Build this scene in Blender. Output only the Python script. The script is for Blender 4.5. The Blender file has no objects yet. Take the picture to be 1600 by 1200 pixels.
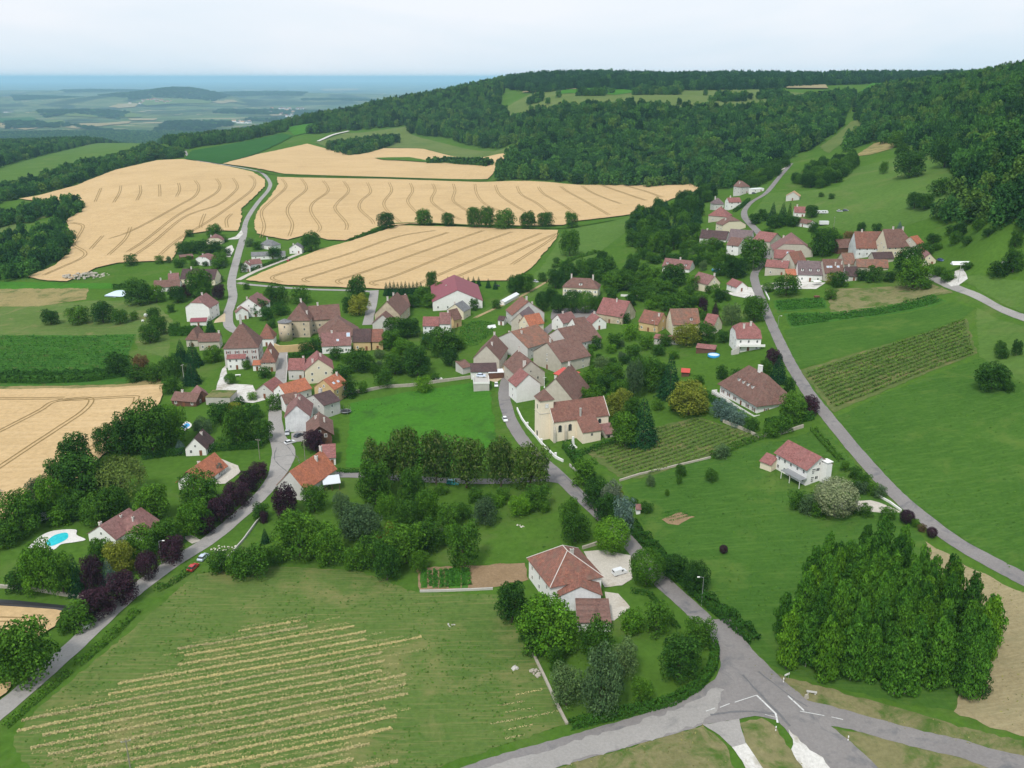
import bpy, bmesh, math, random
import numpy as np
from mathutils import Vector, Matrix, geometry
R = math.radians
rnd = random.Random(7)
nrs = np.random.RandomState(11)
scene = bpy.context.scene
COL = scene.collection

# ------------------------------------------------------------------ camera
CAM_H, PITCH, FPX = 130.0, R(18.9), 1400.0
cam_d = bpy.data.cameras.new('camera')
cam = bpy.data.objects.new('camera', cam_d)
COL.objects.link(cam)
cam.location = (0, 0, CAM_H)
cam.rotation_euler = (math.pi / 2 - PITCH, 0, 0)
cam_d.sensor_width = 36.0
cam_d.lens = 36.0 * FPX / 1600.0
cam_d.clip_start = 1.0
cam_d.clip_end = 200000.0
scene.camera = cam

# ------------------------------------------------------------------ sky, sun, exposure
SUN_EL, SUN_AZ = R(52), R(204)          # azimuth clockwise from +Y: behind the camera, a little left
world = bpy.data.worlds.new('World')
scene.world = world
world.use_nodes = True
wt = world.node_tree
wt.nodes.clear()
wo = wt.nodes.new('ShaderNodeOutputWorld')
wb = wt.nodes.new('ShaderNodeBackground')
sky = wt.nodes.new('ShaderNodeTexSky')
sky.sky_type = 'NISHITA'
sky.sun_disc = False
sky.sun_elevation = SUN_EL
sky.sun_rotation = SUN_AZ
sky.dust_density = 3.0
tc = wt.nodes.new('ShaderNodeTexCoord')
mp = wt.nodes.new('ShaderNodeMapping')
mp.inputs['Scale'].default_value = (1.1, 1.1, 5.5)
n1 = wt.nodes.new('ShaderNodeTexNoise')
n1.inputs['Scale'].default_value = 1.6
n1.inputs['Detail'].default_value = 5.0
n1.inputs['Roughness'].default_value = 0.5
n1.inputs['Distortion'].default_value = 0.6
cr = wt.nodes.new('ShaderNodeValToRGB')
cr.color_ramp.elements[0].position = 0.36
cr.color_ramp.elements[0].color = (4.15, 4.85, 5.45, 1)
cr.color_ramp.elements[1].position = 0.62
cr.color_ramp.elements[1].color = (5.15, 5.35, 5.72, 1)
mx = wt.nodes.new('ShaderNodeMix')
mx.data_type = 'RGBA'
mx.inputs['Factor'].default_value = 0.93
wt.links.new(tc.outputs['Generated'], mp.inputs['Vector'])
wt.links.new(mp.outputs['Vector'], n1.inputs['Vector'])
wt.links.new(n1.outputs['Fac'], cr.inputs['Fac'])
wt.links.new(sky.outputs['Color'], mx.inputs[6])
wt.links.new(cr.outputs['Color'], mx.inputs[7])
wt.links.new(mx.outputs[2], wb.inputs['Color'])
wb.inputs['Strength'].default_value = 0.1
wt.links.new(wb.outputs['Background'], wo.inputs['Surface'])

sun_d = bpy.data.lights.new('sun', 'SUN')
sun_d.energy = 1.5
sun_d.angle = R(10)
sun_d.color = (1.0, 0.96, 0.9)
sun = bpy.data.objects.new('sun', sun_d)
COL.objects.link(sun)
sd = Vector((math.sin(SUN_AZ) * math.cos(SUN_EL), math.cos(SUN_AZ) * math.cos(SUN_EL), math.sin(SUN_EL)))
sun.rotation_euler = sd.to_track_quat('Z', 'Y').to_euler()
sun.location = sd * 500

vs = scene.view_settings
vs.view_transform = 'Standard'
vs.look = 'None'
vs.exposure = 0.88
vs.gamma = 1.0
vs.use_curve_mapping = False
scene.render.engine = 'CYCLES'
cy = scene.cycles
cy.use_denoising = True
cy.max_bounces = 6
cy.diffuse_bounces = 2
cy.glossy_bounces = 2
cy.transmission_bounces = 3
cy.transparent_max_bounces = 6
cy.volume_bounces = 4
cy.caustics_reflective = False
cy.caustics_refractive = False

# ------------------------------------------------------------------ pixel <-> ground
SP, CP = math.sin(PITCH), math.cos(PITCH)

def ray(u, v):
    a, b = (u - 800.0) / FPX, (600.0 - v) / FPX
    return np.array([a, CP + b * SP, -SP + b * CP])

def at_plane(u, v, z):
    d = ray(u, v)
    t = (z - CAM_H) / d[2]
    return d[0] * t, d[1] * t

def at_dist(u, y, z):
    zc = y * CP + (CAM_H - z) * SP
    return (u - 800.0) / FPX * zc, y

CT = []
for u, v, z in [(0,1200,0),(400,1200,0),(800,1200,0),(1200,1200,0),(1600,1200,2),
    (0,1000,0),(800,1000,0),(1300,1000,3),(0,900,0),(400,900,0),(800,900,1),(1200,900,4),(1600,900,10),
    (0,700,-3),(250,700,-1),(450,700,1),(700,700,1),(900,700,3),(1100,700,7),(1300,700,12),(1600,700,20),
    (0,600,-3),(200,600,-2),(430,590,2),(650,600,2),(850,600,4),(1050,560,9),(1250,580,17),(1450,560,24),(1600,560,30),
    (0,500,-5),(150,500,-3),(370,500,2),(560,500,3),(750,490,5),(950,460,9),(1150,470,17),(1300,450,25),(1450,440,32),(1600,450,39),
    (-80,440,-10),(0,430,-8),(200,430,-1),(370,430,1),(600,440,3),(800,430,5),(1000,400,12),(1150,390,24),(1300,390,31),(1400,400,34),(1500,380,44),(1590,390,50),
    (120,400,-5),(30,400,-12),(300,380,1),(450,370,2),(700,370,4),(880,360,6),(1000,340,12),(1150,330,30),(1250,330,37),(1400,330,45),(1500,330,54),(1600,350,62),
    (200,330,2),(420,300,5),(700,300,7),(900,310,8),(1080,295,14),(1180,290,37),(1240,300,40),(1350,300,48),(1450,290,58),(1600,300,76),
    (130,290,-2),(250,250,5),(400,250,8),(600,260,8),(760,280,8),(900,288,8),(1000,289,10),
    (330,235,8),(480,226,13),(650,235,14),(780,240,16),(20,265,-15),(150,250,-12),(240,225,-5),(0,330,-12),(60,310,-8),
    (1420,275,59),(1260,262,45),(1330,235,56),(1440,240,64)]:
    x, y = at_plane(u, v, z)
    CT.append((x, y, z))
for u, y, z in [(800,1350,36),(900,1350,44),(1000,1350,48),(1100,1300,46),(900,1500,72),(1000,1500,75),(1100,1500,78),(1200,1400,70),
    (850,1750,84),(1000,1700,88),(1150,1650,88),(1000,1600,81),(1000,1950,100),(1000,2150,110),(850,2150,105),
    (800,2500,118),(880,2600,128),(1150,2700,127),(1400,2700,128),(1550,2600,124),(730,2400,100),(600,2200,66),(500,2100,38),(430,2050,18),(330,2000,0),(200,2100,-25),(50,2100,-30),(-100,2100,-30),
    (650,1830,18),(760,1680,24),(560,1950,22),(600,3000,-40),(450,2800,-50),(800,3600,10),(1000,3600,90),(1400,3600,100),(0,3000,-55),(200,3000,-55),(-100,3200,-58),(300,2600,-48),(0,2500,-42),
    (1600,1000,122),(1500,1150,112),(1400,1400,104),(1450,1000,82),(1400,1100,74),(1330,1250,66),(1550,800,90),(1620,700,96),(1520,700,68),(1290,1250,62),
    (1330,1700,95),(1400,2000,112),(1250,2000,108),(1700,1000,135),(1750,700,115),(1700,500,85),(1650,1500,128)]:
    x, y2 = at_dist(u, y, z)
    CT.append((x, y2, z))
CT = np.array(CT, float)

AZK = 2.6
def warp(x, y):
    r = np.hypot(x, y)
    az = np.arctan2(x, y)
    return np.stack([np.clip(az, -R(36), R(36)) * AZK, np.log(np.clip(r, 110.0, 3600.0))], -1)

def _phi(a, b):
    d2 = ((a[:, None, :] - b[None, :, :]) ** 2).sum(-1)
    return 0.5 * d2 * np.log(d2 + 1e-12)

_P = warp(CT[:, 0], CT[:, 1])
_n = len(_P)
_A = np.zeros((_n + 3, _n + 3))
_A[:_n, :_n] = _phi(_P, _P) + np.eye(_n) * 0.004
_A[:_n, _n] = 1
_A[:_n, _n + 1:] = _P
_A[_n:, :_n] = _A[:_n, _n:].T
_W = np.linalg.solve(_A, np.concatenate([CT[:, 2], np.zeros(3)]))

def sstep(a, b, x):
    t = np.clip((x - a) / (b - a), 0, 1)
    return t * t * (3 - 2 * t)

FARHILLS = [(298, 12300, 120, 560, 1100), (205, 12200, 138, 1350, 1100), (110, 8900, 55, 950, 620), (560, 16500, 70, 3600, 1500),
            (60, 20000, 95, 4500, 2500), (430, 10200, 34, 1250, 760), (300, 7100, 34, 600, 380), (30, 13300, 100, 1150, 900), (400, 15200, 95, 1900, 1000),
            (150, 17100, 110, 2200, 1100), (520, 13300, 60, 1150, 640), (20, 7100, 28, 640, 330)]
def terrain_raw(x, y):
    q = warp(x, y)
    z = np.concatenate([_phi(q[i:i + 4000], _P) @ _W[:_n] for i in range(0, len(q), 4000)]) + _W[_n] + q @ _W[_n + 1:]
    r = np.hypot(x, y)
    t = sstep(2600.0, 5800.0, r)
    far = np.full_like(x, -230.0)
    for u, d, h, sx, sy in FARHILLS:
        hx, hy = at_dist(u, d, -230)
        far = far + h * np.exp(-((x - hx) / sx) ** 2 - ((y - hy) / sy) ** 2)
    far = far + 5 * np.sin(x / 430.0 + 1) * np.sin(y / 610.0) * sstep(5500, 7000, r)
    z = z * (1 - t) + far * t
    back = sstep(120.0, 60.0, r)
    return z * (1 - back)

AZ = np.concatenate([np.arange(-180, -45, 5.0), np.arange(-45, 45, 0.4), np.arange(45, 180.1, 5.0)])
LR = np.linspace(math.log(6.0), math.log(75000.0), 760)
_az2, _lr2 = np.meshgrid(np.radians(AZ), LR)
_rr = np.exp(_lr2)
GX, GY = _rr * np.sin(_az2), _rr * np.cos(_az2)
GZ = terrain_raw(GX.ravel(), GY.ravel()).reshape(GX.shape)

def ground(x, y):
    x = np.atleast_1d(np.asarray(x, float)); y = np.atleast_1d(np.asarray(y, float))
    az = np.degrees(np.arctan2(x, y))
    lr = np.log(np.maximum(np.hypot(x, y), 6.1))
    i = np.clip(np.searchsorted(AZ, az) - 1, 0, len(AZ) - 2)
    fa = (az - AZ[i]) / (AZ[i + 1] - AZ[i])
    g = (lr - LR[0]) / (LR[1] - LR[0])
    j = np.clip(g.astype(int), 0, len(LR) - 2)
    fb = g - j
    return (GZ[j, i] * (1 - fa) + GZ[j, i + 1] * fa) * (1 - fb) + (GZ[j + 1, i] * (1 - fa) + GZ[j + 1, i + 1] * fa) * fb

_T = np.exp(np.linspace(math.log(60.0), math.log(70000.0), 900))
def G(u, v, dz=0.0):
    """the point on the ground (raised by dz) seen at a pixel of the photograph"""
    d = ray(u, v)
    z = CAM_H + d[2] * _T
    f = z - ground(d[0] * _T, d[1] * _T) - dz
    k = np.nonzero(f < 0)[0]
    if len(k) == 0:
        t = 20000.0
    else:
        k = k[0]
        a, b = (_T[k - 1] if k else 1.0), _T[k]
        for _ in range(3):
            tt = np.linspace(a, b, 9)
            ff = CAM_H + d[2] * tt - ground(d[0] * tt, d[1] * tt) - dz
            m = np.nonzero(ff < 0)[0]
            m = m[0] if len(m) else 8
            m = max(m, 1)
            a, b = tt[m - 1], tt[m]
        t = 0.5 * (a + b)
    x, y = d[0] * t, d[1] * t
    return Vector((x, y, float(ground(x, y)[0])))

def P(p):
    """pixel (u, v) or (u, distance, 'd') -> ground point"""
    if len(p) == 3:
        x, y = at_dist(p[0], p[1], 60)
        return Vector((x, y, float(ground(x, y)[0])))
    return G(p[0], p[1])

def mpp(p):
    """metres per photograph pixel at a ground point"""
    return (p.y * CP + (CAM_H - p.z) * SP) / FPX

# ------------------------------------------------------------------ objects, tags
def tag(o, label=None, cat=None, group=None, kind=None):
    if label: o['label'] = label
    if cat: o['category'] = cat
    if group: o['group'] = group
    if kind: o['kind'] = kind
    return o

def empty(name, loc, rz=0.0):
    o = bpy.data.objects.new(name, None)
    o.location = loc
    o.rotation_euler = (0, 0, rz)
    o.empty_display_size = 0.5
    COL.objects.link(o)
    return o

def link(name, me, parent=None, mat=None, loc=None):
    o = bpy.data.objects.new(name, me)
    if mat is not None and not me.materials:
        me.materials.append(mat)
    COL.objects.link(o)
    if parent: o.parent = parent
    if loc is not None: o.location = loc
    return o

def pymesh(name, V, F, mats=(), mi=None, smooth=False):
    me = bpy.data.meshes.new(name)
    me.from_pydata(V, [], F)
    for m in mats: me.materials.append(m)
    if mi is not None: me.polygons.foreach_set('material_index', mi)
    if smooth: me.polygons.foreach_set('use_smooth', [True] * len(me.polygons))
    me.update()
    return me

def quadmesh(name, V, nv=4, mat=None):
    """V: (n, nv, 3) separate faces"""
    n = len(V)
    me = bpy.data.meshes.new(name)
    me.vertices.add(n * nv)
    me.vertices.foreach_set('co', V.reshape(-1).astype(np.float32))
    me.loops.add(n * nv)
    me.loops.foreach_set('vertex_index', np.arange(n * nv, dtype=np.int32))
    me.polygons.add(n)
    me.polygons.foreach_set('loop_start', np.arange(n, dtype=np.int32) * nv)
    me.polygons.foreach_set('loop_total', np.full(n, nv, dtype=np.int32))
    if mat: me.materials.append(mat)
    me.update()
    me.validate()
    return me

class MB:
    """collects simple solids into one mesh"""
    def __init__(s): s.V, s.F, s.I = [], [], []
    def add(s, V, F, i=0):
        k = len(s.V)
        s.V += [tuple(v) for v in V]
        s.F += [tuple(k + a for a in f) for f in F]
        s.I += [i] * len(F)
        return s
    def box(s, x0, x1, y0, y1, z0, z1, i=0):
        return s.add([(x0,y0,z0),(x1,y0,z0),(x1,y1,z0),(x0,y1,z0),(x0,y0,z1),(x1,y0,z1),(x1,y1,z1),(x0,y1,z1)],
                     [(0,3,2,1),(4,5,6,7),(0,1,5,4),(1,2,6,5),(2,3,7,6),(3,0,4,7)], i)
    def tube(s, pts, rads, n=8, i=0, cap=True):
        base = len(s.V)
        pts = [Vector(p) for p in pts]
        for k, p in enumerate(pts):
            d = (pts[min(k + 1, len(pts) - 1)] - pts[max(k - 1, 0)]).normalized()
            a = d.orthogonal().normalized(); b = d.cross(a)
            for q in range(n):
                t = 2 * math.pi * q / n
                s.V.append(tuple(p + (a * math.cos(t) + b * math.sin(t)) * rads[k]))
        for k in range(len(pts) - 1):
            for q in range(n):
                s.F.append((base + k*n + q, base + k*n + (q+1) % n, base + (k+1)*n + (q+1) % n, base + (k+1)*n + q)); s.I.append(i)
        if cap:
            s.F.append(tuple(base + q for q in range(n))[::-1]); s.I.append(i)
            s.F.append(tuple(base + (len(pts)-1)*n + q for q in range(n))); s.I.append(i)
        return s
    def lathe(s, prof, n=12, i=0, c=(0, 0)):
        base = len(s.V)
        for r, z in prof:
            for q in range(n):
                t = 2 * math.pi * q / n
                s.V.append((c[0] + r * math.cos(t), c[1] + r * math.sin(t), z))
        for k in range(len(prof) - 1):
            for q in range(n):
                s.F.append((base + k*n + q, base + k*n + (q+1) % n, base + (k+1)*n + (q+1) % n, base + (k+1)*n + q)); s.I.append(i)
        s.F.append(tuple(base + q for q in range(n))[::-1]); s.I.append(i)
        s.F.append(tuple(base + (len(prof)-1)*n + q for q in range(n))); s.I.append(i)
        return s
    def mesh(s, name, mats, smooth=False):
        if not isinstance(mats, (list, tuple)): mats = [mats]
        return pymesh(name, s.V, s.F, mats, s.I, smooth)
    def build(s, name, mats, parent=None, loc=None, smooth=False):
        return link(name, s.mesh(name, mats, smooth), parent, None, loc)

# ------------------------------------------------------------------ materials
MAT = {}
def nodes(name):
    m = bpy.data.materials.new(name)
    m.use_nodes = True
    t = m.node_tree
    b = t.nodes['Principled BSDF']
    MAT[name] = m
    return m, t, b

def ramp(t, stops):
    r = t.nodes.new('ShaderNodeValToRGB')
    e = r.color_ramp.elements
    while len(e) < len(stops): e.new(0.5)
    for k, (p, c) in enumerate(stops):
        e[k].position = p
        e[k].color = (*c, 1)
    return r

def mixc(t, a, b, f, mode='MIX'):
    m = t.nodes.new('ShaderNodeMix')
    m.data_type = 'RGBA'
    m.blend_type = mode
    for s, i in ((f, 0), (a, 6), (b, 7)):
        if isinstance(s, (int, float)): m.inputs[i].default_value = s
        elif isinstance(s, tuple): m.inputs[i].default_value = (*s, 1)
        else: t.links.new(s, m.inputs[i])
    return m.outputs[2]

def coords(t, kind='Object', scale=(1, 1, 1), rot=0.0):
    c = t.nodes.new('ShaderNodeTexCoord')
    m = t.nodes.new('ShaderNodeMapping')
    m.inputs['Scale'].default_value = scale
    m.inputs['Rotation'].default_value = (0, 0, rot)
    t.links.new(c.outputs[kind], m.inputs['Vector'])
    return m.outputs['Vector']

def noise(t, vec, scale, detail=4.0, rough=0.55, dist=0.0):
    n = t.nodes.new('ShaderNodeTexNoise')
    n.inputs['Scale'].default_value = scale
    n.inputs['Detail'].default_value = detail
    n.inputs['Roughness'].default_value = rough
    n.inputs['Distortion'].default_value = dist
    t.links.new(vec, n.inputs['Vector'])
    return n.outputs['Fac']

def bump(t, b, h, strength, dist):
    n = t.nodes.new('ShaderNodeBump')
    n.inputs['Strength'].default_value = strength
    n.inputs['Distance'].default_value = dist
    t.links.new(h, n.inputs['Height'])
    t.links.new(n.outputs['Normal'], b.inputs['Normal'])

def surf(name, lo, hi, big=0.02, fine=0.7, patch=None, pscale=0.05, prange=(0.55, 0.7), rough=0.95, bmp=0.4, bdist=0.3, streak=None, spec=0.0, fmix=0.5):
    """ground cover: large and fine mottling between lo and hi, optional patches of another colour"""
    m, t, b = nodes(name)
    vec = coords(t)
    a = noise(t, vec, big, 5.0, 0.6, 0.3)
    f = noise(t, vec, fine, 6.0, 0.7)
    ra = ramp(t, [(0.3, lo), (0.7, hi)])
    t.links.new(a, ra.inputs['Fac'])
    rf = ramp(t, [(0.25, tuple(c * 0.62 for c in lo)), (0.75, tuple(min(1, c * 1.22) for c in hi))])
    t.links.new(f, rf.inputs['Fac'])
    c = mixc(t, ra.outputs['Color'], rf.outputs['Color'], fmix)
    if patch:
        pn = noise(t, vec, pscale, 7.0, 0.68, 0.5)
        rp = ramp(t, [(prange[0], (0, 0, 0)), (prange[1], (1, 1, 1))])
        t.links.new(pn, rp.inputs['Fac'])
        c = mixc(t, c, patch, rp.outputs['Color'])
    if streak:
        ang, sc, col, amt = streak
        sv = coords(t, 'Object', (sc * 0.06, sc, 1), ang)
        sn = noise(t, sv, 1.0, 3.0, 0.6)
        rs = ramp(t, [(0.48, (0, 0, 0)), (0.72, (amt, amt, amt))])
        t.links.new(sn, rs.inputs['Fac'])
        c = mixc(t, c, col, rs.outputs['Color'])
    t.links.new(c, b.inputs['Base Color'])
    b.inputs['Roughness'].default_value = rough
    b.inputs['Specular IOR Level'].default_value = spec
    if bmp: bump(t, b, f, bmp, bdist)
    return m

def plain(name, col, rough=0.7, var=0.12, scale=1.5, metal=0.0, spec=0.4):
    m, t, b = nodes(name)
    v = coords(t)
    n = noise(t, v, scale, 5.0, 0.65)
    r = ramp(t, [(0.25, tuple(c * (1 - var * 1.6) for c in col)), (0.75, tuple(min(1, c * (1 + var)) for c in col))])
    t.links.new(n, r.inputs['Fac'])
    t.links.new(r.outputs['Color'], b.inputs['Base Color'])
    b.inputs['Roughness'].default_value = rough
    b.inputs['Metallic'].default_value = metal
    b.inputs['Specular IOR Level'].default_value = spec
    return m

def wallmat(name, col, stain, amt=0.5, scale=0.6, bmp=0.3):
    m, t, b = nodes(name)
    v = coords(t)
    n = noise(t, v, scale, 7.0, 0.7, 0.4)
    r = ramp(t, [(0.42, (0, 0, 0)), (0.75, (amt, amt, amt))])
    t.links.new(n, r.inputs['Fac'])
    f = noise(t, v, 4.0, 5.0, 0.7)
    rf = ramp(t, [(0.2, tuple(c * 0.82 for c in col)), (0.8, tuple(min(1, c * 1.06) for c in col))])
    t.links.new(f, rf.inputs['Fac'])
    sv = coords(t, 'Object', (2.2, 2.2, 0.25))
    ns = noise(t, sv, 1.0, 4.0, 0.6)
    rs = ramp(t, [(0.5, (0, 0, 0)), (0.85, (amt * 0.7,) * 3)])
    t.links.new(ns, rs.inputs['Fac'])
    c = mixc(t, rf.outputs['Color'], stain, r.outputs['Color'])
    c = mixc(t, c, stain, rs.outputs['Color'])
    t.links.new(c, b.inputs['Base Color'])
    b.inputs['Roughness'].default_value = 0.92
    b.inputs['Specular IOR Level'].default_value = 0.2
    bump(t, b, f, bmp, 0.05)
    return m

def roofmat(name, col, alt, moss, amt=0.35, mossamt=0.3, course=0.36):
    """tile roof: courses as fine relief, tiles of mixed firing, moss and lichen"""
    m, t, b = nodes(name)
    v = coords(t)
    big = noise(t, v, 0.28, 6.0, 0.7, 0.4)
    vo = t.nodes.new('ShaderNodeTexVoronoi')
    vo.inputs['Scale'].default_value = 2.6
    t.links.new(v, vo.inputs['Vector'])
    rv = ramp(t, [(0.0, tuple(c * 0.72 for c in col)), (1.0, tuple(min(1, c * 1.25) for c in col))])
    sep = t.nodes.new('ShaderNodeSeparateColor')
    t.links.new(vo.outputs['Color'], sep.inputs['Color'])
    t.links.new(sep.outputs[0], rv.inputs['Fac'])
    ra = ramp(t, [(0.40, (0, 0, 0)), (0.62, (min(1, amt * 1.5),) * 3)])
    t.links.new(big, ra.inputs['Fac'])
    c = mixc(t, rv.outputs['Color'], alt, ra.outputs['Color'])
    mv = coords(t, 'Object', (1.4, 1.4, 0.5))
    mn = noise(t, mv, 0.55, 7.0, 0.72, 0.2)
    rm = ramp(t, [(0.47, (0, 0, 0)), (0.70, (min(1, mossamt * 1.6),) * 3)])
    t.links.new(mn, rm.inputs['Fac'])
    c = mixc(t, c, moss, rm.outputs['Color'])
    wn = noise(t, v, 0.9, 7.0, 0.75, 0.3)
    rw = ramp(t, [(0.30, (0.62, 0.60, 0.60)), (0.50, (1, 1, 1)), (0.72, (1.26, 1.24, 1.22))])
    t.links.new(wn, rw.inputs['Fac'])
    c = mixc(t, c, rw.outputs['Color'], 0.85, 'MULTIPLY')
    w = t.nodes.new('ShaderNodeTexWave')
    w.wave_type = 'BANDS'
    w.bands_direction = 'Z'
    w.inputs['Scale'].default_value = 1.0 / course / 2.0
    w.inputs['Distortion'].default_value = 0.6
    t.links.new(v, w.inputs['Vector'])
    dk = ramp(t, [(0.0, (0.7, 0.7, 0.7)), (0.45, (1, 1, 1))])
    t.links.new(w.outputs['Fac'], dk.inputs['Fac'])
    c = mixc(t, c, dk.outputs['Color'], 0.55, 'MULTIPLY')
    t.links.new(c, b.inputs['Base Color'])
    b.inputs['Roughness'].default_value = 0.88
    b.inputs['Specular IOR Level'].default_value = 0.25
    bump(t, b, w.outputs['Fac'], 0.5, 0.06)
    return m

def leafmat(name, dark, light, tip=None, obj=0.34, trans=0.08):
    m, t, b = nodes(name)
    v = coords(t)
    n = noise(t, v, 5.0, 3.0, 0.6)
    r = ramp(t, [(0.3, dark), (0.7, light)])
    t.links.new(n, r.inputs['Fac'])
    c = r.outputs['Color']
    g = t.nodes.new('ShaderNodeNewGeometry')
    ri = ramp(t, [(0.0, (0.72, 0.74, 0.74)), (1.0, (1.28, 1.24, 1.15))])
    t.links.new(g.outputs['Random Per Island'], ri.inputs['Fac'])
    c = mixc(t, c, ri.outputs['Color'], 1.0, 'MULTIPLY')
    oi = t.nodes.new('ShaderNodeObjectInfo')
    ro = ramp(t, [(0.0, (1 - obj, 1 - obj * 0.9, 1 - obj * 0.7)), (0.5, (1, 1, 1)), (1.0, (1 + obj * 1.0, 1 + obj * 0.7, 1 + obj * 0.2))])
    t.links.new(oi.outputs['Random'], ro.inputs['Fac'])
    c = mixc(t, c, ro.outputs['Color'], 1.0, 'MULTIPLY')
    if tip:
        n2 = noise(t, v, 9.0, 2.0, 0.5)
        r2 = ramp(t, [(0.52, (0, 0, 0)), (0.66, (0.8, 0.8, 0.8))])
        t.links.new(n2, r2.inputs['Fac'])
        c = mixc(t, c, tip, r2.outputs['Color'])
    t.links.new(c, b.inputs['Base Color'])
    b.inputs['Roughness'].default_value = 0.8
    b.inputs['Specular IOR Level'].default_value = 0.05
    tr = t.nodes.new('ShaderNodeBsdfTranslucent')
    t.links.new(c, tr.inputs['Color'])
    ms = t.nodes.new('ShaderNodeMixShader')
    ms.inputs[0].default_value = trans
    out = t.nodes['Material Output']
    t.links.new(b.outputs[0], ms.inputs[1])
    t.links.new(tr.outputs[0], ms.inputs[2])
    t.links.new(ms.outputs[0], out.inputs['Surface'])
    return m

# ground covers (real surface colours)
surf('meadow', (0.0476, 0.1124, 0.0147), (0.0827, 0.1613, 0.0242), 0.016, 0.5, (0.115, 0.150, 0.045), 0.03, (0.54, 0.76))
surf('lush', (0.0423, 0.1426, 0.0161), (0.0658, 0.1914, 0.0218), 0.03, 0.6, (0.040, 0.105, 0.020), 0.10, (0.52, 0.7))
surf('lawn', (0.0396, 0.1019, 0.0165), (0.0625, 0.1373, 0.0231), 0.03, 0.9, (0.105, 0.160, 0.034), 0.06, (0.55, 0.75), streak=(R(24), 0.9, (0.092, 0.170, 0.032), 0.55))
surf('pasture', (0.073, 0.135, 0.029), (0.112, 0.175, 0.045), 0.02, 0.6, (0.200, 0.185, 0.080), 0.045, (0.54, 0.72), streak=(R(-10), 1.1, (0.20, 0.185, 0.085), 0.45))
surf('hay_meadow', (0.0627, 0.1236, 0.0253), (0.1111, 0.1669, 0.0418), 0.03, 0.8, (0.215, 0.195, 0.080), 0.055, (0.52, 0.75), streak=(R(-18), 1.5, (0.20, 0.19, 0.075), 0.6))
surf('dry_grass', (0.21, 0.18, 0.075), (0.32, 0.26, 0.12), 0.06, 0.8, (0.10, 0.13, 0.04), 0.09, (0.50, 0.66))
surf('verge', (0.145, 0.145, 0.062), (0.235, 0.210, 0.105), 0.10, 0.9, (0.068, 0.120, 0.024), 0.11, (0.47, 0.62))
surf('stubble', (0.2400, 0.2000, 0.1092), (0.3200, 0.2680, 0.1521), 0.05, 1.2, (0.24, 0.215, 0.12), 0.07, (0.5, 0.7), streak=(R(-38), 1.6, (0.36, 0.31, 0.18), 0.6))
surf('wheat', (0.47, 0.325, 0.165), (0.57, 0.405, 0.215), 0.012, 0.5, (0.44, 0.31, 0.16), 0.02, (0.52, 0.74), streak=(R(80), 0.35, (0.62, 0.455, 0.26), 0.5), bmp=0.6, bdist=0.5)
surf('wheel_track', (0.22, 0.155, 0.065), (0.31, 0.215, 0.095), 0.1, 0.8)
surf('crop_ground', (0.041, 0.125, 0.019), (0.063, 0.160, 0.027), 0.05, 0.7, (0.12, 0.12, 0.045), 0.2, (0.55, 0.7))
surf('vine_ground', (0.066, 0.120, 0.028), (0.125, 0.150, 0.050), 0.05, 0.7, (0.190, 0.165, 0.075), 0.12, (0.52, 0.70))
surf('yellow_meadow', (0.090, 0.145, 0.038), (0.146, 0.180, 0.059), 0.012, 0.3, (0.085, 0.135, 0.035), 0.02, (0.5, 0.7))
surf('upland', (0.066, 0.132, 0.026), (0.100, 0.176, 0.038), 0.015, 0.4, (0.125, 0.165, 0.050), 0.03, (0.52, 0.72))
surf('maize', (0.024, 0.085, 0.020), (0.035, 0.115, 0.025), 0.01, 0.3, streak=(R(60), 0.3, (0.06, 0.13, 0.036), 0.5))
surf('wood_floor', (0.016, 0.026, 0.010), (0.03, 0.042, 0.015), 0.05, 0.5)
surf('asphalt', (0.270, 0.255, 0.238), (0.350, 0.332, 0.312), 0.06, 1.6, (0.19, 0.185, 0.18), 0.11, (0.56, 0.72), rough=0.9, bmp=0.15, bdist=0.03, fmix=0.35)
surf('asphalt_dark', (0.1943, 0.1800, 0.1747), (0.2520, 0.2350, 0.2246), 0.08, 1.6, (0.135, 0.135, 0.14), 0.16, (0.54, 0.7), rough=0.9, bmp=0.15, bdist=0.03, fmix=0.35)
surf('asphalt_patch', (0.14, 0.138, 0.14), (0.17, 0.168, 0.17), 0.3, 2.0, rough=0.9, bmp=0.1, bdist=0.02)
surf('gravel', (0.42, 0.385, 0.33), (0.56, 0.52, 0.45), 0.2, 2.2, (0.36, 0.31, 0.245), 0.2, (0.54, 0.7), bmp=0.3, bdist=0.05)
surf('chalk', (0.48, 0.46, 0.42), (0.66, 0.64, 0.60), 0.2, 1.5, (0.36, 0.33, 0.27), 0.22, (0.50, 0.66), bmp=0.3, bdist=0.06)
surf('sand_yard', (0.42, 0.33, 0.21), (0.55, 0.45, 0.30), 0.2, 1.5, bmp=0.2, bdist=0.05)
surf('soil', (0.20, 0.135, 0.075), (0.30, 0.21, 0.125), 0.2, 1.5, bmp=0.5, bdist=0.1)
surf('paint_white', (0.52, 0.52, 0.50), (0.68, 0.68, 0.66), 0.6, 3.0, (0.27, 0.265, 0.26), 0.9, (0.52, 0.68), bmp=0)
surf('paving', (0.60, 0.58, 0.55), (0.74, 0.72, 0.68), 0.4, 2.0, bmp=0.1, bdist=0.02)
surf('earth_path', (0.30, 0.22, 0.115), (0.40, 0.31, 0.17), 0.2, 1.2, (0.13, 0.15, 0.05), 0.3, (0.52, 0.66))

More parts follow.
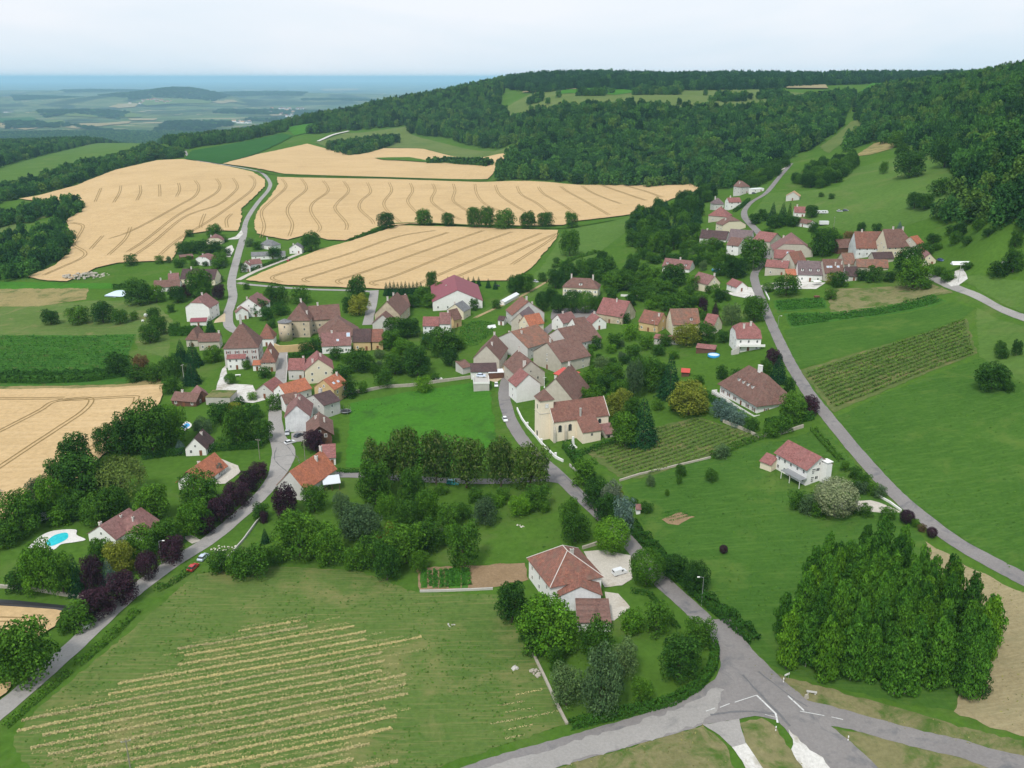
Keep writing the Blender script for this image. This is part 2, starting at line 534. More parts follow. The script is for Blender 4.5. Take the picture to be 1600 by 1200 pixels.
# far plain: patchwork of fields, meadows and woodlots
m, t, b = nodes('plain_fields')
vec = coords(t, 'Object', (0.0022, 0.0030, 1), R(18))
vo = t.nodes.new('ShaderNodeTexVoronoi'); vo.inputs['Scale'].default_value = 1.0
t.links.new(vec, vo.inputs['Vector'])
sp = t.nodes.new('ShaderNodeSeparateColor'); t.links.new(vo.outputs['Color'], sp.inputs['Color'])
rp = ramp(t, [(0.0, (0.05, 0.085, 0.03)), (0.25, (0.11, 0.16, 0.055)), (0.45, (0.06, 0.11, 0.035)), (0.62, (0.30, 0.25, 0.14)), (0.72, (0.09, 0.13, 0.045)), (0.9, (0.16, 0.18, 0.075))])
rp.color_ramp.interpolation = 'CONSTANT'
t.links.new(sp.outputs[0], rp.inputs['Fac'])
v2 = coords(t, 'Object', (1, 1, 1))
wn = noise(t, v2, 0.0011, 6.0, 0.62, 0.8)
rw = ramp(t, [(0.49, (0, 0, 0)), (0.55, (1, 1, 1))])
t.links.new(wn, rw.inputs['Fac'])
c = mixc(t, rp.outputs['Color'], (0.022, 0.042, 0.018), rw.outputs['Color'])
fn = noise(t, v2, 0.02, 5.0, 0.7)
rf = ramp(t, [(0.3, (0.75, 0.75, 0.75)), (0.7, (1.15, 1.15, 1.15))]); t.links.new(fn, rf.inputs['Fac'])
c = mixc(t, c, rf.outputs['Color'], 1.0, 'MULTIPLY')
t.links.new(c, b.inputs['Base Color']); b.inputs['Roughness'].default_value = 1.0; b.inputs['Specular IOR Level'].default_value = 0.1

# ------------------------------------------------------------------ the ground sheet
def build_ground():
    nr, na = GX.shape
    V = np.stack([GX, GY, GZ], -1).reshape(-1, 3)
    jj, ii = np.meshgrid(np.arange(nr - 1), np.arange(na - 1), indexing='ij')
    a = (jj * na + ii).ravel()
    F = np.stack([a, a + 1, a + na + 1, a + na], -1)[:, ::-1]
    n = len(F)
    me = bpy.data.meshes.new('ground')
    me.vertices.add(len(V)); me.vertices.foreach_set('co', V.ravel().astype(np.float32))
    me.loops.add(n * 4); me.loops.foreach_set('vertex_index', F.ravel().astype(np.int32))
    me.polygons.add(n)
    me.polygons.foreach_set('loop_start', np.arange(n, dtype=np.int32) * 4)
    me.polygons.foreach_set('loop_total', np.full(n, 4, dtype=np.int32))
    me.materials.append(MAT['meadow']); me.materials.append(MAT['plain_fields'])
    far = (np.exp(LR)[jj.ravel()] > 2650).astype(np.int32)
    me.polygons.foreach_set('material_index', far)
    me.polygons.foreach_set('use_smooth', np.ones(n, dtype=bool))
    me.update(); me.validate()
    tag(link('ground', me), kind='structure')
build_ground()

def inpoly(px, py, poly):
    c = np.zeros(len(px), bool)
    n = len(poly)
    for i in range(n):
        x0, y0 = poly[i]; x1, y1 = poly[(i + 1) % n]
        if y0 == y1: continue
        k = ((y0 > py) != (y1 > py)) & (px < (x1 - x0) * (py - y0) / (y1 - y0) + x0)
        c ^= k
    return c

_gx, _gy = GX.ravel(), GY.ravel()

def densify(poly, closed=True, jit=0.0):
    out = []
    n = len(poly)
    for i in range(n if closed else n - 1):
        a, b = Vector(poly[i][:2]), Vector(poly[(i + 1) % n][:2])
        L = (b - a).length
        step = max(1.2, 0.007 * a.length)
        k = max(1, min(400, int(L / step)))
        nrm = Vector((-(b - a).y, (b - a).x)).normalized() if L > 0 else Vector((0, 0))
        for q in range(k):
            p = a.lerp(b, q / k)
            if jit and q: p = p + nrm * rnd.uniform(-jit, jit) * (1 + a.length / 700)
            out.append((p.x, p.y))
    if not closed: out.append(tuple(poly[-1][:2]))
    return out

def drape(name, poly, mat, off=0.05, jit=0.35, parent=None, world=False, kind='structure', skirt=False):
    """a thin sheet that follows the ground inside an outline given in photograph pixels (or in metres)"""
    W = [tuple(p[:2]) for p in poly] if world else [tuple(P(p)[:2]) for p in poly]
    B = densify(W, True, jit)
    xs, ys = [p[0] for p in B], [p[1] for p in B]
    k = (_gx > min(xs)) & (_gx < max(xs)) & (_gy > min(ys)) & (_gy < max(ys))
    qx, qy = _gx[k], _gy[k]
    s = inpoly(qx, qy, B)
    qx, qy = qx[s], qy[s]
    if len(qx):
        bb = np.array(B)
        keep = np.ones(len(qx), bool)
        for i in range(0, len(qx), 3000):
            d2 = ((qx[i:i+3000, None] - bb[None, :, 0]) ** 2 + (qy[i:i+3000, None] - bb[None, :, 1]) ** 2).min(1)
            keep[i:i+3000] = d2 > 0.25
        qx, qy = qx[keep], qy[keep]
    pts = [Vector(p) for p in B] + [Vector((a, b_)) for a, b_ in zip(qx, qy)]
    nb = len(B)
    vs_, _, fs, *_ = geometry.delaunay_2d_cdt(pts, [], [list(range(nb))], 1, 1e-4)
    ox = np.array([v.x for v in vs_]); oy = np.array([v.y for v in vs_])
    z = ground(ox, oy) + off * (1 + np.hypot(ox, oy) / 350.0)
    V = list(zip(ox, oy, z))
    F = [tuple(f) if (Vector(vs_[f[1]]) - Vector(vs_[f[0]])).cross(Vector(vs_[f[2]]) - Vector(vs_[f[0]])) > 0 else tuple(reversed(f)) for f in fs if len(f) >= 3]
    me = pymesh(name, V, F, [MAT[mat]], None, True)
    o = link(name, me, parent)
    if parent is None: tag(o, kind=kind)
    return o

def smooth_line(pts, n=6):
    out = []
    m = len(pts)
    for i in range(m - 1):
        p0, p1, p2, p3 = pts[max(i-1, 0)], pts[i], pts[i+1], pts[min(i+2, m-1)]
        for q in range(n):
            t = q / n
            out.append(p1 * (0.5 * (2 - 5*t*t + 3*t**3)) + p0 * (0.5 * (-t + 2*t*t - t**3)) + p2 * (0.5 * (t + 4*t*t - 3*t**3)) + p3 * (0.5 * (-t*t + t**3)))
    out.append(pts[-1])
    return out

def wline(pix, smooth=True):
    p = [Vector(P(q)[:2]) for q in pix]
    if smooth and len(p) > 2: p = smooth_line(p, 6)
    return [Vector(q) for q in densify(p, False)]

def ribbon(name, pix, width, mat, off=0.08, jit=0.12, parent=None, kind='structure', line=None, cols=4):
    L = line or wline(pix)
    n = len(L)
    V, F = [], []
    for i, p in enumerate(L):
        d = (L[min(i+1, n-1)] - L[max(i-1, 0)]).normalized()
        nr = Vector((-d.y, d.x))
        w = width(i / (n - 1)) if callable(width) else width
        for c in range(cols + 1):
            s = (c / cols - 0.5) * w
            if c in (0, cols): s += rnd.uniform(-jit, jit)
            q = p + nr * s
            V.append((q.x, q.y))
    A = np.array(V)
    z = ground(A[:, 0], A[:, 1]) + off * (1 + np.hypot(A[:, 0], A[:, 1]) / 350.0)
    V = [(a[0], a[1], b_) for a, b_ in zip(A, z)]
    k = cols + 1
    for i in range(n - 1):
        for c in range(cols):
            F.append((i*k + c + 1, i*k + c, (i+1)*k + c, (i+1)*k + c + 1))
    o = link(name, pymesh(name, V, F, [MAT[mat]], None, True), parent)
    if parent is None: tag(o, kind=kind)
    return o

# ------------------------------------------------------------------ fields
drape('hay_field', [(22,1150),(60,1105),(170,1015),(305,897),(430,884),(560,892),(650,925),(780,930),(815,985),(850,1060),(885,1133),(800,1160),(680,1200),(600,1225),(60,1225),(25,1170)], 'hay_meadow', 0.03)
drape('pasture_field', [(-60,480),(60,478),(140,470),(240,470),(270,500),(262,560),(215,545),(210,523),(-60,526)], 'pasture', 0.03)
drape('dry_field', [(-60,452),(138,450),(135,468),(60,479),(-60,480)], 'dry_grass', 0.04)
drape('crop_field', [(-60,440),(0,440),(175,443),(178,451),(-60,453)], 'lush', 0.04)
drape('vine_field', [(-60,525),(213,522),(200,556),(208,575),(195,600),(-60,606)], 'crop_ground', 0.04)
drape('verge_strip', [(-60,606),(195,600),(248,592),(256,603),(100,610),(-60,613)], 'dry_grass', 0.04)
wheat_w = drape('wheat_field', [(-300,620),(-80,613),(100,609),(256,602),(250,630),(212,672),(150,722),(92,776),(0,815),(-80,840),(-300,920)], 'wheat', 0.3)
wheat_s = drape('wheat_field', [(-60,942),(60,949),(97,957),(88,980),(55,1002),(0,1012),(-60,1012)], 'wheat', 0.3)
drape('wheat_field', [(-60,1085),(18,1068),(10,1085),(-20,1110),(-60,1110)], 'wheat', 0.3)
wheat_a = drape('wheat_field', [(42,434),(75,440),(105,441),(150,420),(185,412),(225,410),(268,409),(276,395),(292,367),(330,362),(372,362),(378,342),(377,328),(398,308),(414,292),(414,282),(395,270),(350,260),(285,250),(245,252),(180,267),(120,291),(60,307),(30,312),(60,316),(128,318),(133,326),(104,346),(112,370),(112,392),(86,416)], 'wheat', 0.3)
wheat_b = drape('wheat_field', [(433,278),(435,290),(424,307),(402,332),(397,350),(401,366),(420,371),(450,376),(480,368),(512,376),(540,377),(565,367),(595,356),(640,351),(880,353),(905,346),(1000,334),(1050,312),(1098,295),(1080,289),(1000,290),(900,290),(780,285),(600,281)], 'wheat', 0.3)
wheat_c = drape('wheat_field', [(348,257),(400,243),(480,226),(520,236),(560,243),(580,239),(600,233),(660,234),(790,241),(797,250),(778,262),(762,281),(600,278),(445,273),(400,264)], 'wheat', 0.3)
wheat_d = drape('wheat_field', [(384,439),(405,429),(500,391),(545,379),(622,354),(760,357),(872,361),(868,376),(830,420),(800,440),(740,440),(700,450),(600,453),(450,447)], 'wheat', 0.3)
drape('grass_strip', [(585,249),(640,248),(772,256),(770,260),(700,257),(600,252)], 'meadow', 0.5)
drape('meadow_slope', [(882,360),(985,340),(975,365),(900,420),(830,465),(735,500),(800,455),(845,420)], 'upland', 0.05)
drape('paddock', [(548,630),(640,612),(735,598),(766,612),(776,690),(700,740),(540,730)], 'lush', 0.05)
drape('valley_meadow', [(1175,335),(1250,345),(1340,365),(1440,345),(1480,330),(1500,290),(1480,262),(1440,235),(1400,245),(1340,262),(1310,292),(1240,300),(1200,302)], 'upland', 0.04)
drape('valley_meadow', [(1280,230),(1330,190),(1362,184),(1350,205),(1310,228),(1295,240)], 'yellow_meadow', 0.1)
drape('dry_field', [(1335,245),(1365,225),(1400,214),(1395,232),(1360,242)], 'dry_grass', 0.12)
drape('plateau_meadow', [(800,1640,'d'),(900,1560,'d'),(1000,1560,'d'),(1100,1540,'d'),(1200,1500,'d'),(1290,1520,'d'),(1280,1800,'d'),(1150,2000,'d'),(1000,2080,'d'),(850,2100,'d'),(790,1900,'d')], 'yellow_meadow', 0.2)
drape('plateau_meadow', [(870,1900,'d'),(960,1820,'d'),(1010,1980,'d'),(880,2050,'d')], 'lush', 0.3)
drape('stubble_field', [(815,2080,'d'),(900,2000,'d'),(905,2030,'d'),(820,2110,'d')], 'stubble', 0.4)
drape('stubble_field', [(1225,1980,'d'),(1290,1960,'d'),(1285,2100,'d'),(1225,2110,'d')], 'stubble', 0.4)
drape('plateau_meadow', [(1340,1850,'d'),(1440,1850,'d'),(1450,2100,'d'),(1360,2150,'d')], 'lush', 0.3)
drape('green_field', [(-60,290),(0,264),(130,229),(242,221),(252,227),(170,251),(50,280),(-40,300)], 'upland', 0.1)
drape('maize_field', [(288,249),(300,236),(440,209),(458,213),(400,241),(345,257)], 'maize', 0.2)
drape('green_field', [(443,201),(495,193),(490,206),(460,213)], 'lush', 0.2)
drape('yellow_field', [(492,223),(540,208),(634,198),(640,209),(820,222),(802,241),(660,233),(600,231),(560,240),(525,235)], 'yellow_meadow', 0.12)
drape('yellow_field', [(-60,372),(0,358),(60,331),(96,322),(90,335),(30,352),(0,380),(-60,395)], 'yellow_meadow', 0.08)
# right of the village
drape('fallow_field', [(1290,452),(1445,440),(1490,458),(1460,462),(1300,492)], 'verge', 0.05)
drape('crop_field', [(1225,490),(1300,488),(1460,460),(1480,472),(1300,503),(1236,514)], 'crop_ground', 0.05)
drape('crop_field', [(1208,470),(1288,465),(1292,482),(1214,489)], 'crop_ground', 0.05)
drape('green_field', [(1224,516),(1300,504),(1490,472),(1522,482),(1505,498),(1250,577),(1234,548)], 'lawn', 0.06)
drape('vine_field', [(1249,579),(1510,498),(1527,552),(1380,612),(1303,645)], 'vine_ground', 0.06)
drape('green_field', [(1306,652),(1380,616),(1530,560),(1620,612),(1900,700),(1950,1080),(1840,1020),(1670,932),(1610,903),(1480,826),(1410,772),(1350,706)], 'lawn', 0.06)
drape('green_field', [(1525,480),(1620,515),(1620,615),(1530,558)], 'upland', 0.05)
drape('green_field', [(1480,436),(1510,432),(1620,440),(1640,500),(1560,470)], 'upland', 0.05)
drape('stubble_field', [(1446,846),(1500,878),(1600,926),(1680,960),(1850,1050),(1900,1250),(1700,1185),(1560,1140),(1490,1112),(1520,1040),(1556,960),(1450,880)], 'stubble', 0.05)
drape('verge_strip', [(1075,935),(1130,985),(1200,1050),(1290,1075),(1400,1105),(1520,1140),(1680,1180),(1680,1215),(1500,1165),(1330,1122),(1240,1090),(1180,1052),(1125,1000)], 'verge', 0.045)
drape('lawn', [(975,760),(1060,728),(1170,692),(1215,690),(1290,668),(1350,740),(1415,808),(1446,846),(1450,880),(1556,960),(1520,1040),(1490,1110),(1400,1098),(1290,1070),(1205,1040),(1140,978),(1060,890),(1000,812)], 'lawn', 0.04)
drape('vine_field', [(915,706),(1000,672),(1090,652),(1195,683),(1100,716),(1000,748),(965,745)], 'vine_ground', 0.05)
drape('verge_strip', [(790,1225),(900,1190),(1020,1158),(1098,1134),(1130,1160),(1160,1225)], 'verge', 0.045)
drape('verge_strip', [(1155,1130),(1190,1122),(1215,1140),(1240,1180),(1290,1225),(1190,1225)], 'verge', 0.05)
drape('verge_strip', [(1296,1137),(1400,1152),(1520,1180),(1600,1215),(1380,1225)], 'verge', 0.05)
drape('orchard_floor', [(300,897),(420,815),(460,795),(540,775),(700,765),(860,770),(905,820),(900,855),(840,880),(640,885),(560,892),(430,884)], 'meadow', 0.035)
drape('garden_lawn', [(775,935),(830,925),(900,975),(985,960),(1060,985),(1110,1020),(1108,1060),(1050,1095),(890,1130),(850,1050)], 'meadow', 0.04)
bed = drape('vegetable_garden', [(652,888),(735,884),(820,880),(826,906),(770,918),(656,922)], 'soil', 0.06)
drape('sand_yard', [(752,592),(790,560),(795,575),(787,590),(775,598)], 'sand_yard', 0.06)

# tram lines in the wheat: pairs of wheel tracks
def tracks(parent, lines, gap=2.2, w=0.55, off=0.36):
    for pix in lines:
        L = wline(pix)
        V, F = [], []
        n = len(L)
        for side in (-1, 1):
            b0 = len(V)
            for i, p in enumerate(L):
                d = (L[min(i+1, n-1)] - L[max(i-1, 0)]).normalized()
                nr = Vector((-d.y, d.x))
                for e in (-1, 1):
                    q = p + nr * (side * gap / 2 + e * w / 2 * rnd.uniform(0.8, 1.2))
                    V.append((q.x, q.y))
            for i in range(n - 1):
                F.append((b0 + 2*i + 1, b0 + 2*i, b0 + 2*i + 2, b0 + 2*i + 3))
        A = np.array(V)
        z = ground(A[:, 0], A[:, 1]) + off * (1 + np.hypot(A[:, 0], A[:, 1]) / 350.0)
        link('wheel_track', pymesh('wheel_track', [(a[0], a[1], c_) for a, c_ in zip(A, z)], F, [MAT['wheel_track']]), parent)

tracks(wheat_a, [[(158,296),(155,303),(149,317)],[(189,292),(187,303),(178,318)],[(219,291),(220,302),(214,315)],[(249,290),(250,300),(250,309)],[(279,288),(281,298),(276,309)],
    [(305,284),(311,294),(305,308),(285,320),(240,345),(200,365),(170,375)],[(338,281),(344,291),(338,303),(310,320),(275,340),(230,375),(200,395)],[(364,280),(371,292),(366,302),(340,322),(290,340),(240,380),(205,404)],
    [(390,276),(398,283),(396,295),(380,310),(330,345),(280,375),(250,400)],[(320,336),(314,352),(314,358)],[(362,336),(354,345),(355,357)],
    [(112,350),(130,355),(120,375),(116,385),(133,396),(128,405),(100,418),(68,432)],[(161,370),(150,382),(142,391)],[(204,357),(196,375),(170,400)]], 2.2, 0.6)
tracks(wheat_b, [[(440,281),(447,294),(425,315),(409,332),(413,355),(408,373)],[(471,281),(479,297),(455,318),(449,333),(457,352),(452,371)],[(505,284),(513,300),(490,318),(486,333),(500,355),(497,364)],
    [(537,285),(545,300),(528,318),(524,329),(541,350),(541,361)],[(574,287),(579,302),(565,315),(562,328),(580,345),(584,352)],[(608,287),(612,300),(600,318),(606,332),(625,349)],
    [(641,288),(645,300),(637,315),(645,328),(660,342)],[(676,289),(680,300),(674,315),(690,330),(720,345)],[(708,289),(711,300),(708,315),(725,328),(745,340)],[(742,289),(745,305),(757,320),(790,335)],
    [(774,291),(780,305),(800,320),(820,332)],[(808,293),(815,306),(840,320),(868,345)],[(841,294),(850,305),(880,322),(905,340)],[(876,293),(890,303),(930,325),(952,338)],[(909,292),(930,305),(970,320)],[(940,291),(980,305),(1010,315)],[(975,291),(1010,301),(1035,310)]], 2.2, 0.6)
tracks(wheat_d, [[(440,443),(425,436),(450,426),(540,400),(620,372),(680,362)],[(482,443),(475,438),(500,430),(600,398),(700,365)],[(533,446),(528,440),(560,430),(660,395),(755,362)],[(590,448),(581,443),(620,432),(720,392),(800,364)],
    [(650,447),(760,400),(845,366)],[(700,440),(790,402),(866,368),(862,375),(830,396),(800,415)]], 2.2, 0.6)
tracks(wheat_w, [[(-20,686),(60,645),(85,630),(130,624),(143,628),(130,645),(90,672),(40,705),(-20,745)],[(90,628),(200,622),(213,626),(200,645),(170,668)],[(-20,625),(60,625),(100,624)],[(160,690),(80,745),(0,795)]], 2.0, 0.5)
tracks(wheat_s, [[(-30,970),(30,971),(60,973)]], 1.8, 0.4)

# ------------------------------------------------------------------ roads
ribbon('village_road', [(-260,1370),(-150,1262),(-60,1168),(-20,1128),(40,1077),(110,1015),(200,932),(270,880),(330,842),(395,787),(424,755),(438,730),(443,705),(433,680),(430,640),(437,600),(441,570),(441,548)], lambda t: 5.2 + (3.2 * math.exp(-((t - 0.70) / 0.05) ** 2)), 'asphalt', 0.07)
ribbon('village_road', [(441,550),(428,541),(400,528),(362,514),(356,492),(364,465),(362,440),(370,405),(380,370),(385,345),(402,318),(420,296),(421,284),(408,270),(380,263),(345,257),(300,249),(289,236)], lambda t: 5.5 if t < 0.5 else 4.5, 'asphalt', 0.075)
ribbon('lane', [(470,738),(530,742),(560,743),(640,748),(720,752),(790,752),(850,748),(895,755)], 4.2, 'asphalt_dark', 0.062)
ribbon('village_road', [(915,478),(895,489),(872,503),(850,521),(830,541),(810,562),(797,582),(790,600),(788,622),(796,652),(812,681),(836,710),(868,739),(900,770),(940,806),(985,851),(1030,905),(1075,946),(1115,985)], 5.0, 'asphalt_dark', 0.075)
drape('road_junction', [(1092,972),(1140,966),(1175,1015),(1222,1062),(1262,1095),(1330,1112),(1400,1132),(1500,1155),(1640,1192),(1850,1250),(1850,1292),(1640,1230),(1500,1184),(1400,1160),(1330,1140),(1298,1135),(1330,1160),(1400,1225),(1520,1340),(1400,1340),(1300,1225),(1255,1172),(1215,1126),(1180,1119),(1155,1124),(1100,1133),(1000,1162),(880,1196),(780,1230),(500,1320),(400,1310),(640,1230),(760,1186),(880,1152),(1000,1118),(1080,1088),(1117,1062),(1126,1042),(1122,1015),(1105,988)], 'asphalt_dark', 0.07, 0.12)
drape('road_side_strip', [(700,1222),(820,1182),(950,1143),(1060,1108),(1120,1075),(1132,1078),(1120,1112),(1098,1130),(1000,1160),(880,1195),(800,1222)], 'asphalt', 0.085, 0.5)
drape('lane', [(1098,1133),(1155,1124),(1160,1145),(1165,1162),(1144,1168),(1125,1150)], 'asphalt', 0.09, 0.1)
drape('concrete_track', [(1143,1167),(1165,1161),(1195,1205),(1205,1230),(1180,1230),(1160,1190)], 'chalk', 0.085, 0.05)
drape('chalk_layby', [(1232,1140),(1246,1152),(1275,1178),(1320,1225),(1268,1225),(1240,1180)], 'chalk', 0.1, 0.5)
ribbon('hill_road', [(2050,1150),(1850,1035),(1680,945),(1610,910),(1555,882),(1480,838),(1405,778),(1350,720),(1300,660),(1262,612),(1236,570),(1214,525),(1194,480),(1181,445),(1179,428),(1190,414),(1200,398),(1190,370),(1163,338),(1172,318),(1200,299),(1222,272),(1236,256)], 4.6, 'asphalt_dark', 0.075)
ribbon('lane', [(1448,430),(1490,449),(1540,470),(1610,500),(1700,540),(1900,620),(2050,680)], 4.0, 'asphalt', 0.07)
drape('driveway', [(1476,441),(1490,437),(1492,424),(1505,420),(1512,436),(1498,446),(1486,448)], 'chalk', 0.08, 0.1)
ribbon('field_track', [(372,438),(400,424),(440,408),(470,396)], 4.0, 'gravel', 0.09)
ribbon('lane', [(372,442),(400,446),(480,452),(545,454),(583,456)], 4.0, 'asphalt', 0.06)
ribbon('lane', [(585,454),(583,470),(578,490),(574,508)], 5.5, 'asphalt', 0.07)
ribbon('field_edge', [(400,268),(440,274),(600,279),(760,283)], 4.0, 'meadow', 0.45)
ribbon('field_edge', [(580,361),(620,351),(700,352),(800,357),(880,357),(960,344)], 3.0, 'meadow', 0.42)
ribbon('field_edge', [(389,372),(392,350),(388,338),(405,312),(424,293),(424,280),(410,267)], 9.0, 'meadow', 0.055)
ribbon('field_track', [(497,222),(520,212),(545,206)], 6.0, 'chalk', 0.3)
ribbon('foot_path', [(742,497),(800,470),(835,452),(865,433)], 2.2, 'earth_path', 0.08)
ribbon('hill_track', [(1236,256),(1228,262),(1215,268),(1185,280)], 3.5, 'gravel', 0.06)
drape('village_square', [(862,484),(905,480),(935,486),(945,497),(905,508),(880,512),(862,500)], 'asphalt_dark', 0.06)
drape('courtyard', [(347,577),(352,572),(360,600),(395,602),(400,612),(415,625),(395,630),(365,627),(350,616),(337,610)], 'chalk', 0.07, 0.1)
drape('courtyard', [(332,728),(345,717),(372,728),(376,738),(352,756),(338,757)], 'gravel', 0.07, 0.1)
drape('courtyard', [(912,862),(945,860),(985,868),(988,905),(972,915),(945,918)], 'gravel', 0.07, 0.15)
drape('courtyard', [(945,925),(966,928),(985,950),(960,970),(950,970)], 'gravel', 0.075, 0.1)
drape('driveway', [(1298,792),(1320,783),(1360,782),(1385,790),(1408,801),(1380,802),(1320,798)], 'gravel', 0.07, 0.2)
drape('courtyard', [(1188,447),(1200,443),(1240,440),(1290,442),(1275,452),(1230,452),(1195,452)], 'chalk', 0.07, 0.1)
drape('courtyard', [(1128,455),(1150,458),(1165,448),(1175,450),(1180,462),(1165,466),(1145,462)], 'chalk', 0.07, 0.1)
drape('courtyard', [(455,678),(488,665),(500,678),(470,690),(455,692)], 'asphalt', 0.08, 0.1)
drape('driveway', [(336,501),(352,488),(352,503),(334,505)], 'sand_yard', 0.08, 0.1)
drape('driveway', [(352,388),(362,383),(366,390),(360,402),(353,402)], 'chalk', 0.08, 0.1)
drape('driveway', [(352,375),(368,370),(377,360),(380,366),(372,374)], 'chalk', 0.08, 0.1)
drape('driveway', [(285,840),(300,836),(315,845),(300,850)], 'gravel', 0.07, 0.1)
# road paint
def paint(pts, w, parent=None):
    ribbon('lane_marking', pts, w, 'paint_white', 0.1, 0.01, cols=1, line=[Vector(q) for q in densify([Vector(P(p)[:2]) for p in pts], False)])
for q in [[(1103,1112),(1117,1107)],[(1125,1106),(1140,1100)],[(1148,1098),(1182,1087)],[(1250,1112),(1288,1119)],[(1299,1121),(1317,1125)]]: paint(q, 0.18)
paint([(1182,1087),(1212,1116),(1215,1130)], 0.4)
paint([(1231,1088),(1256,1111)], 0.38)
paint([(1195,1117),(1213,1122)], 0.12)
# old repairs and cracks in the tarmac
for pts, w in [([(1160,1055),(1200,1098),(1235,1135)], 0.5), ([(1185,1050),(1230,1085),(1262,1105)], 0.35), ([(1110,1118),(1160,1112),(1210,1116)], 0.5), ([(455,742),(430,720),(432,700)], 0.25), ([(425,716),(460,712),(468,724)], 0.2), ([(424,690),(445,694),(462,716)], 0.2),
    ([(800,625),(788,626),(784,627)], 0.5), ([(905,775),(925,790),(918,798)], 0.6), ([(880,742),(900,760),(925,788)], 0.5), ([(1020,905),(1042,928)], 0.4)]:
    ribbon('road_repair', pts, w, 'asphalt_patch', 0.095, 0.15, cols=1)

# ------------------------------------------------------------------ foliage
leafmat('leaf_mid', (0.0207, 0.0721, 0.0076), (0.0854, 0.1978, 0.0218))
leafmat('leaf_dark', (0.0122, 0.0494, 0.0085), (0.0537, 0.1360, 0.0190))
leafmat('leaf_bright', (0.0415, 0.1288, 0.0095), (0.1159, 0.2575, 0.0209))
leafmat('leaf_yellow', (0.11, 0.15, 0.018), (0.19, 0.22, 0.034))
leafmat('leaf_linden', (0.0195, 0.0597, 0.0076), (0.0854, 0.1545, 0.0209), (.150,.185,.060))
leafmat('leaf_grey', (0.045, 0.095, 0.034), (0.105, 0.175, 0.07))
leafmat('leaf_silver', (0.121, 0.165, 0.094), (0.220, 0.264, 0.165))
leafmat('leaf_purple', (0.024, 0.012, 0.02), (0.062, 0.028, 0.046), obj=0.2, trans=0.1)
leafmat('leaf_spruce', (0.006, 0.034, 0.013), (0.026, 0.09, 0.03), obj=0.2, trans=0.1)
leafmat('leaf_blue', (0.065, 0.123, 0.109), (0.131, 0.203, 0.174), obj=0.15, trans=0.1)
leafmat('leaf_poplar', (0.0207, 0.0824, 0.0095), (0.0854, 0.2215, 0.0247), obj=0.45)
leafmat('leaf_willow', (0.09, 0.14, 0.026), (0.15, 0.215, 0.05))
leafmat('leaf_forest', (0.0122, 0.0577, 0.0152), (0.0634, 0.1700, 0.0342), obj=0.75)
leafmat('leaf_forest_light', (.040,.095,.018), (.105,.200,.040), obj=0.5)
leafmat('leaf_forest_far', (0.01, 0.048, 0.018), (0.036, 0.11, 0.034), obj=0.45)
leafmat('leaf_hedge', (0.0122, 0.0556, 0.0076), (0.0488, 0.1339, 0.0171), obj=0.2)
leafmat('leaf_rust', (0.094, 0.061, 0.032), (0.160, 0.109, 0.051))
leafmat('leaf_vine', (.060,.140,.016), (.120,.220,.032), obj=0.2)
leafmat('leaf_crop', (0.026, 0.11, 0.012), (0.06, 0.18, 0.022), obj=0.2)
leafmat('hay', (0.30,0.265,0.12), (0.44,0.385,0.19), obj=0.15, trans=0.0)
leafmat('leaf_grass', (0.034, 0.1, 0.012), (0.085, 0.175, 0.026), obj=0.1, trans=0.1)
leafmat('leaf_straw', (0.13,0.15,0.045), (0.26,0.235,0.095), obj=0.1, trans=0.0)
plain('bark', (0.085, 0.065, 0.045), 0.95, 0.3, 6.0)
plain('bark_pale', (0.26, 0.24, 0.20), 0.95, 0.3, 6.0)

def cards(C, N, s, rs, asp=0.75):
    """irregular leaf sprays: C centres, N normals, s half-sizes"""
    n = len(C)
    N = N / np.maximum(np.linalg.norm(N, axis=1, keepdims=True), 1e-6)
    r = rs.normal(size=(n, 3))
    T = np.cross(N, r); T /= np.maximum(np.linalg.norm(T, axis=1, keepdims=True), 1e-6)
    B = np.cross(N, T)
    s = np.asarray(s).reshape(-1, 1)
    j = lambda: rs.uniform(0.65, 1.25, (n, 1))
    lift = lambda: N * s * rs.uniform(-0.3, 0.3, (n, 1))
    return np.stack([C - T * s * j() + lift(), C - B * s * asp * j() + lift(), C + T * s * j() + lift(), C + B * s * asp * j() + lift()], 1)

def sph(n, rs, up=0.0):
    d = rs.normal(size=(n, 3))
    d[:, 2] = np.where((d[:, 2] < 0) & (rs.uniform(size=n) < up), -d[:, 2], d[:, 2])
    return d / np.linalg.norm(d, axis=1, keepdims=True)

def lobed(name, lobes, ncards, size, seed, up=0.5, jit=0.5, fill=0.15, droop=0.0, zmin=0.10):
    rs = np.random.RandomState(seed)
    L = np.array(lobes, float)          # cx cy cz rx ry rz
    w = (L[:, 3] * L[:, 5]) ** 0.9
    k = rs.choice(len(L), ncards, p=w / w.sum())
    d = sph(ncards, rs, up)
    rad = np.where(rs.uniform(size=ncards) < fill, rs.uniform(0.3, 0.8, ncards), rs.uniform(0.82, 1.12, ncards))
    C = L[k, :3] + d * L[k, 3:6] * rad[:, None]
    if droop:
        C[:, 2] -= droop * rs.uniform(0, 1, ncards) * (np.hypot(C[:, 0], C[:, 1]) / 0.5)
    a, b_ = np.percentile(C[:, 2], [1.5, 98])
    C[:, 2] = zmin + (C[:, 2] - a) / (b_ - a) * (1 - zmin)
    C[:, :2] *= 0.49 / np.percentile(np.hypot(C[:, 0], C[:, 1]), 98)
    C[:, 2] = np.maximum(C[:, 2], 0.02)
    N = d + rs.normal(size=(ncards, 3)) * jit
    return quadmesh(name, cards(C, N, size * rs.uniform(0.6, 1.35, ncards), rs))

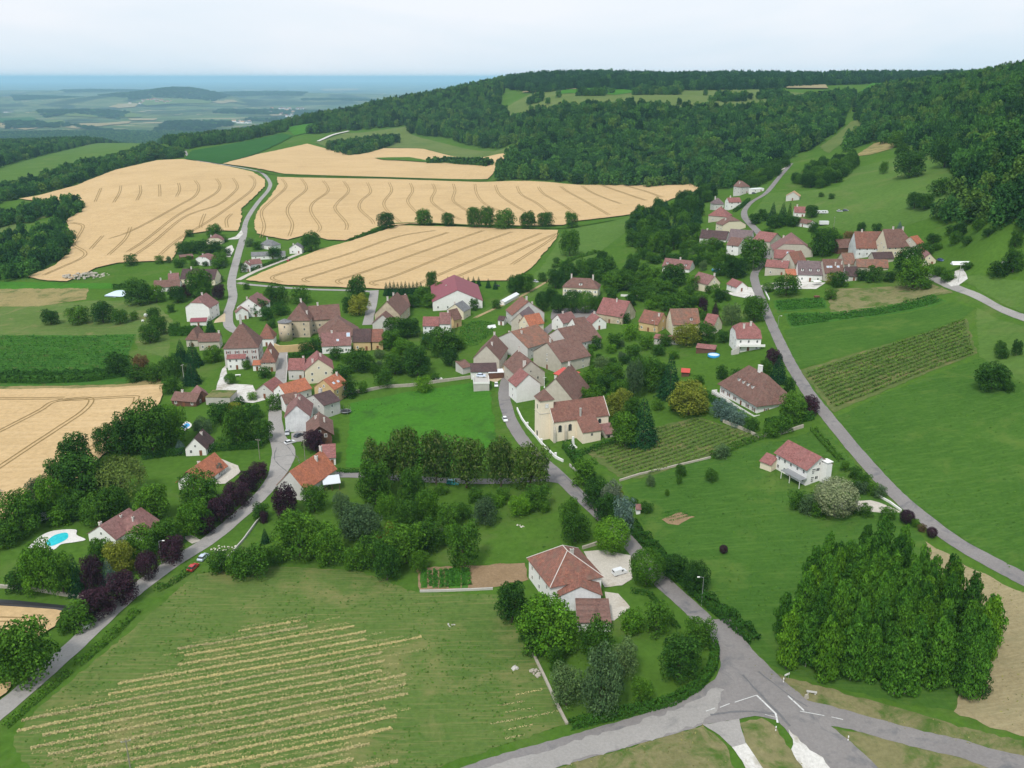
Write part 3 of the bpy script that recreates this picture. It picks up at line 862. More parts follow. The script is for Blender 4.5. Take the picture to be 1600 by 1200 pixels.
def broad_lobes(seed, n=20, cz=0.60, rx=0.36, rz=0.33, lr=(0.12, 0.19), top=1.0):
    r = random.Random(seed)
    out = [(0, 0, cz, rx * 0.72, rx * 0.72, rz * 0.75)]
    for i in range(n):
        t = math.acos(1 - 1.75 * (i + 0.5) / n)
        p = i * 2.39996 + r.uniform(-.4, .4)
        q = r.uniform(0.72, 1.02)
        lr_ = r.uniform(*lr)
        st = math.sin(t) ** 0.62
        out.append((st * math.cos(p) * rx * q, st * math.sin(p) * rx * q, cz + math.copysign(abs(math.cos(t)) ** 0.75, math.cos(t)) * rz * q * top, lr_, lr_, lr_ * 0.9))
    return out

CROWN = {}
CROWN['broad'] = [lobed('crown', broad_lobes(s, 24, 0.55, 0.36, 0.36, (0.12, 0.20)), 6000, 0.0235, s) for s in (1, 2, 3, 4)]
CROWN['round'] = [lobed('crown', [(0, 0, 0.57, 0.47, 0.47, 0.42)] * 4 + broad_lobes(9, 70, 0.57, 0.43, 0.38, (0.045, 0.07))[1:], 7000, 0.020, 9, 0.3, 0.35, 0.05, zmin=0.10)]
CROWN['linden'] = [lobed('crown', broad_lobes(s, 26, 0.56, 0.36, 0.34, (0.13, 0.19), 0.9), 5600, 0.0235, s + 20, zmin=0.13) for s in (11, 12, 13)]
CROWN['fruit'] = [lobed('crown', broad_lobes(s, 18, 0.55, 0.36, 0.33, (0.12, 0.21)), 4000, 0.026, s + 40, 0.4, 0.65, 0.25) for s in (21, 22, 23)]
CROWN['bush'] = [lobed('crown', broad_lobes(s, 14, 0.45, 0.34, 0.36, (0.13, 0.2)), 2300, 0.032, s + 60, 0.5, 0.55, 0.2, zmin=0.0) for s in (31, 32, 33)]
CROWN['forest'] = [lobed('crown', broad_lobes(s, 16, 0.62, 0.37, 0.30, (0.12, 0.2)), 850, 0.055, s + 80, 0.75, 0.4, 0.05, zmin=0.15) for s in (41, 42, 43, 44)]

def conifer(name, seed, n=3000, size=0.030, layers=15, base=0.05, wob=0.16, rad=0.5):
    rs = np.random.RandomState(seed)
    z = base + (1 - base) * (1 - np.sqrt(rs.uniform(0, 1, n)))
    lay = np.floor(z * layers) / layers
    fr = (z - lay) * layers
    rr = rad * (1 - z) ** 0.85 * (1.08 - 0.35 * fr) + 0.01
    ang = rs.uniform(0, 2 * np.pi, n)
    br = 1 + wob * np.sin(ang * 7 + np.floor(z * layers) * 2.4)
    q = rs.uniform(0.55, 1.0, n) ** 0.5
    C = np.stack([np.cos(ang) * rr * br * q, np.sin(ang) * rr * br * q, z - 0.05 * q * (1 - z)], 1)
    N = np.stack([np.cos(ang), np.sin(ang), np.full(n, 0.9)], 1) + rs.normal(size=(n, 3)) * 0.6
    return quadmesh(name, cards(C, N, size * (0.55 + 0.7 * (1 - z)), rs, 0.5))

CROWN['spruce'] = [conifer('crown', s) for s in (51, 52)]
CROWN['spruce_far'] = [conifer('crown', 53, 500, 0.055, 8)]
CROWN['pine'] = [lobed('crown', [(0, 0, .7, .22, .22, .2)] + [(0.3*math.cos(a*2.4), 0.3*math.sin(a*2.4), 0.5 + 0.4*((a*5) % 9)/9, .15, .15, .09) for a in range(12)], 1900, 0.032, 71, 0.5, 0.6)]

def poplar_lobes(seed):
    r = random.Random(seed)
    out = []
    for i in range(22):
        z = 0.20 + 0.78 * i / 21
        w = 0.46 * max(0.03, 1 - abs((z - 0.44) / 0.60) ** 1.9) ** 0.72
        w = max(w, 0.06)
        a = i * 2.39996 + r.uniform(-.5, .5)
        o = w * r.uniform(0.3, 0.75)
        lr_ = max(0.075, w * r.uniform(0.42, 0.6))
        out.append((math.cos(a) * o, math.sin(a) * o, min(z, 0.95), lr_, lr_, 0.085))
    return out
CROWN['poplar'] = [lobed('crown', poplar_lobes(s), 4600, 0.029, s, 0.4, 0.6, 0.2, zmin=0.08) for s in (61, 62, 63, 64)]

def willow(seed):
    rs = np.random.RandomState(seed)
    S = []
    for i in range(420):
        a = rs.uniform(0, 2 * np.pi); rr = 0.46 * math.sqrt(rs.uniform(0.02, 1)); 
        z0 = 0.55 + 0.43 * math.sqrt(max(0, 1 - (rr / 0.5) ** 2)) * rs.uniform(0.8, 1)
        ln = rs.uniform(0.25, 0.55) * (0.4 + rr)
        for k in range(8):
            f = k / 7
            S.append((math.cos(a) * (rr + 0.05 * f), math.sin(a) * (rr + 0.05 * f), max(0.06, z0 - ln * f * 1.3), a))
    S = np.array(S)
    C = S[:, :3] + rs.normal(size=(len(S), 3)) * 0.012
    N = np.stack([np.cos(S[:, 3]), np.sin(S[:, 3]), np.full(len(S), 0.5)], 1) + rs.normal(size=(len(S), 3)) * 0.5
    return quadmesh('crown', cards(C, N, 0.026 * rs.uniform(.7, 1.3, len(S)), rs, 0.5))
CROWN['willow'] = [willow(81)]

def trunk_mesh(h, r0, limbs, seed, spread=0.25, th=0.55):
    r = random.Random(seed)
    b = MB()
    b.tube([(0, 0, -0.03), (r.uniform(-.01, .01), r.uniform(-.01, .01), h * 0.5), (0, 0, h), (0, 0, th)], [r0 * 1.25, r0, r0 * 0.85, r0 * 0.35], 7)
    for i in range(limbs):
        a = i * 2.4 + r.uniform(-.3, .3)
        z = h * r.uniform(0.75, 1.15)
        l = spread * r.uniform(0.7, 1.1)
        b.tube([(0, 0, z), (math.cos(a) * l * .5, math.sin(a) * l * .5, z + l * .55), (math.cos(a) * l, math.sin(a) * l, z + l * 1.15)], [r0 * .55, r0 * .38, r0 * .12], 5)
    return b.mesh('trunk', [])
TRUNK = {'broad': trunk_mesh(.28, .030, 6, 1), 'round': trunk_mesh(.25, .028, 5, 2), 'linden': trunk_mesh(.26, .026, 6, 3), 'fruit': trunk_mesh(.26, .026, 6, 4, .28),
         'bush': trunk_mesh(.1, .022, 5, 5, .25, .4), 'forest': trunk_mesh(.35, .025, 4, 6), 'spruce': trunk_mesh(.2, .022, 0, 7, .1, .85), 'spruce_far': trunk_mesh(.2, .022, 0, 7, .1, .85), 'pine': trunk_mesh(.5, .022, 6, 8, .2, .75),
         'poplar': trunk_mesh(.3, .02, 3, 9, .12, .8), 'willow': trunk_mesh(.3, .03, 6, 10, .25, .7)}
NAME = {'broad': 'broadleaf_tree', 'round': 'clipped_tree', 'linden': 'linden_tree', 'fruit': 'fruit_tree', 'bush': 'bush', 'forest': 'broadleaf_tree', 'spruce': 'spruce_tree', 'spruce_far': 'spruce_tree', 'pine': 'pine_tree', 'poplar': 'poplar_tree', 'willow': 'willow_tree'}

def tree_at(p, h, w, kind='broad', col='mid', label=None, group=None, rot=None):
    me = rnd.choice(CROWN[kind])
    root = empty(NAME[kind], p, rnd.uniform(0, 6.28) if rot is None else rot)
    root.scale = (w, w, h)
    for nm, mesh, mt in (('crown', me, MAT['leaf_' + col]), ('trunk', TRUNK[kind], MAT['bark_pale' if col in ('poplar', 'silver') else 'bark'])):
        if not mesh.materials: mesh.materials.append(mt)
        o = bpy.data.objects.new(nm, mesh)
        COL.objects.link(o)
        o.parent = root
        o.material_slots[0].link = 'OBJECT'
        o.material_slots[0].material = mt
    tag(root, label, 'bush' if kind == 'bush' else 'tree', group)
    return root

ORD = ['first', 'second', 'third', 'fourth', 'fifth', 'sixth', 'seventh', 'eighth', 'ninth', 'tenth', 'eleventh', 'twelfth', 'thirteenth', 'fourteenth', 'fifteenth']
def trees(place, rows, one=None):
    """rows: (u, vbase, vtop, width px, kind, colour) ; place: where they stand"""
    kinds = {}
    for r in rows: kinds.setdefault((r[4], r[5]), []).append(r)
    for (kind, col), L in kinds.items():
        L.sort(key=lambda r: r[0])
        word = {'mid': 'green', 'dark': 'dark green', 'bright': 'bright green', 'yellow': 'yellow-green', 'linden': 'pale-flecked', 'grey': 'grey-green', 'silver': 'silvery', 'purple': 'dark purple', 'spruce': 'dark', 'blue': 'blue-green', 'poplar': 'green', 'willow': 'pale green', 'rust': 'rusty', 'hedge': 'dark green'}[col]
        kw = {'broad': 'leafy tree', 'round': 'ball-clipped tree', 'linden': 'lime tree', 'fruit': 'small orchard tree', 'bush': 'bush', 'forest': 'leafy tree', 'spruce': 'spruce', 'spruce_far': 'spruce', 'pine': 'pine', 'poplar': 'poplar', 'willow': 'weeping willow'}[kind]
        for i, (u, vb, vt, w, *_r) in enumerate(L):
            p = G(u, vb)
            m_ = mpp(p)
            el = math.atan2(CAM_H - p.z, p.length)
            base = f'{word} {kw} {place}'
            if len(L) == 1: lab, grp = base, None
            elif len(L) <= 15: lab, grp = f'{base}, {ORD[i]} from left', f'{kw}s {place}'
            else: lab, grp = base, f'{kw}s {place}'
            ww = w * m_ * 1.08
            tgt, ce, se = (vb - vt) * m_, math.cos(el), math.sin(el)
            lo, hi = 0.5, 60.0
            for _ in range(24):
                hh = (lo + hi) / 2
                if 0.55 * hh * ce + math.hypot(0.45 * hh * ce, 0.42 * ww * se) > tgt * 0.93: hi = hh
                else: lo = hh
            tree_at(p, max(hh, ww * 0.72, 1.0), ww, kind, col, lab, grp)

def scatter(poly, spacing, seed, jit=0.45, exclude=(), world=False):
    W = [tuple(p[:2]) for p in poly] if world else [tuple(P(p)[:2]) for p in poly]
    rs = np.random.RandomState(seed)
    A = np.array(W)
    xs = np.arange(A[:, 0].min(), A[:, 0].max() + spacing, spacing)
    ys = np.arange(A[:, 1].min(), A[:, 1].max() + spacing, spacing * 0.87)
    X, Y = np.meshgrid(xs, ys)
    X = X + (np.arange(len(ys)) % 2)[:, None] * spacing * 0.5
    X, Y = X.ravel(), Y.ravel()
    X = X + rs.uniform(-jit, jit, len(X)) * spacing; Y = Y + rs.uniform(-jit, jit, len(Y)) * spacing
    k = inpoly(X, Y, W)
    for e in exclude:
        k &= ~inpoly(X, Y, [tuple(P(p)[:2]) for p in e])
    X, Y = X[k], Y[k]
    return X, Y, ground(X, Y)

# woods: one mass of trees each (crowns set out on points)
def wood(name, label, polys, spacing, hrange, col, seed, exclude=(), conif=0.0, width=1.02, maxd=None):
    xs, ys, zs = [], [], []
    for i, p in enumerate(polys):
        a = scatter(p, spacing, seed + i, 0.42, exclude)
        xs.append(a[0]); ys.append(a[1]); zs.append(a[2])
    X, Y, Z = np.concatenate(xs), np.concatenate(ys), np.concatenate(zs)
    n = len(X)
    rs = np.random.RandomState(seed + 99)
    me = bpy.data.meshes.new(name)
    me.vertices.add(n)
    me.vertices.foreach_set('co', np.stack([X, Y, Z - 0.5], 1).ravel().astype(np.float32))
    h = (hrange[0] * 0.8 + (hrange[1] * 1.12 - hrange[0] * 0.8) * rs.uniform(0, 1, n) ** 1.1) * (1 + 0.12 * np.sin(X / 60) * np.cos(Y / 75))
    cf = rs.uniform(size=n) < conif * (0.5 + np.sin(X / 90 + Y / 130) ** 2)
    w = np.where(cf, spacing * 0.75, spacing * width) * rs.uniform(0.75, 1.4, n)
    sc = me.attributes.new('tree_scale', 'FLOAT_VECTOR', 'POINT')
    sc.data.foreach_set('vector', np.stack([w, w, np.where(cf, h * 1.2, h)], 1).ravel().astype(np.float32))
    ro = me.attributes.new('tree_rot', 'FLOAT', 'POINT')
    ro.data.foreach_set('value', rs.uniform(0, 6.28, n).astype(np.float32))
    ix = me.attributes.new('tree_pick', 'INT', 'POINT')
    nb = len(CROWN['forest'])
    pick = np.where(cf, nb, rs.randint(0, nb, n))
    light = (rs.uniform(size=n) < 0.16 + 0.12 * np.sin(X / 70 + 1) * np.cos(Y / 55)) & ~cf
    pick = np.where(light, nb + 1 + rs.randint(0, 2, n), pick)
    ix.data.foreach_set('value', pick.astype(np.int32))
    o = link(name, me)
    srcc = bpy.data.collections.new(name + '_sources')
    for k, mesh in enumerate(CROWN['forest'] + CROWN['spruce_far'] + CROWN['forest'][:2]):
        if not mesh.materials: mesh.materials.append(MAT['leaf_forest'])
        so = bpy.data.objects.new('%s_%02d' % (name, k), mesh)
        so.material_slots[0].link = 'OBJECT'
        so.material_slots[0].material = MAT['leaf_' + col] if k < nb else MAT['leaf_spruce'] if k == nb else MAT['leaf_forest_light' if col == 'forest' else 'leaf_forest']
        srcc.objects.link(so)
    ng = bpy.data.node_groups.new(name, 'GeometryNodeTree')
    ng.interface.new_socket('Geometry', in_out='INPUT', socket_type='NodeSocketGeometry')
    ng.interface.new_socket('Geometry', in_out='OUTPUT', socket_type='NodeSocketGeometry')
    N = ng.nodes
    gi, go = N.new('NodeGroupInput'), N.new('NodeGroupOutput')
    iop = N.new('GeometryNodeInstanceOnPoints')
    ci = N.new('GeometryNodeCollectionInfo')
    ci.inputs['Collection'].default_value = srcc
    ci.inputs['Separate Children'].default_value = True
    ci.inputs['Reset Children'].default_value = True
    iop.inputs['Pick Instance'].default_value = True
    def attr(nm, dt):
        a = N.new('GeometryNodeInputNamedAttribute'); a.data_type = dt; a.inputs['Name'].default_value = nm
        return [s for s in a.outputs if s.enabled and s.name == 'Attribute'][0]
    cx = N.new('ShaderNodeCombineXYZ')
    ng.links.new(attr('tree_rot', 'FLOAT'), cx.inputs['Z'])
    e2r = N.new('FunctionNodeEulerToRotation')
    ng.links.new(cx.outputs[0], e2r.inputs[0])
    ng.links.new(gi.outputs[0], iop.inputs['Points'])
    ng.links.new(ci.outputs[0], iop.inputs['Instance'])
    ng.links.new(attr('tree_pick', 'INT'), iop.inputs['Instance Index'])
    ng.links.new(e2r.outputs[0], iop.inputs['Rotation'])
    ng.links.new(attr('tree_scale', 'FLOAT_VECTOR'), iop.inputs['Scale'])
    ng.links.new(iop.outputs[0], go.inputs[0])
    md = o.modifiers.new('trees', 'NODES')
    md.node_group = ng
    tag(o, label, 'wood', None, 'stuff')
    print('wood', name, n)
    return o

MEADOW1 = [(840,1760,'d'),(900,1700,'d'),(960,1690,'d'),(1000,1640,'d'),(1060,1640,'d'),(1100,1660,'d'),(1130,1620,'d'),(1200,1580,'d'),(1280,1600,'d'),(1270,1760,'d'),(1150,1900,'d'),(1000,1960,'d'),(850,1990,'d'),(820,1900,'d')]
YELLOW = [(492,223),(540,208),(634,198),(640,209),(820,222),(802,241),(660,233),(600,231),(560,240),(525,235)]
wood('wood', 'dense green wood covering the hillside above the long wheat field', [
    [(300,231),(380,221),(440,207),(490,210),(540,204),(635,197),(640,210),(700,217),(822,221),(806,240),(786,262),(772,284),(900,288),(1080,289),(1104,296),(1130,300),(1185,276),(1232,250),(1262,236),(1290,216),(1315,198),
     (1290,1500,'d'),(1200,1470,'d'),(1100,1500,'d'),(1000,1540,'d'),(900,1560,'d'),(800,1700,'d'),(780,1950,'d'),(790,2300,'d'),(790,2500,'d'),(730,2450,'d'),(600,2300,'d'),(430,2200,'d'),(330,2150,'d')]],
    12.0, (13, 19), 'forest', 100, [MEADOW1, [(443,201),(495,193),(490,206),(460,213)]], 0.02)
wood('skyline_wood', 'dark wood along the skyline of the plateau', [
    [(780,2250,'d'),(850,2000,'d'),(900,2010,'d'),(1000,1980,'d'),(1150,1930,'d'),(1220,2000,'d'),(1300,2110,'d'),(1450,2110,'d'),(1600,2000,'d'),(1700,2000,'d'),(1700,2750,'d'),(800,2750,'d')]],
    14.0, (14, 20), 'forest_far', 200, [], 0.35)
wood('hill_wood', 'dense wood on the steep hill at the right edge', [
    [(1640,395),(1560,365),(1500,352),(1450,348),(1478,334),(1503,292),(1484,262),(1440,240),(1405,222),(1405,212),(1362,203),(1345,193),(1330,1450,'d'),(1400,1800,'d'),(1500,1800,'d'),(1600,1500,'d'),(1800,1200,'d'),(1900,700,'d'),(1800,430,'d')]],
    10.5, (12, 18), 'forest', 300, [], 0.0)
wood('valley_wood', 'wood lining the valley floor behind the upper hamlet', [
    [(1240,240),(1262,236),(1290,216),(1318,196),(1330,1650,'d'),(1260,1700,'d'),(1200,1520,'d'),(1180,1480,'d')],
    [(1335,186),(1365,184),(1405,212),(1395,228),(1362,222),(1340,232),(1318,240),(1325,225),(1352,205)]],
    11.0, (12, 17), 'forest', 350)
wood('valley_wood', 'belt of trees beyond the sloping green field at far left', [
    [(-80,290),(0,262),(130,228),(240,220),(262,228),(290,234),(330,225),(380,214),(330,208),(200,206),(0,208),(-80,212)]], 13.0, (13, 18), 'forest', 400, [], 0.04)
wood('hedge_wood', 'narrow belt of trees along the upper edge of the left wheat field', [
    [(-80,345),(0,318),(60,305),(120,289),(180,265),(245,250),(284,248),(286,240),(252,236),(240,231),(180,249),(60,284),(-60,308)]], 10.5, (10, 14), 'forest', 450)
wood('valley_wood', 'dark wood in the hollow left of the big wheat field', [
    [(-80,455),(0,443),(40,436),(86,416),(110,394),(110,372),(95,362),(60,372),(20,378),(-80,385)],
    [(-60,348),(10,345),(50,330),(95,322),(128,320),(130,328),(106,345),(95,360),(85,352),(95,336),(40,350),(0,356),(-60,368)]], 9.0, (10, 15), 'forest', 500)
wood('copse', 'copses standing between the upper wheat and the plateau meadows', [[(512,236),(545,244),(575,240),(600,232),(625,222),(615,218),(560,226),(515,228)], [(985,1840,'d'),(1060,1840,'d'),(1065,1940,'d'),(1000,1960,'d')], [(900,1770,'d'),(940,1770,'d'),(948,1840,'d'),(908,1850,'d')], [(1115,1650,'d'),(1160,1650,'d'),(1168,1720,'d'),(1118,1725,'d')], [(1180,1700,'d'),(1232,1690,'d'),(1228,1770,'d'),(1185,1780,'d')], [(822,1820,'d'),(846,1800,'d'),(850,1880,'d'),(826,1890,'d')]], 12.0, (11, 16), 'forest', 550)
wood('far_wood', 'bluish woods on the far plain', [
    [(60,8255,'d'),(110,8636,'d'),(180,8255,'d'),(200,9017,'d'),(100,9398,'d'),(50,9017,'d')],
    [(235,6604,'d'),(300,6540,'d'),(360,6922,'d'),(350,7302,'d'),(260,7302,'d')],
    [(205,11303,'d'),(330,11557,'d'),(360,12573,'d'),(200,12573,'d'),(150,12065,'d')],
    [(0,6604,'d'),(100,6858,'d'),(200,6223,'d'),(205,6350,'d'),(100,7048,'d'),(0,6922,'d')],
    [(330,9398,'d'),(480,9017,'d'),(500,9779,'d'),(340,10033,'d')],
    [(20,12446,'d'),(130,12954,'d'),(130,13970,'d'),(10,13970,'d')], [(340,14478,'d'),(470,14732,'d'),(480,15621,'d'),(330,15621,'d')],
    [(100,16510,'d'),(220,16764,'d'),(220,17780,'d'),(90,17780,'d')], [(470,12954,'d'),(600,13081,'d'),(600,13843,'d'),(470,13843,'d')],
    [(0,6731,'d'),(60,6794,'d'),(55,7239,'d'),(0,7302,'d')], [(380,8001,'d'),(440,7938,'d'),(440,8255,'d'),(380,8318,'d')],
    [(450,7874,'d'),(600,7493,'d'),(620,8128,'d'),(460,8255,'d')]], 46.0, (15, 22), 'forest_far', 600)

# ------------------------------------------------------------------ buildings
roofmat('roof_brown', (0.172, 0.092, 0.074), (0.225, 0.130, 0.105), (0.115, 0.105, 0.085))
roofmat('roof_dark', (0.080, 0.050, 0.050), (0.120, 0.070, 0.066), (0.10, 0.085, 0.075), 0.4, 0.25)
roofmat('roof_mauve', (0.222, 0.110, 0.100), (0.262, 0.148, 0.132), (0.150, 0.100, 0.095), 0.4, 0.2)
roofmat('roof_greymauve', (0.170, 0.125, 0.128), (0.205, 0.155, 0.155), (0.130, 0.105, 0.100), 0.4, 0.2)
roofmat('roof_red', (0.255, 0.105, 0.095), (0.290, 0.140, 0.128), (0.200, 0.100, 0.085), 0.4, 0.2)
roofmat('roof_orange', (0.430, 0.150, 0.080), (0.350, 0.135, 0.085), (0.280, 0.130, 0.085), 0.5, 0.25)
roofmat('roof_tile', (0.260, 0.108, 0.076), (0.190, 0.100, 0.080), (0.150, 0.115, 0.085), 0.6, 0.45)
roofmat('roof_mottled', (0.215, 0.125, 0.095), (0.290, 0.130, 0.085), (0.130, 0.110, 0.080), 0.7, 0.6)
roofmat('roof_slate', (0.175, 0.175, 0.180), (0.215, 0.215, 0.215), (0.150, 0.150, 0.145), 0.4, 0.2)
roofmat('roof_tan', (0.480, 0.300, 0.180), (0.420, 0.260, 0.160), (0.300, 0.200, 0.140), 0.4, 0.2)
wallmat('wall_white', (0.84, 0.83, 0.80), (0.55, 0.53, 0.49), 0.35)
wallmat('wall_cream', (0.74, 0.66, 0.50), (0.55, 0.47, 0.34), 0.35)
wallmat('wall_church', (0.86, 0.76, 0.60), (0.62, 0.52, 0.39), 0.35, 0.35)
wallmat('wall_stone', (0.54, 0.50, 0.42), (0.34, 0.30, 0.24), 0.6, 0.5, 0.6)
wallmat('wall_grey', (0.60, 0.585, 0.55), (0.40, 0.38, 0.35), 0.5, 0.5)
wallmat('wall_ochre', (0.62, 0.45, 0.23), (0.42, 0.30, 0.17), 0.6, 0.4)
wallmat('wall_old', (0.58, 0.49, 0.35), (0.28, 0.24, 0.18), 0.75, 0.3, 0.6)
wallmat('wall_dirty', (0.76, 0.77, 0.77), (0.34, 0.35, 0.36), 0.65, 0.35)
wallmat('wall_wood', (0.145, 0.075, 0.050), (0.08, 0.045, 0.035), 0.5, 0.8)
wallmat('concrete', (0.50, 0.48, 0.44), (0.33, 0.31, 0.28), 0.5, 0.5)
wallmat('dry_stone', (0.44, 0.40, 0.33), (0.25, 0.225, 0.18), 0.7, 0.9, 0.8)
plain('roof_crimson', (0.225, 0.052, 0.066), 0.6, 0.08, 0.4)
plain('red_sheet', (0.52, 0.075, 0.055), 0.5, 0.1, 0.6)
plain('white_sheet', (0.78, 0.80, 0.80), 0.5, 0.06, 0.8)
plain('frame_white', (0.80, 0.79, 0.76), 0.6, 0.05)
plain('frame_stone', (0.58, 0.54, 0.46), 0.9, 0.1)
plain('shutter_brown', (0.17, 0.055, 0.040), 0.7, 0.1)
plain('shutter_white', (0.80, 0.80, 0.79), 0.7, 0.05)
plain('shutter_grey', (0.30, 0.30, 0.30), 0.7, 0.05)
plain('wood_door', (0.20, 0.075, 0.035), 0.7, 0.15)
plain('dark_hole', (0.02, 0.018, 0.016), 0.9, 0.1)
plain('metal_grey', (0.40, 0.41, 0.42), 0.45, 0.08, 2.0, 0.6)
plain('mortar_white', (0.62, 0.58, 0.53), 0.9, 0.12)
plain('black_thing', (0.02, 0.02, 0.022), 0.6, 0.1)
m, t, b = nodes('glass')
b.inputs['Base Color'].default_value = (0.03, 0.035, 0.04, 1)
b.inputs['Roughness'].default_value = 0.08
b.inputs['Specular IOR Level'].default_value = 0.8
m, t, b = nodes('skylight')
b.inputs['Base Color'].default_value = (0.42, 0.52, 0.62, 1)
b.inputs['Roughness'].default_value = 0.05
b.inputs['Specular IOR Level'].default_value = 1.0
m, t, b = nodes('clear_roof')
b.inputs['Base Color'].default_value = (0.62, 0.66, 0.68, 1)
b.inputs['Roughness'].default_value = 0.15

_wm = {}
def window_mesh(w, h, frame='frame_white', arch=False):
    k = (w, h, frame, arch)
    if k in _wm: return _wm[k]
    b = MB()
    f = 0.10
    def outline(ins, n=7):
        a = w / 2 - ins
        if not arch: return [(-a, ins), (a, ins), (a, h - ins), (-a, h - ins)]
        s = h - w / 2
        return [(-a, ins), (a, ins)] + [(a * math.cos(q * math.pi / n), s + a * math.sin(q * math.pi / n)) for q in range(n + 1)]
    o, i = outline(-0.06), outline(f)
    n = len(o)
    V = [(x, -0.05, z) for x, z in o] + [(x, -0.05, z) for x, z in i] + [(x, 0.0, z) for x, z in o] + [(x, -0.015, z) for x, z in i]
    F, I = [], []
    for q in range(n):
        r = (q + 1) % n
        F += [(q, r, n + r, n + q), (q, 2*n + q, 2*n + r, r), (n + q, n + r, 3*n + r, 3*n + q)]; I += [0, 0, 0]
    F.append(tuple(3*n + q for q in range(n))); I.append(1)
    b.V, b.F, b.I = V, F, I
    if not arch and w > 0.7:
        b.box(-0.03, 0.03, -0.04, -0.016, f, h - f, 0)
    _wm[k] = b.mesh('window', [MAT[frame], MAT['glass']])
    return _wm[k]

_bx = {}
def boxmesh(key, x0, x1, y0, y1, z0, z1, mat):
    k = (key, x0, x1, y0, y1, z0, z1, mat)
    if k not in _bx: _bx[k] = MB().box(x0, x1, y0, y1, z0, z1).mesh(key, MAT[mat])
    return _bx[k]

def on_wall(root, me, name, p, ang):
    o = bpy.data.objects.new(name, me)
    COL.objects.link(o)
    o.parent = root
    o.location = p
    o.rotation_euler = (0, 0, ang)
    return o

def roof_shape(a, bb, hw, hr, e0, e1, ov, og, th=0.16):
    """roof in a frame with its ridge along +x; returns verts, faces (closed slab) and the ridge segment"""
    s = hr / (bb / 2)
    zE = hw - ov * s + th
    top = hw + hr + th
    yc = bb / 2
    def end(e, xend, sg):
        if e == 'g': return dict(xe=xend - sg * og, xr=xend - sg * og, k=None)
        if e == 'h': return dict(xe=xend - sg * ov, xr=xend + sg * min(bb * 0.42, a * 0.49), k=None)
        k = 0.5
        return dict(xe=xend - sg * og, xr=xend + sg * (1 - k) * bb / 2 * 0.75, k=k, zk=hw + k * hr + th - og * 0.3, yk=(1 - k) * bb / 2 + 0.05)
    A, B = end(e0, 0.0, 1), end(e1, a, -1)
    V, T = [], []
    def v(*p):
        V.append(p); return len(V) - 1
    f0, f1 = v(A['xe'], -ov, zE), v(B['xe'], -ov, zE)
    b0, b1 = v(A['xe'], bb + ov, zE), v(B['xe'], bb + ov, zE)
    r0, r1 = v(A['xr'], yc, top), v(B['xr'], yc, top)
    fr, bk = [f0, f1], [b1, b0]
    if B['k']:
        kf, kb = v(B['xe'], yc - B['yk'], B['zk']), v(B['xe'], yc + B['yk'], B['zk'])
        fr.append(kf); bk.insert(0, kb); T.append((kf, kb, r1))
    fr.append(r1); fr.append(r0)
    bk2 = [r0, r1]
    if A['k']:
        kf, kb = v(A['xe'], yc - A['yk'], A['zk']), v(A['xe'], yc + A['yk'], A['zk'])
        fr.append(kf); T.append((kb, kf, r0))
        back = [r0, r1] + bk + [kb]
    else:
        back = [r0, r1] + bk
    T += [tuple(fr), tuple(back)]
    if e0 == 'h': T.append((b0, f0, r0))
    if e1 == 'h': T.append((f1, b1, r1))
    n = len(V)
    V += [(x, y, z - th) for x, y, z in V]
    F = list(T) + [tuple(n + i for i in reversed(f)) for f in T]
    cnt = {}
    for f in T:
        for i in range(len(f)):
            cnt[(f[i], f[(i+1) % len(f)])] = 1
    for (p, q) in list(cnt):
        if (q, p) not in cnt: F.append((q, p, n + p, n + q))
    return V, F, ((A['xr'], yc, top), (B['xr'], yc, top))

def fixed(name, V, F, mats, I=None):
    me = pymesh(name, V, F, mats, I)
    bm = bmesh.new(); bm.from_mesh(me)
    bmesh.ops.recalc_face_normals(bm, faces=bm.faces)
    bm.to_mesh(me); bm.free()
    return me

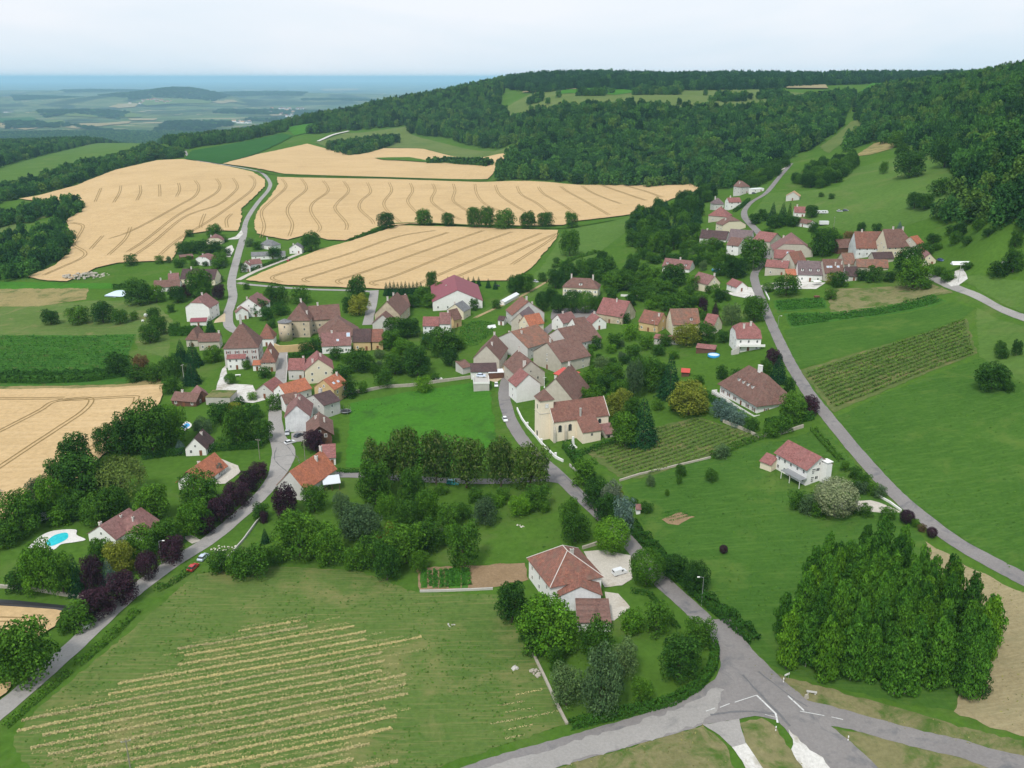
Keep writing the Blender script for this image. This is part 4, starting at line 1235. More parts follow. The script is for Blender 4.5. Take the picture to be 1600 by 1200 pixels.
HOUSES = []
FOOT = []
def house(name, label, A, B, D, hw, hr, r='x', e='gg', w='white', c='brown', cat='house', win=None, sh=None, ch=((0.25, 0.5, 1.3),), sky=(), dorm=(), ov=0.45, og=0.25, frame='frame_white', door=True, group=None, t='pitched', caps=False, thick=0.16, Cpix=None, attic=True):
    g = (G(*A, hw), G(*B, hw))
    zE = (g[0].z + g[1].z) / 2 + hw
    a2, b2 = Vector(at_plane(*A, zE)), Vector(at_plane(*B, zE))
    ax = (b2 - a2)
    L = ax.length
    ax.normalize()
    ay = Vector((-ax.y, ax.x))
    if Cpix: D = abs((Vector(at_plane(*Cpix, zE)) - a2).dot(ay))
    if t == 'pitched':
        oa, of = ((og if e[0] != 'h' else ov), ov) if r == 'x' else (ov, og if e[0] != 'h' else ov)
        a2 = a2 + ax * oa + ay * of
        b2 = b2 - ax * oa + ay * of
        L -= 2 * oa
        if Cpix: D -= 2 * of
    ang = math.atan2(ax.y, ax.x)
    cs = [a2, b2, b2 + ay * D, a2 + ay * D]
    gz = ground([q.x for q in cs], [q.y for q in cs])
    FOOT.append([tuple(q) for q in cs])
    z0 = zE - hw
    root = empty(name, (a2.x, a2.y, z0), ang)
    tag(root, label, cat, group)
    zb = float(gz.min()) - z0 - 0.4
    wm, rm = MAT['wall_' + w] if 'wall_' + w in MAT else MAT.get(w), (MAT['roof_' + c] if 'roof_' + c in MAT else MAT[c])
    H = dict(root=root, L=L, D=D, hw=hw, hr=hr, r=r)
    eps = 0.02
    if t == 'flat':
        V = [(0,0,zb),(L,0,zb),(L,D,zb),(0,D,zb),(0,0,hw),(L,0,hw),(L,D,hw),(0,D,hw)]
        link('wall', fixed('wall', V, [(0,1,5,4),(1,2,6,5),(2,3,7,6),(3,0,4,7),(0,3,2,1)], [wm]), root)
        b = MB().box(-.12, L + .12, -.12, D + .12, hw, hw + .18)
        roof = b.build('roof', rm, root)
    elif t == 'shed':
        V = [(0,0,zb),(L,0,zb),(L,D,zb),(0,D,zb),(0,0,hw),(L,0,hw),(L,D,hw+hr),(0,D,hw+hr)]
        if w != 'open':
            link('wall', fixed('wall', V, [(0,1,5,4),(1,2,6,5),(2,3,7,6),(3,0,4,7)], [wm]), root)
        s = hr / D
        th = thick
        X0, X1, Y0, Y1 = -og, L + og, -ov, D + 0.02
        zz = lambda y: hw + s * y + eps
        V = [(X0,Y0,zz(Y0)),(X1,Y0,zz(Y0)),(X1,Y1,zz(Y1)),(X0,Y1,zz(Y1))]
        V += [(x, y, z + th) for x, y, z in V]
        roof = link('roof', fixed('roof', V, [(0,1,2,3),(4,5,6,7),(0,1,5,4),(1,2,6,5),(2,3,7,6),(3,0,4,7)], [rm]), root)
        if w == 'open':
            for px in (0.2, L / 2, L - 0.2):
                MB().box(px - .1, px + .1, 0.1, 0.3, zb, hw).build('post', MAT['wall_wood'], root)
    else:
        a, bb = (L, D) if r == 'x' else (D, L)
        V, F, rid = roof_shape(a, bb, hw, hr, e[0], e[1], ov, og, thick)
        mp_ = (lambda p: p) if r == 'x' else (lambda p: (p[1], p[0], p[2]))
        roof = link('roof', fixed('roof', [mp_(p) for p in V], F, [rm]), root)
        ht = hw - 0.0
        W = [(0,0,zb),(a,0,zb),(a,bb,zb),(0,bb,zb),(0,0,ht),(a,0,ht),(a,bb,ht),(0,bb,ht)]
        WF = [(0,1,5,4),(2,3,7,6)]
        for ee, (p0, p1, q0, q1), xx in ((e[0], (3, 0, 4, 7), 0.0), (e[1], (1, 2, 6, 5), a)):
            if ee == 'h': WF.append((p0, p1, q0, q1))
            elif ee == 'g':
                W.append((xx, bb / 2, hw + hr - eps)); WF.append((p0, p1, q0, len(W) - 1, q1))
            else:
                k = 0.5; y_ = (1 - k) * bb / 2
                ys_ = (bb / 2 - y_, bb / 2 + y_) if xx == 0.0 else (bb / 2 + y_, bb / 2 - y_)
                W.append((xx, ys_[0], hw + k * hr - eps)); W.append((xx, ys_[1], hw + k * hr - eps))
                WF.append((p0, p1, q0, len(W) - 2, len(W) - 1, q1))
        link('wall', fixed('wall', [mp_(p) for p in W], WF, [wm]), root)
        if caps:
            b = MB()
            r0, r1 = mp_(rid[0]), mp_(rid[1])
            segs = [(r0, r1)]
            if e[0] == 'h': segs += [(r0, mp_(V[0])), (r0, mp_(V[2]))]
            if e[1] == 'h': segs += [(r1, mp_(V[1])), (r1, mp_(V[3]))]
            for p, q in segs: b.tube([p, q], [0.11, 0.11], 6)
            b.build('ridge_cap', MAT['mortar_white'], roof)
    H['roof'] = roof
    def roof_z(x, y):
        if t == 'flat': return hw + .18
        if t == 'shed': return hw + hr * y / D + 0.18
        q, bb = (y, D) if r == 'x' else (x, L)
        return hw + hr * (1 - abs(q - bb / 2) / (bb / 2)) + 0.16
    H['roof_z'] = roof_z
    for c_ in (ch if t == 'pitched' else ()):
        fx, fy, h_ = c_[:3]
        sz = c_[3] if len(c_) > 3 else 0.42
        x, y = L * fx, D * fy
        z = roof_z(x, y)
        b = MB().box(x - sz, x + sz, y - sz * .7, y + sz * .7, z - 1.4, z + h_).box(x - sz - .08, x + sz + .08, y - sz * .7 - .08, y + sz * .7 + .08, z + h_, z + h_ + .12)
        b.lathe([(.12, z + h_ + .12), (.10, z + h_ + .45)], 8, 1, (x - sz * .4, y)).lathe([(.12, z + h_ + .12), (.10, z + h_ + .45)], 8, 1, (x + sz * .4, y))
        b.build('chimney', [MAT[c_[4]] if len(c_) > 4 else MAT['mortar_white'], MAT['roof_tile']], roof)
    for s_ in sky:                       # roof lights (x fraction, y fraction, width, length)
        fx, fy, w_, l_ = s_
        x, y = L * fx, D * fy
        sl = math.atan2(hr, (D / 2 if r == 'x' else L / 2)) if t == 'pitched' else math.atan2(hr, D)
        b = MB().box(-w_/2 - .08, w_/2 + .08, -l_/2 - .08, l_/2 + .08, -0.05, 0.07, 0).box(-w_/2, w_/2, -l_/2, l_/2, 0.071, 0.085, 1)
        o = b.build('roof_light', [MAT['frame_white'], MAT['skylight']], roof)
        o.location = (x, y, roof_z(x, y) + 0.02)
        if r == 'x': o.rotation_euler = (sl if fy < 0.5 or t == 'shed' else -sl, 0, 0)
        else: o.rotation_euler = (0, -sl if fx < 0.5 else sl, 0)
    for fx, fy, w_ in dorm:
        x, y = L * fx, D * fy
        z = roof_z(x, y)
        b = MB().box(x - w_/2, x + w_/2, y, y + 2.2, z - .3, z + 1.25)
        d = b.build('dormer', MAT['frame_white'], roof)
        MB().add([(x-w_/2-.2,y-.25,z+1.25),(x+w_/2+.2,y-.25,z+1.25),(x,y-.25,z+1.8),(x-w_/2-.2,y+2.9,z+1.25),(x+w_/2+.2,y+2.9,z+1.25),(x,y+2.9,z+1.8)], [(0,1,2),(5,4,3),(0,2,5,3),(1,4,5,2),(0,3,4,1)]).build('dormer_roof', rm, roof)
        o = on_wall(roof, window_mesh(0.8, 1.0), 'dormer_window', (x, y - 0.01, z + 0.12), 0)
    # openings
    ww, wh = 0.95, 1.30
    nst = max(1, int((hw + 0.3) / 2.7))
    if win is None: win = (max(1, int(L / 3.4)), max(1, int(D / 5)))
    def openings(n, length, faces, with_door, gable):
        for st in range(nst):
            z = 0.95 + st * 2.75
            if z + wh > hw - 0.1: continue
            for i in range(n):
                x = length * (i + 0.5) / n + rnd.uniform(-.12, .12)
                p, an = faces(x, z)
                if with_door and st == 0 and i == n // 2:
                    o = on_wall(root, boxmesh('door', -.5, .5, -.07, -.005, 0, 2.1, 'wood_door'), 'door', faces(x, 0.02)[0], an)
                    continue
                o = on_wall(root, window_mesh(ww, wh, frame), 'window', p, an)
                if sh:
                    for q in (-1, 1):
                        s_ = bpy.data.objects.new('shutter', boxmesh('shutter', -.24, .24, -.07, -.01, -.02, wh + .02, 'shutter_' + sh))
                        COL.objects.link(s_); s_.parent = o; s_.location = (q * (ww / 2 + .31), 0, 0)
        if gable and attic and hr > 2.4 and n > 0:
            p, an = faces(length / 2, hw + 0.35)
            on_wall(root, window_mesh(0.8, 1.0, frame), 'window', p, an)
    if t != 'flat' and w != 'open' or (t == 'flat' and win[0] > 0):
        gf = r == 'y' and e[0] != 'h' and t == 'pitched'
        gs = r == 'x' and t == 'pitched'
        openings(win[0], L, lambda x, z: ((x, 0, z), 0), door, gf)
        if win[1]:
            openings(win[1], D, lambda x, z: ((L, x, z), math.pi / 2), False, gs and e[1] != 'h')
            openings(win[1], D, lambda x, z: ((0, D - x, z), -math.pi / 2), False, gs and e[0] != 'h')
    HOUSES.append((name, round(L, 1), round(D, 1)))
    return H

def hs(label, *a, name='house', **k): return house(name, label, *a, **k)

# --- left hamlet by the wheat
hs('cream house with half-hipped mauve roof at the edge of the left wheat field', (321,376), (348,375.5), 10, 3.2, 4.2, 'y', 'kk', 'cream', 'mauve', win=(3,2))
hs('white house with half-hipped brown roof below the topmost cream house', (304.5,404), (327.5,406), 9, 4.6, 3.2, 'y', 'kk', 'white', 'mauve', win=(2,2))
hs('low brown lean-to shed beside the white half-hipped house', (281.5,402), (302,400), 4, 2.2, 1.0, t='shed', w='wood', c='brown', cat='shed', name='shed', win=(0,0))
hs('long farmhouse with dark brown roof half hidden by trees at the crossroads', (280.5,435), (335.5,436), 11, 4.6, 5.2, 'x', 'gg', 'cream', 'dark', win=(4,2))
hs('low mauve-roofed barn joined to the long dark farmhouse', (262.5,437.5), (280,436.5), 9, 3.2, 3.4, 'x', 'gg', 'stone', 'mauve', cat='barn', name='barn', win=(1,0))
hs('white bungalow with brown roof behind the covered pool', (239,449), (281,447.5), 9, 3.1, 3.4, 'x', 'gg', 'white', 'brown', win=(4,1))
hs('big blank-walled white house with reddish roof left of the road', (288,480), (327.5,481), 13, 8.0, 5.2, 'y', 'kg', 'white', 'mauve', win=(0,2), ch=((.5,.6,1.2),))
hs('small red-roofed annex at the foot of the big white house', (297,503), (322,502), 4, 2.6, 1.0, t='shed', w='white', c='crimson', cat='annex', name='annex', win=(1,0))
hs('white house with two-tone brown and pink roof right of the road', (368.5,480), (409,480.5), 16, 5.6, 5.0, 'y', 'gg', 'white', 'mauve', win=(2,3))
hs('small white gabled porch house in front of the two-tone roof', (368,489), (389,487), 5, 4.2, 2.4, 'y', 'gg', 'white', 'mauve', win=(2,1), ch=())
hs('small back wing with mauve roof behind the two-tone house', (398,470), (415.5,466), 6, 4.6, 2.4, 'x', 'gg', 'white', 'brown', win=(1,1), ch=(), cat='annex', name='annex')
hs('white house with hipped grey roof beside the middle wheat field', (405.5,381), (424,384), 9, 3.6, 3.2, 'x', 'hh', 'white', 'slate', win=(2,1))
hs('long low white building with plain grey roof', (392,400), (446,398), 8, 3.0, 2.0, 'x', 'gg', 'white', 'slate', cat='building', name='building', win=(4,1), ch=())
hs('white gabled house with mauve roof at the field track corner', (375.5,416), (391.5,415.5), 7, 4.2, 2.6, 'y', 'gg', 'white', 'mauve', win=(2,1), ch=())
hs('white side wing with mauve roof by the field track hedge', (392,413), (410,411), 7, 3.6, 2.6, 'x', 'gg', 'white', 'mauve', win=(2,1), ch=(), cat='annex', name='annex')
hs('rightmost grey-roofed white house of the left hamlet', (451,388), (472,388), 8, 4.2, 3.0, 'y', 'gg', 'white', 'slate', win=(2,1))
# --- manor and upper street
hs('stone outbuilding with long brown roof left of the manor', (309,533.5), (343,532.5), 7, 4.6, 3.0, 'x', 'gg', 'stone', 'brown', cat='outbuilding', name='outbuilding', win=(3,1), ch=((.95,.5,1.0),))
hs('peaked brown-roofed outbuilding behind dark conifers near the manor', (288.5,529.5), (310,530), 9, 4.2, 4.4, 'y', 'hg', 'stone', 'brown', cat='outbuilding', name='outbuilding', win=(1,0), ch=())
manor = hs('tall stone manor with steep hipped brown roof above the white courtyard', (347.5,543.5), (404,541.5), 15, 9.6, 10.0, 'y', 'hh', 'grey', 'brown', win=(4,3), sh='brown', ch=((.5,.42,3.4,.5,'concrete'),), name='manor')
hs('lean-to porch with red tiled roof on the manor front', (354.5,560.5), (383,559.5), 2.4, 5.4, 1.2, t='shed', w='white', c='red', cat='porch', name='porch', win=(3,0))
hs('square dovecote tower with pointed brown roof beside the manor', (403,528), (428,527.5), 8, 4.6, 6.0, 'x', 'hh', 'white', 'tile', cat='tower', name='dovecote', win=(1,1), ch=(), attic=False)
hs('stone street house with orange-topped hipped roof below the dovecote', (405.5,565), (431,564), 13, 5.2, 5.2, 'y', 'hg', 'stone', 'tile', win=(2,2), ch=((.7,.2,1.2),))
hs('small orange lean-to between manor and street house', (395,570.5), (407,570), 4, 2.8, 1.0, t='shed', w='white', c='orange', cat='annex', name='annex', win=(1,0))
hs('pink-roofed garage house at the corner of the white courtyard', (397.5,610.5), (427.5,613), 10, 3.2, 3.2, 'y', 'gg', 'grey', 'red', win=(1,1), ch=())
hs('low brown-roofed pool house beside the little blue pool', (266,625), (306,628), 7, 2.6, 2.4, 'x', 'gg', 'wood', 'brown', cat='pool house', name='pool_house', win=(3,1), ch=((.3,.5,.8),))
hs('short mauve-roofed wing of the pool house', (305,621), (328,617), 8, 2.8, 2.4, 'y', 'gg', 'wood', 'mauve', cat='annex', name='annex', win=(1,1), ch=())
hs('flat-roofed concrete garage with mossy roof below the courtyard', (321,621), (359,621.5), 9, 3.0, 0, t='flat', w='concrete', c='verge', cat='garage', name='garage', win=(0,0))
# --- castle farm
hs('old stone castle house with long brown roof', (484,500), (533,496.5), 11, 7.5, 6.0, 'x', 'gg', 'old', 'brown', win=(5,1), frame='frame_stone', cat='castle', name='castle_house', ch=((.3,.5,1.4),))
hs('steep-roofed stone castle wing joined to the round tower', (446,500), (484,500), 12, 9.4, 7.0, 'y', 'hg', 'old', 'brown', win=(2,1), frame='frame_stone', cat='castle', name='castle_wing', door=False, ch=((.85,.3,1.6),(.5,.8,1.6)))
hs('big barn with wide hipped brown roof right of the castle', (500,528), (566,523), 16, 4.0, 7.0, 'y', 'hg', 'stone', 'brown', cat='barn', name='barn', win=(0,1), ch=())
hs('white house with plain mauve roof and roof windows in front of the castle', (502,540.5), (549,538.5), 9.5, 4.2, 5.0, 'x', 'gg', 'white', 'mauve', win=(3,1), sky=((.92,.38,1.5,2.0),(.55,.18,1.0,1.0)), ch=((.35,.5,.9),))
hs('stone barn with streaked dark tiles next to the white mauve-roofed house', (550,533.5), (579.5,533.3), 9, 4.8, 5.0, 'x', 'gg', 'ochre', 'dark', cat='barn', name='barn', win=(2,0), ch=())
hs('stone barn end with pale orange tiles', (580.2,533.3), (598.5,533), 9, 4.6, 4.8, 'x', 'gg', 'ochre', 'tile', cat='barn', name='barn', win=(1,1), ch=())
# --- lower street, right side
hs('low grey street wing with red roof below the castle hedge', (449,577.5), (475,577), 9, 5.0, 3.6, 'x', 'gg', 'grey', 'red', win=(2,1), ch=((.9,.6,1.2),))
hs('tall cream gabled house with red roof above the orange roofs', (474.5,579.5), (522,576), 13, 6.2, 4.8, 'y', 'gg', 'cream', 'red', win=(2,2), ch=((.3,.1,1.6),(.6,.5,1.4)))
hs('ochre gabled house with bright orange roof', (489,604), (522.5,609), 10, 6.2, 3.6, 'y', 'gg', 'ochre', 'orange', win=(2,2), ch=((.6,.85,1.4),), sky=((.8,.3,.9,1.1),(.82,.6,.9,1.1)))
hs('low orange-roofed street wing left of the ochre gable', (447,618), (488,606), 9, 4.2, 3.4, 'x', 'gg', 'white', 'orange', win=(3,1), ch=(), cat='annex', name='annex')
hs('narrow grey gabled house with dark brown roof', (474,622), (506,634), 8, 5.6, 2.8, 'y', 'gg', 'grey', 'dark', win=(2,1), ch=((.45,.5,1.8,.6),))
hs('small brown-roofed infill wing on the street beside the dark roof', (445.5,631), (470,626), 7, 4.2, 2.6, 'x', 'gg', 'white', 'brown', win=(2,0), ch=(), cat='annex', name='annex')
hs('stained white gabled house with mauve roof facing the parked cars', (443,652), (485.5,650), 14, 6.3, 4.4, 'y', 'gg', 'dirty', 'mauve', win=(0,3), attic=False, ch=((.55,.55,.9,.35),(.35,.95,1.0,.35)))
hs('chalet house with deep brown eaves and timber gable', (478,681), (522,677.5), 13, 5.2, 3.2, 'y', 'gg', 'wood', 'brown', win=(2,2), ov=0.9, og=1.1, ch=((.35,.75,1.0),(.72,.5,1.8,.3)))
hs('small pink-roofed garden house behind the big orange roof', (503.5,716), (524,714.5), 8, 2.9, 1.8, t='shed', w='white', c='red', cat='annex', name='garden_house', win=(2,1))
orange = hs('large house with bright orange roof at the road fork', (431,757), (477.5,766), 19.4, 4.2, 5.6, 'y', 'gg', 'grey', 'orange', win=(1,4), Cpix=(522.5,730.5), ch=((.5,.98,1.6),(.62,.72,1.4,.5)))
hs('white glazed veranda on the side of the orange-roofed house', (506,757), (531,754), 4.5, 2.7, 0.8, t='shed', w='open', c='clear_roof', cat='veranda', name='veranda', win=(0,0))
# --- middle
hs('grey gabled barn front with brown roof by the castle lane', (580.5,505.5), (616,506), 9, 4.6, 4.6, 'y', 'gg', 'grey', 'brown', cat='barn', name='barn', win=(0,0), ch=())
hs('tall brown-roofed farmhouse with pale chimney by the castle lane', (584,490.5), (625.5,492), 22, 6.2, 7.0, 'y', 'gg', 'old', 'brown', win=(1,3), ch=((.5,.1,2.0),(.45,.75,1.5)))
hs('side wing with plain brown roof behind the lane farmhouse', (628,476.5), (641,475), 9, 5.2, 4.2, 'x', 'gg', 'old', 'brown', win=(1,1), ch=((.9,.6,1.0),))
barnr = hs('huge barn with crimson sheet roof at the wheat field edge', (675,472), (755,470), 42, 4.8, 6.4, 'y', 'gg', 'white', 'crimson', cat='barn', name='barn', win=(5,4), ch=((.3,.55,.5,.3),), attic=False)
hs('cream gabled house with grey roof below the crimson barn', (697,484), (725,487), 9, 4.8, 3.6, 'y', 'gg', 'cream', 'slate', win=(2,1))
hs('white two-storey house with salmon roof above the round garden pool', (660,509), (685.5,509), 8, 5.8, 3.6, 'x', 'gg', 'white', 'red', win=(3,1), ch=())
hs('taller white house with mauve roof joined to the salmon-roofed one', (686,505.5), (704,505.5), 9, 6.6, 4.6, 'x', 'gg', 'white', 'mauve', win=(1,2), ch=((.75,.5,1.0),))
hs('small ochre cottage with steep brown roof beside the mauve roof', (709,499.5), (722.5,496), 7, 4.8, 4.4, 'x', 'gg', 'ochre', 'brown', win=(1,1), ch=())
hs('small white garden shed with brown roof above the vegetable plot', (777,499.5), (787.5,500.5), 4, 3.0, 1.5, 'x', 'gg', 'white', 'dark', cat='shed', name='shed', win=(1,0), ch=())
hs('tall house with pointed red-brown roof at the head of the street', (800,492.5), (852,488.5), 12, 6.2, 6.6, 'y', 'gg', 'grey', 'tile', win=(1,2), ch=((.5,.3,1.8),(.62,.05,1.0)))
hs('white street house with patched orange roof and wooden balcony', (827,509), (851,504), 8, 7.0, 4.2, 'x', 'gg', 'cream', 'orange', win=(2,2), ch=())
hs('stone gabled house with grey-mauve roof in the street row', (797.5,501.5), (825.5,504), 15, 7.0, 4.4, 'y', 'gg', 'stone', 'greymauve', win=(1,2), frame='frame_stone', ch=((.1,.6,1.2),))
hs('house with large blank grey gable in the street row', (772,529.5), (825,544), 18, 6.0, 5.8, 'y', 'gg', 'grey', 'mottled', win=(0,3), attic=False, ch=((.2,.3,1.2),(.62,.25,1.2),(.35,.8,1.0)))
hs('stone barn house with timbered gable at the foot of the row', (738,559.5), (781.5,562), 19, 5.6, 6.2, 'y', 'gg', 'stone', 'brown', win=(0,3), attic=False, ch=((.62,.3,1.4),(.5,.95,1.2)))
hs('lean-to with streaked brown tiles under the timbered gable', (736,581), (776,580), 6, 3.4, 2.0, t='shed', w='white', c='dark', cat='lean-to', name='lean_to', win=(2,0))
hs('small grey lean-to on the left flank of the timbered barn house', (723,575), (737,572), 6, 3.0, 1.6, t='shed', w='grey', c='brown', cat='lean-to', name='lean_to', win=(0,0))
hs('flat white-roofed garage beside the sandy yard', (763.5,583), (787,582), 5, 2.8, 0, t='flat', w='wood', c='white_sheet', cat='garage', name='garage', win=(0,0))
terrace = hs('raised concrete parking deck at the paddock corner', (740,600.5), (764.5,600), 9, 3.2, 0, t='flat', w='concrete', c='concrete', cat='terrace', name='parking_deck', win=(0,0))
hs('white-gabled house with dull red roof on the street bend', (806,604), (846,599), 9, 7.0, 4.4, 'y', 'gg', 'white', 'red', win=(0,1), attic=False, ch=())
hs('wide brown-roofed house with tall chimney behind the white gable', (806,586), (853,581), 17, 6.6, 5.4, 'y', 'gg', 'stone', 'brown', win=(2,2), ch=((.3,.06,2.0,.6),(.5,.9,1.6)), frame='frame_stone')
hs('steep brown-roofed row house with lean-to on its garden side', (832,548.5), (877,566), 17, 6.0, 6.4, 'y', 'gg', 'stone', 'brown', win=(1,2), ch=((.5,.1,1.8),))
hs('grey-gabled row house with red-brown roof by the upper bend', (852,525.5), (890,539), 20, 5.8, 5.8, 'y', 'gg', 'grey', 'brown', win=(1,3), attic=False, ch=())
hs('open lean-to with bright red sheet roof', (866,583.5), (891,591.5), 6, 4.2, 1.4, t='shed', w='open', c='red_sheet', cat='lean-to', name='lean_to', win=(0,0))
hs('big stone-gabled house with brown roof just behind the church tower', (836,620), (899,628), 20, 5.4, 8.6, 'y', 'gg', 'stone', 'brown', win=(0,2), attic=False, ch=((.45,.12,1.0),(.5,.9,1.4)))
# --- around the town hall
hs('town hall with hipped brown roof, two chimneys and white shutters', (878,448), (935,451), 11, 6.6, 4.4, 'x', 'hh', 'cream', 'brown', win=(7,2), sh='white', cat='town hall', name='town_hall', ch=((.2,.5,2.0),(.82,.5,2.0)), dorm=((.5,.1,1.9),))
hs('large stone barn house with broad red-brown roof on the square', (931,488.5), (973,495.5), 14, 4.6, 6.8, 'x', 'gg', 'old', 'red', win=(3,2), ch=((.55,.42,1.8,.3),))
hs('ochre house with arched wooden door and red-brown roof', (997,501.5), (1028,507.5), 10, 4.6, 4.8, 'x', 'gg', 'ochre', 'tile', win=(3,1), ch=((.85,.35,1.2),))
hs('small white-gabled house with red roof below the square', (925,505.5), (949,503.5), 9, 3.6, 3.0, 'y', 'gg', 'white', 'red', win=(1,1), ch=((.5,.8,1.0),))
hs('row house with dark brown roof and white lean-to near the square', (902,514), (922,511), 9, 4.6, 4.2, 'x', 'gg', 'white', 'brown', win=(1,1), ch=())
hs('low white lean-to below the dark-roofed row house', (911,522), (927,517), 4, 3.2, .8, t='shed', w='white', c='white_sheet', cat='lean-to', name='lean_to', win=(1,0))
hs('small brown-roofed house at the corner of the square', (880,505), (902,499.5), 8, 4.4, 3.6, 'x', 'gg', 'white', 'mauve', win=(2,1), ch=((.4,.5,.9),))
hs('long white house with mauve roof and dormers behind a dark tree', (1034,415.5), (1077.5,420.5), 9, 3.6, 4.2, 'x', 'gg', 'white', 'mauve', win=(3,1), dorm=((.15,.12,1.2),(.83,.12,1.2)), ch=((.55,.5,1.2),))
hs('cream house with plain mauve roof beside the lane garage', (1080.5,437.5), (1106,444.5), 9, 5.0, 4.2, 'x', 'gg', 'cream', 'mauve', win=(0,2), ch=((.98,.5,1.4),))
hs('white garage with red roof at the roadside', (1150.5,449), (1169,447.5), 10, 2.8, 2.6, 'y', 'gg', 'white', 'red', cat='garage', name='garage', win=(1,1), door=True, ch=(), attic=False)
hs('old house with lichen-mottled brown roof behind a blossoming tree', (1050.5,507), (1095,506), 12, 4.6, 6.2, 'x', 'gg', 'cream', 'mottled', win=(3,1), dorm=((.7,.1,1.2),), ch=())
hs('house end with cleaner red roof joined to the mottled roof', (1096,510), (1114,513), 11, 4.2, 5.2, 'x', 'gg', 'cream', 'red', win=(1,1), ch=(), cat='annex', name='annex')
whouse = hs('white house with half-hipped red roof and outside stairs by the hill road', (1151,528.5), (1191,528.5), 13, 6.0, 5.2, 'x', 'kk', 'white', 'red', win=(3,3), sh=None, ch=((.35,.32,1.8),(.65,.4,1.8)))
hs('low red-roofed garden shed row left of the white house', (1088,543), (1117,546), 4, 2.2, .8, t='shed', w='wood', c='red', cat='shed', name='shed', win=(0,0))
hs('low pinkish shed row under the blossoming tree', (1022,528), (1060,532), 4, 2.6, .9, t='shed', w='grey', c='red', cat='shed', name='shed', win=(3,0))
hs('tiny red-roofed garden hut in the lawn beside the tall spruces', (1064,581), (1078,582), 3, 2.2, 1.0, 'x', 'gg', 'wood', 'red_sheet', cat='hut', name='garden_hut', win=(0,0), ch=())
# --- right, hill side villas
villa = hs('villa with broad hipped brown roof, four dormers and red shutters', (1121,596.5), (1182.5,632.5), 15, 4.6, 8.2, 'x', 'hh', 'white', 'brown', win=(6,2), sh='brown', Cpix=(1230,616), ov=0.9, dorm=((.32,.17,1.0),(.44,.17,1.0),(.56,.17,1.0),(.68,.17,1.0)), ch=((.55,.5,2.2,.8,'frame_white'),))
modern = hs('modern white house with plain red roof and tall white chimney block', (1209,706), (1261,734), 11, 6.0, 3.2, 'x', 'gg', 'white', 'red', win=(5,2), Cpix=(1297,721), ch=(), ov=0.7, og=0.6)
hs('cream garage with small red roof at the left end of the modern house', (1186,719.5), (1205,727), 6.5, 2.8, 1.8, 'x', 'gg', 'cream', 'red', cat='garage', name='garage', win=(0,0), ch=())
# --- nearest house
near = hs('white house with large hipped orange tile roof edged in pale ridge mortar', (859,917.5), (944,900), 16, 6.2, 5.4, 'y', 'hh', 'white', 'tile', win=(2,3), Cpix=(826,870), caps=True, ov=0.5, ch=((.58,.38,1.2,.45,'concrete'),))
hs('white gabled annex with red roof in front of the orange hipped house', (872,932), (942,930), 6, 4.4, 2.6, 'y', 'gg', 'dirty', 'tile', cat='annex', name='annex', win=(0,0), ch=(), attic=False)
hs('low garage with plain dull red roof nearest the garden trees', (903,972), (954,972.5), 9, 2.8, 0.9, t='shed', w='white', c='brown', cat='garage', name='garage', win=(0,0))
# --- left, lower gardens
hs('small house with dark gabled roof beside the long hedge', (287,701), (323,701), 9, 2.9, 4.0, 'y', 'gg', 'white', 'dark', win=(2,1), ch=((.6,.6,.8),))
hs('bungalow with smooth orange roof and gravel yard behind the purple trees', (273.5,752), (313,757), 15.5, 3.1, 4.0, 'y', 'gg', 'white', 'orange', win=(2,2), ch=((.4,.5,.7),), ov=.7, og=.6)
hs('house with plain mauve-red roof beside the garden swimming pool', (181,843), (227,814), 10, 3.0, 3.4, 'x', 'gg', 'white', 'mauve', win=(3,1), ch=((.1,.6,.9),(.62,.4,.5,.3)))
hs('stepped wing with mauve-red roof on the road side of the pool house garden', (224,834), (251,812), 11, 3.0, 3.6, 'x', 'hg', 'white', 'mauve', win=(2,1), ch=((.3,.4,.5,.3),), cat='annex', name='annex')
# --- upper right hamlet
hs('grey house with brown hipped roof at the top of the lane', (1157,292), (1172.5,291), 9, 6.4, 4.2, 'y', 'hg', 'grey', 'brown', win=(2,2))
hs('flat white garage block by the upper lane', (1176,295.5), (1194,294.5), 5, 3.0, 0, t='flat', w='white', c='white_sheet', cat='garage', name='garage', win=(2,0))
hs('white house with red roof beside the clipped lane hedge', (1139,316), (1159,315.5), 8, 5.2, 3.0, 'x', 'gg', 'white', 'red', win=(2,1))
hs('house with dusky mauve hipped roof behind the red pyramid roof', (1116,318.5), (1132.5,318), 8, 4.2, 4.0, 'x', 'hh', 'grey', 'greymauve', win=(2,1))
hs('stone house with big red pyramid roof', (1106,336), (1136.5,338.5), 11, 4.4, 6.2, 'y', 'hh', 'stone', 'red', win=(2,2))
hs('cream half-hipped house with brown roof on the lane', (1129,352), (1166.5,350.5), 11, 4.4, 5.0, 'y', 'kk', 'cream', 'brown', win=(0,2), attic=False)
hs('white house with wide dark brown roof at the left of the upper hamlet', (1092.5,371), (1135,374.5), 9, 3.6, 4.8, 'x', 'gg', 'white', 'dark', win=(3,1), ch=((.2,.5,.8),))
hs('house with big plain grey-mauve roof in the upper hamlet', (1136,375), (1172,378), 12, 4.6, 6.4, 'x', 'gg', 'white', 'greymauve', win=(3,1), ch=())
hs('front wing with brown roof below the grey-mauve roof', (1154,384.5), (1168,380), 8, 5.2, 4.0, 'y', 'gg', 'white', 'brown', win=(1,1), ch=(), cat='annex', name='annex')
hs('pale house with tan gabled roof alone on the upper meadow', (1227.5,306), (1250,307), 9, 3.6, 3.2, 'y', 'gg', 'grey', 'tan', win=(1,1), ch=(), attic=False)
hs('white house with small pink roof among dark cypresses', (1241,331.5), (1259,332), 8, 3.6, 3.4, 'x', 'gg', 'white', 'red', win=(2,1))
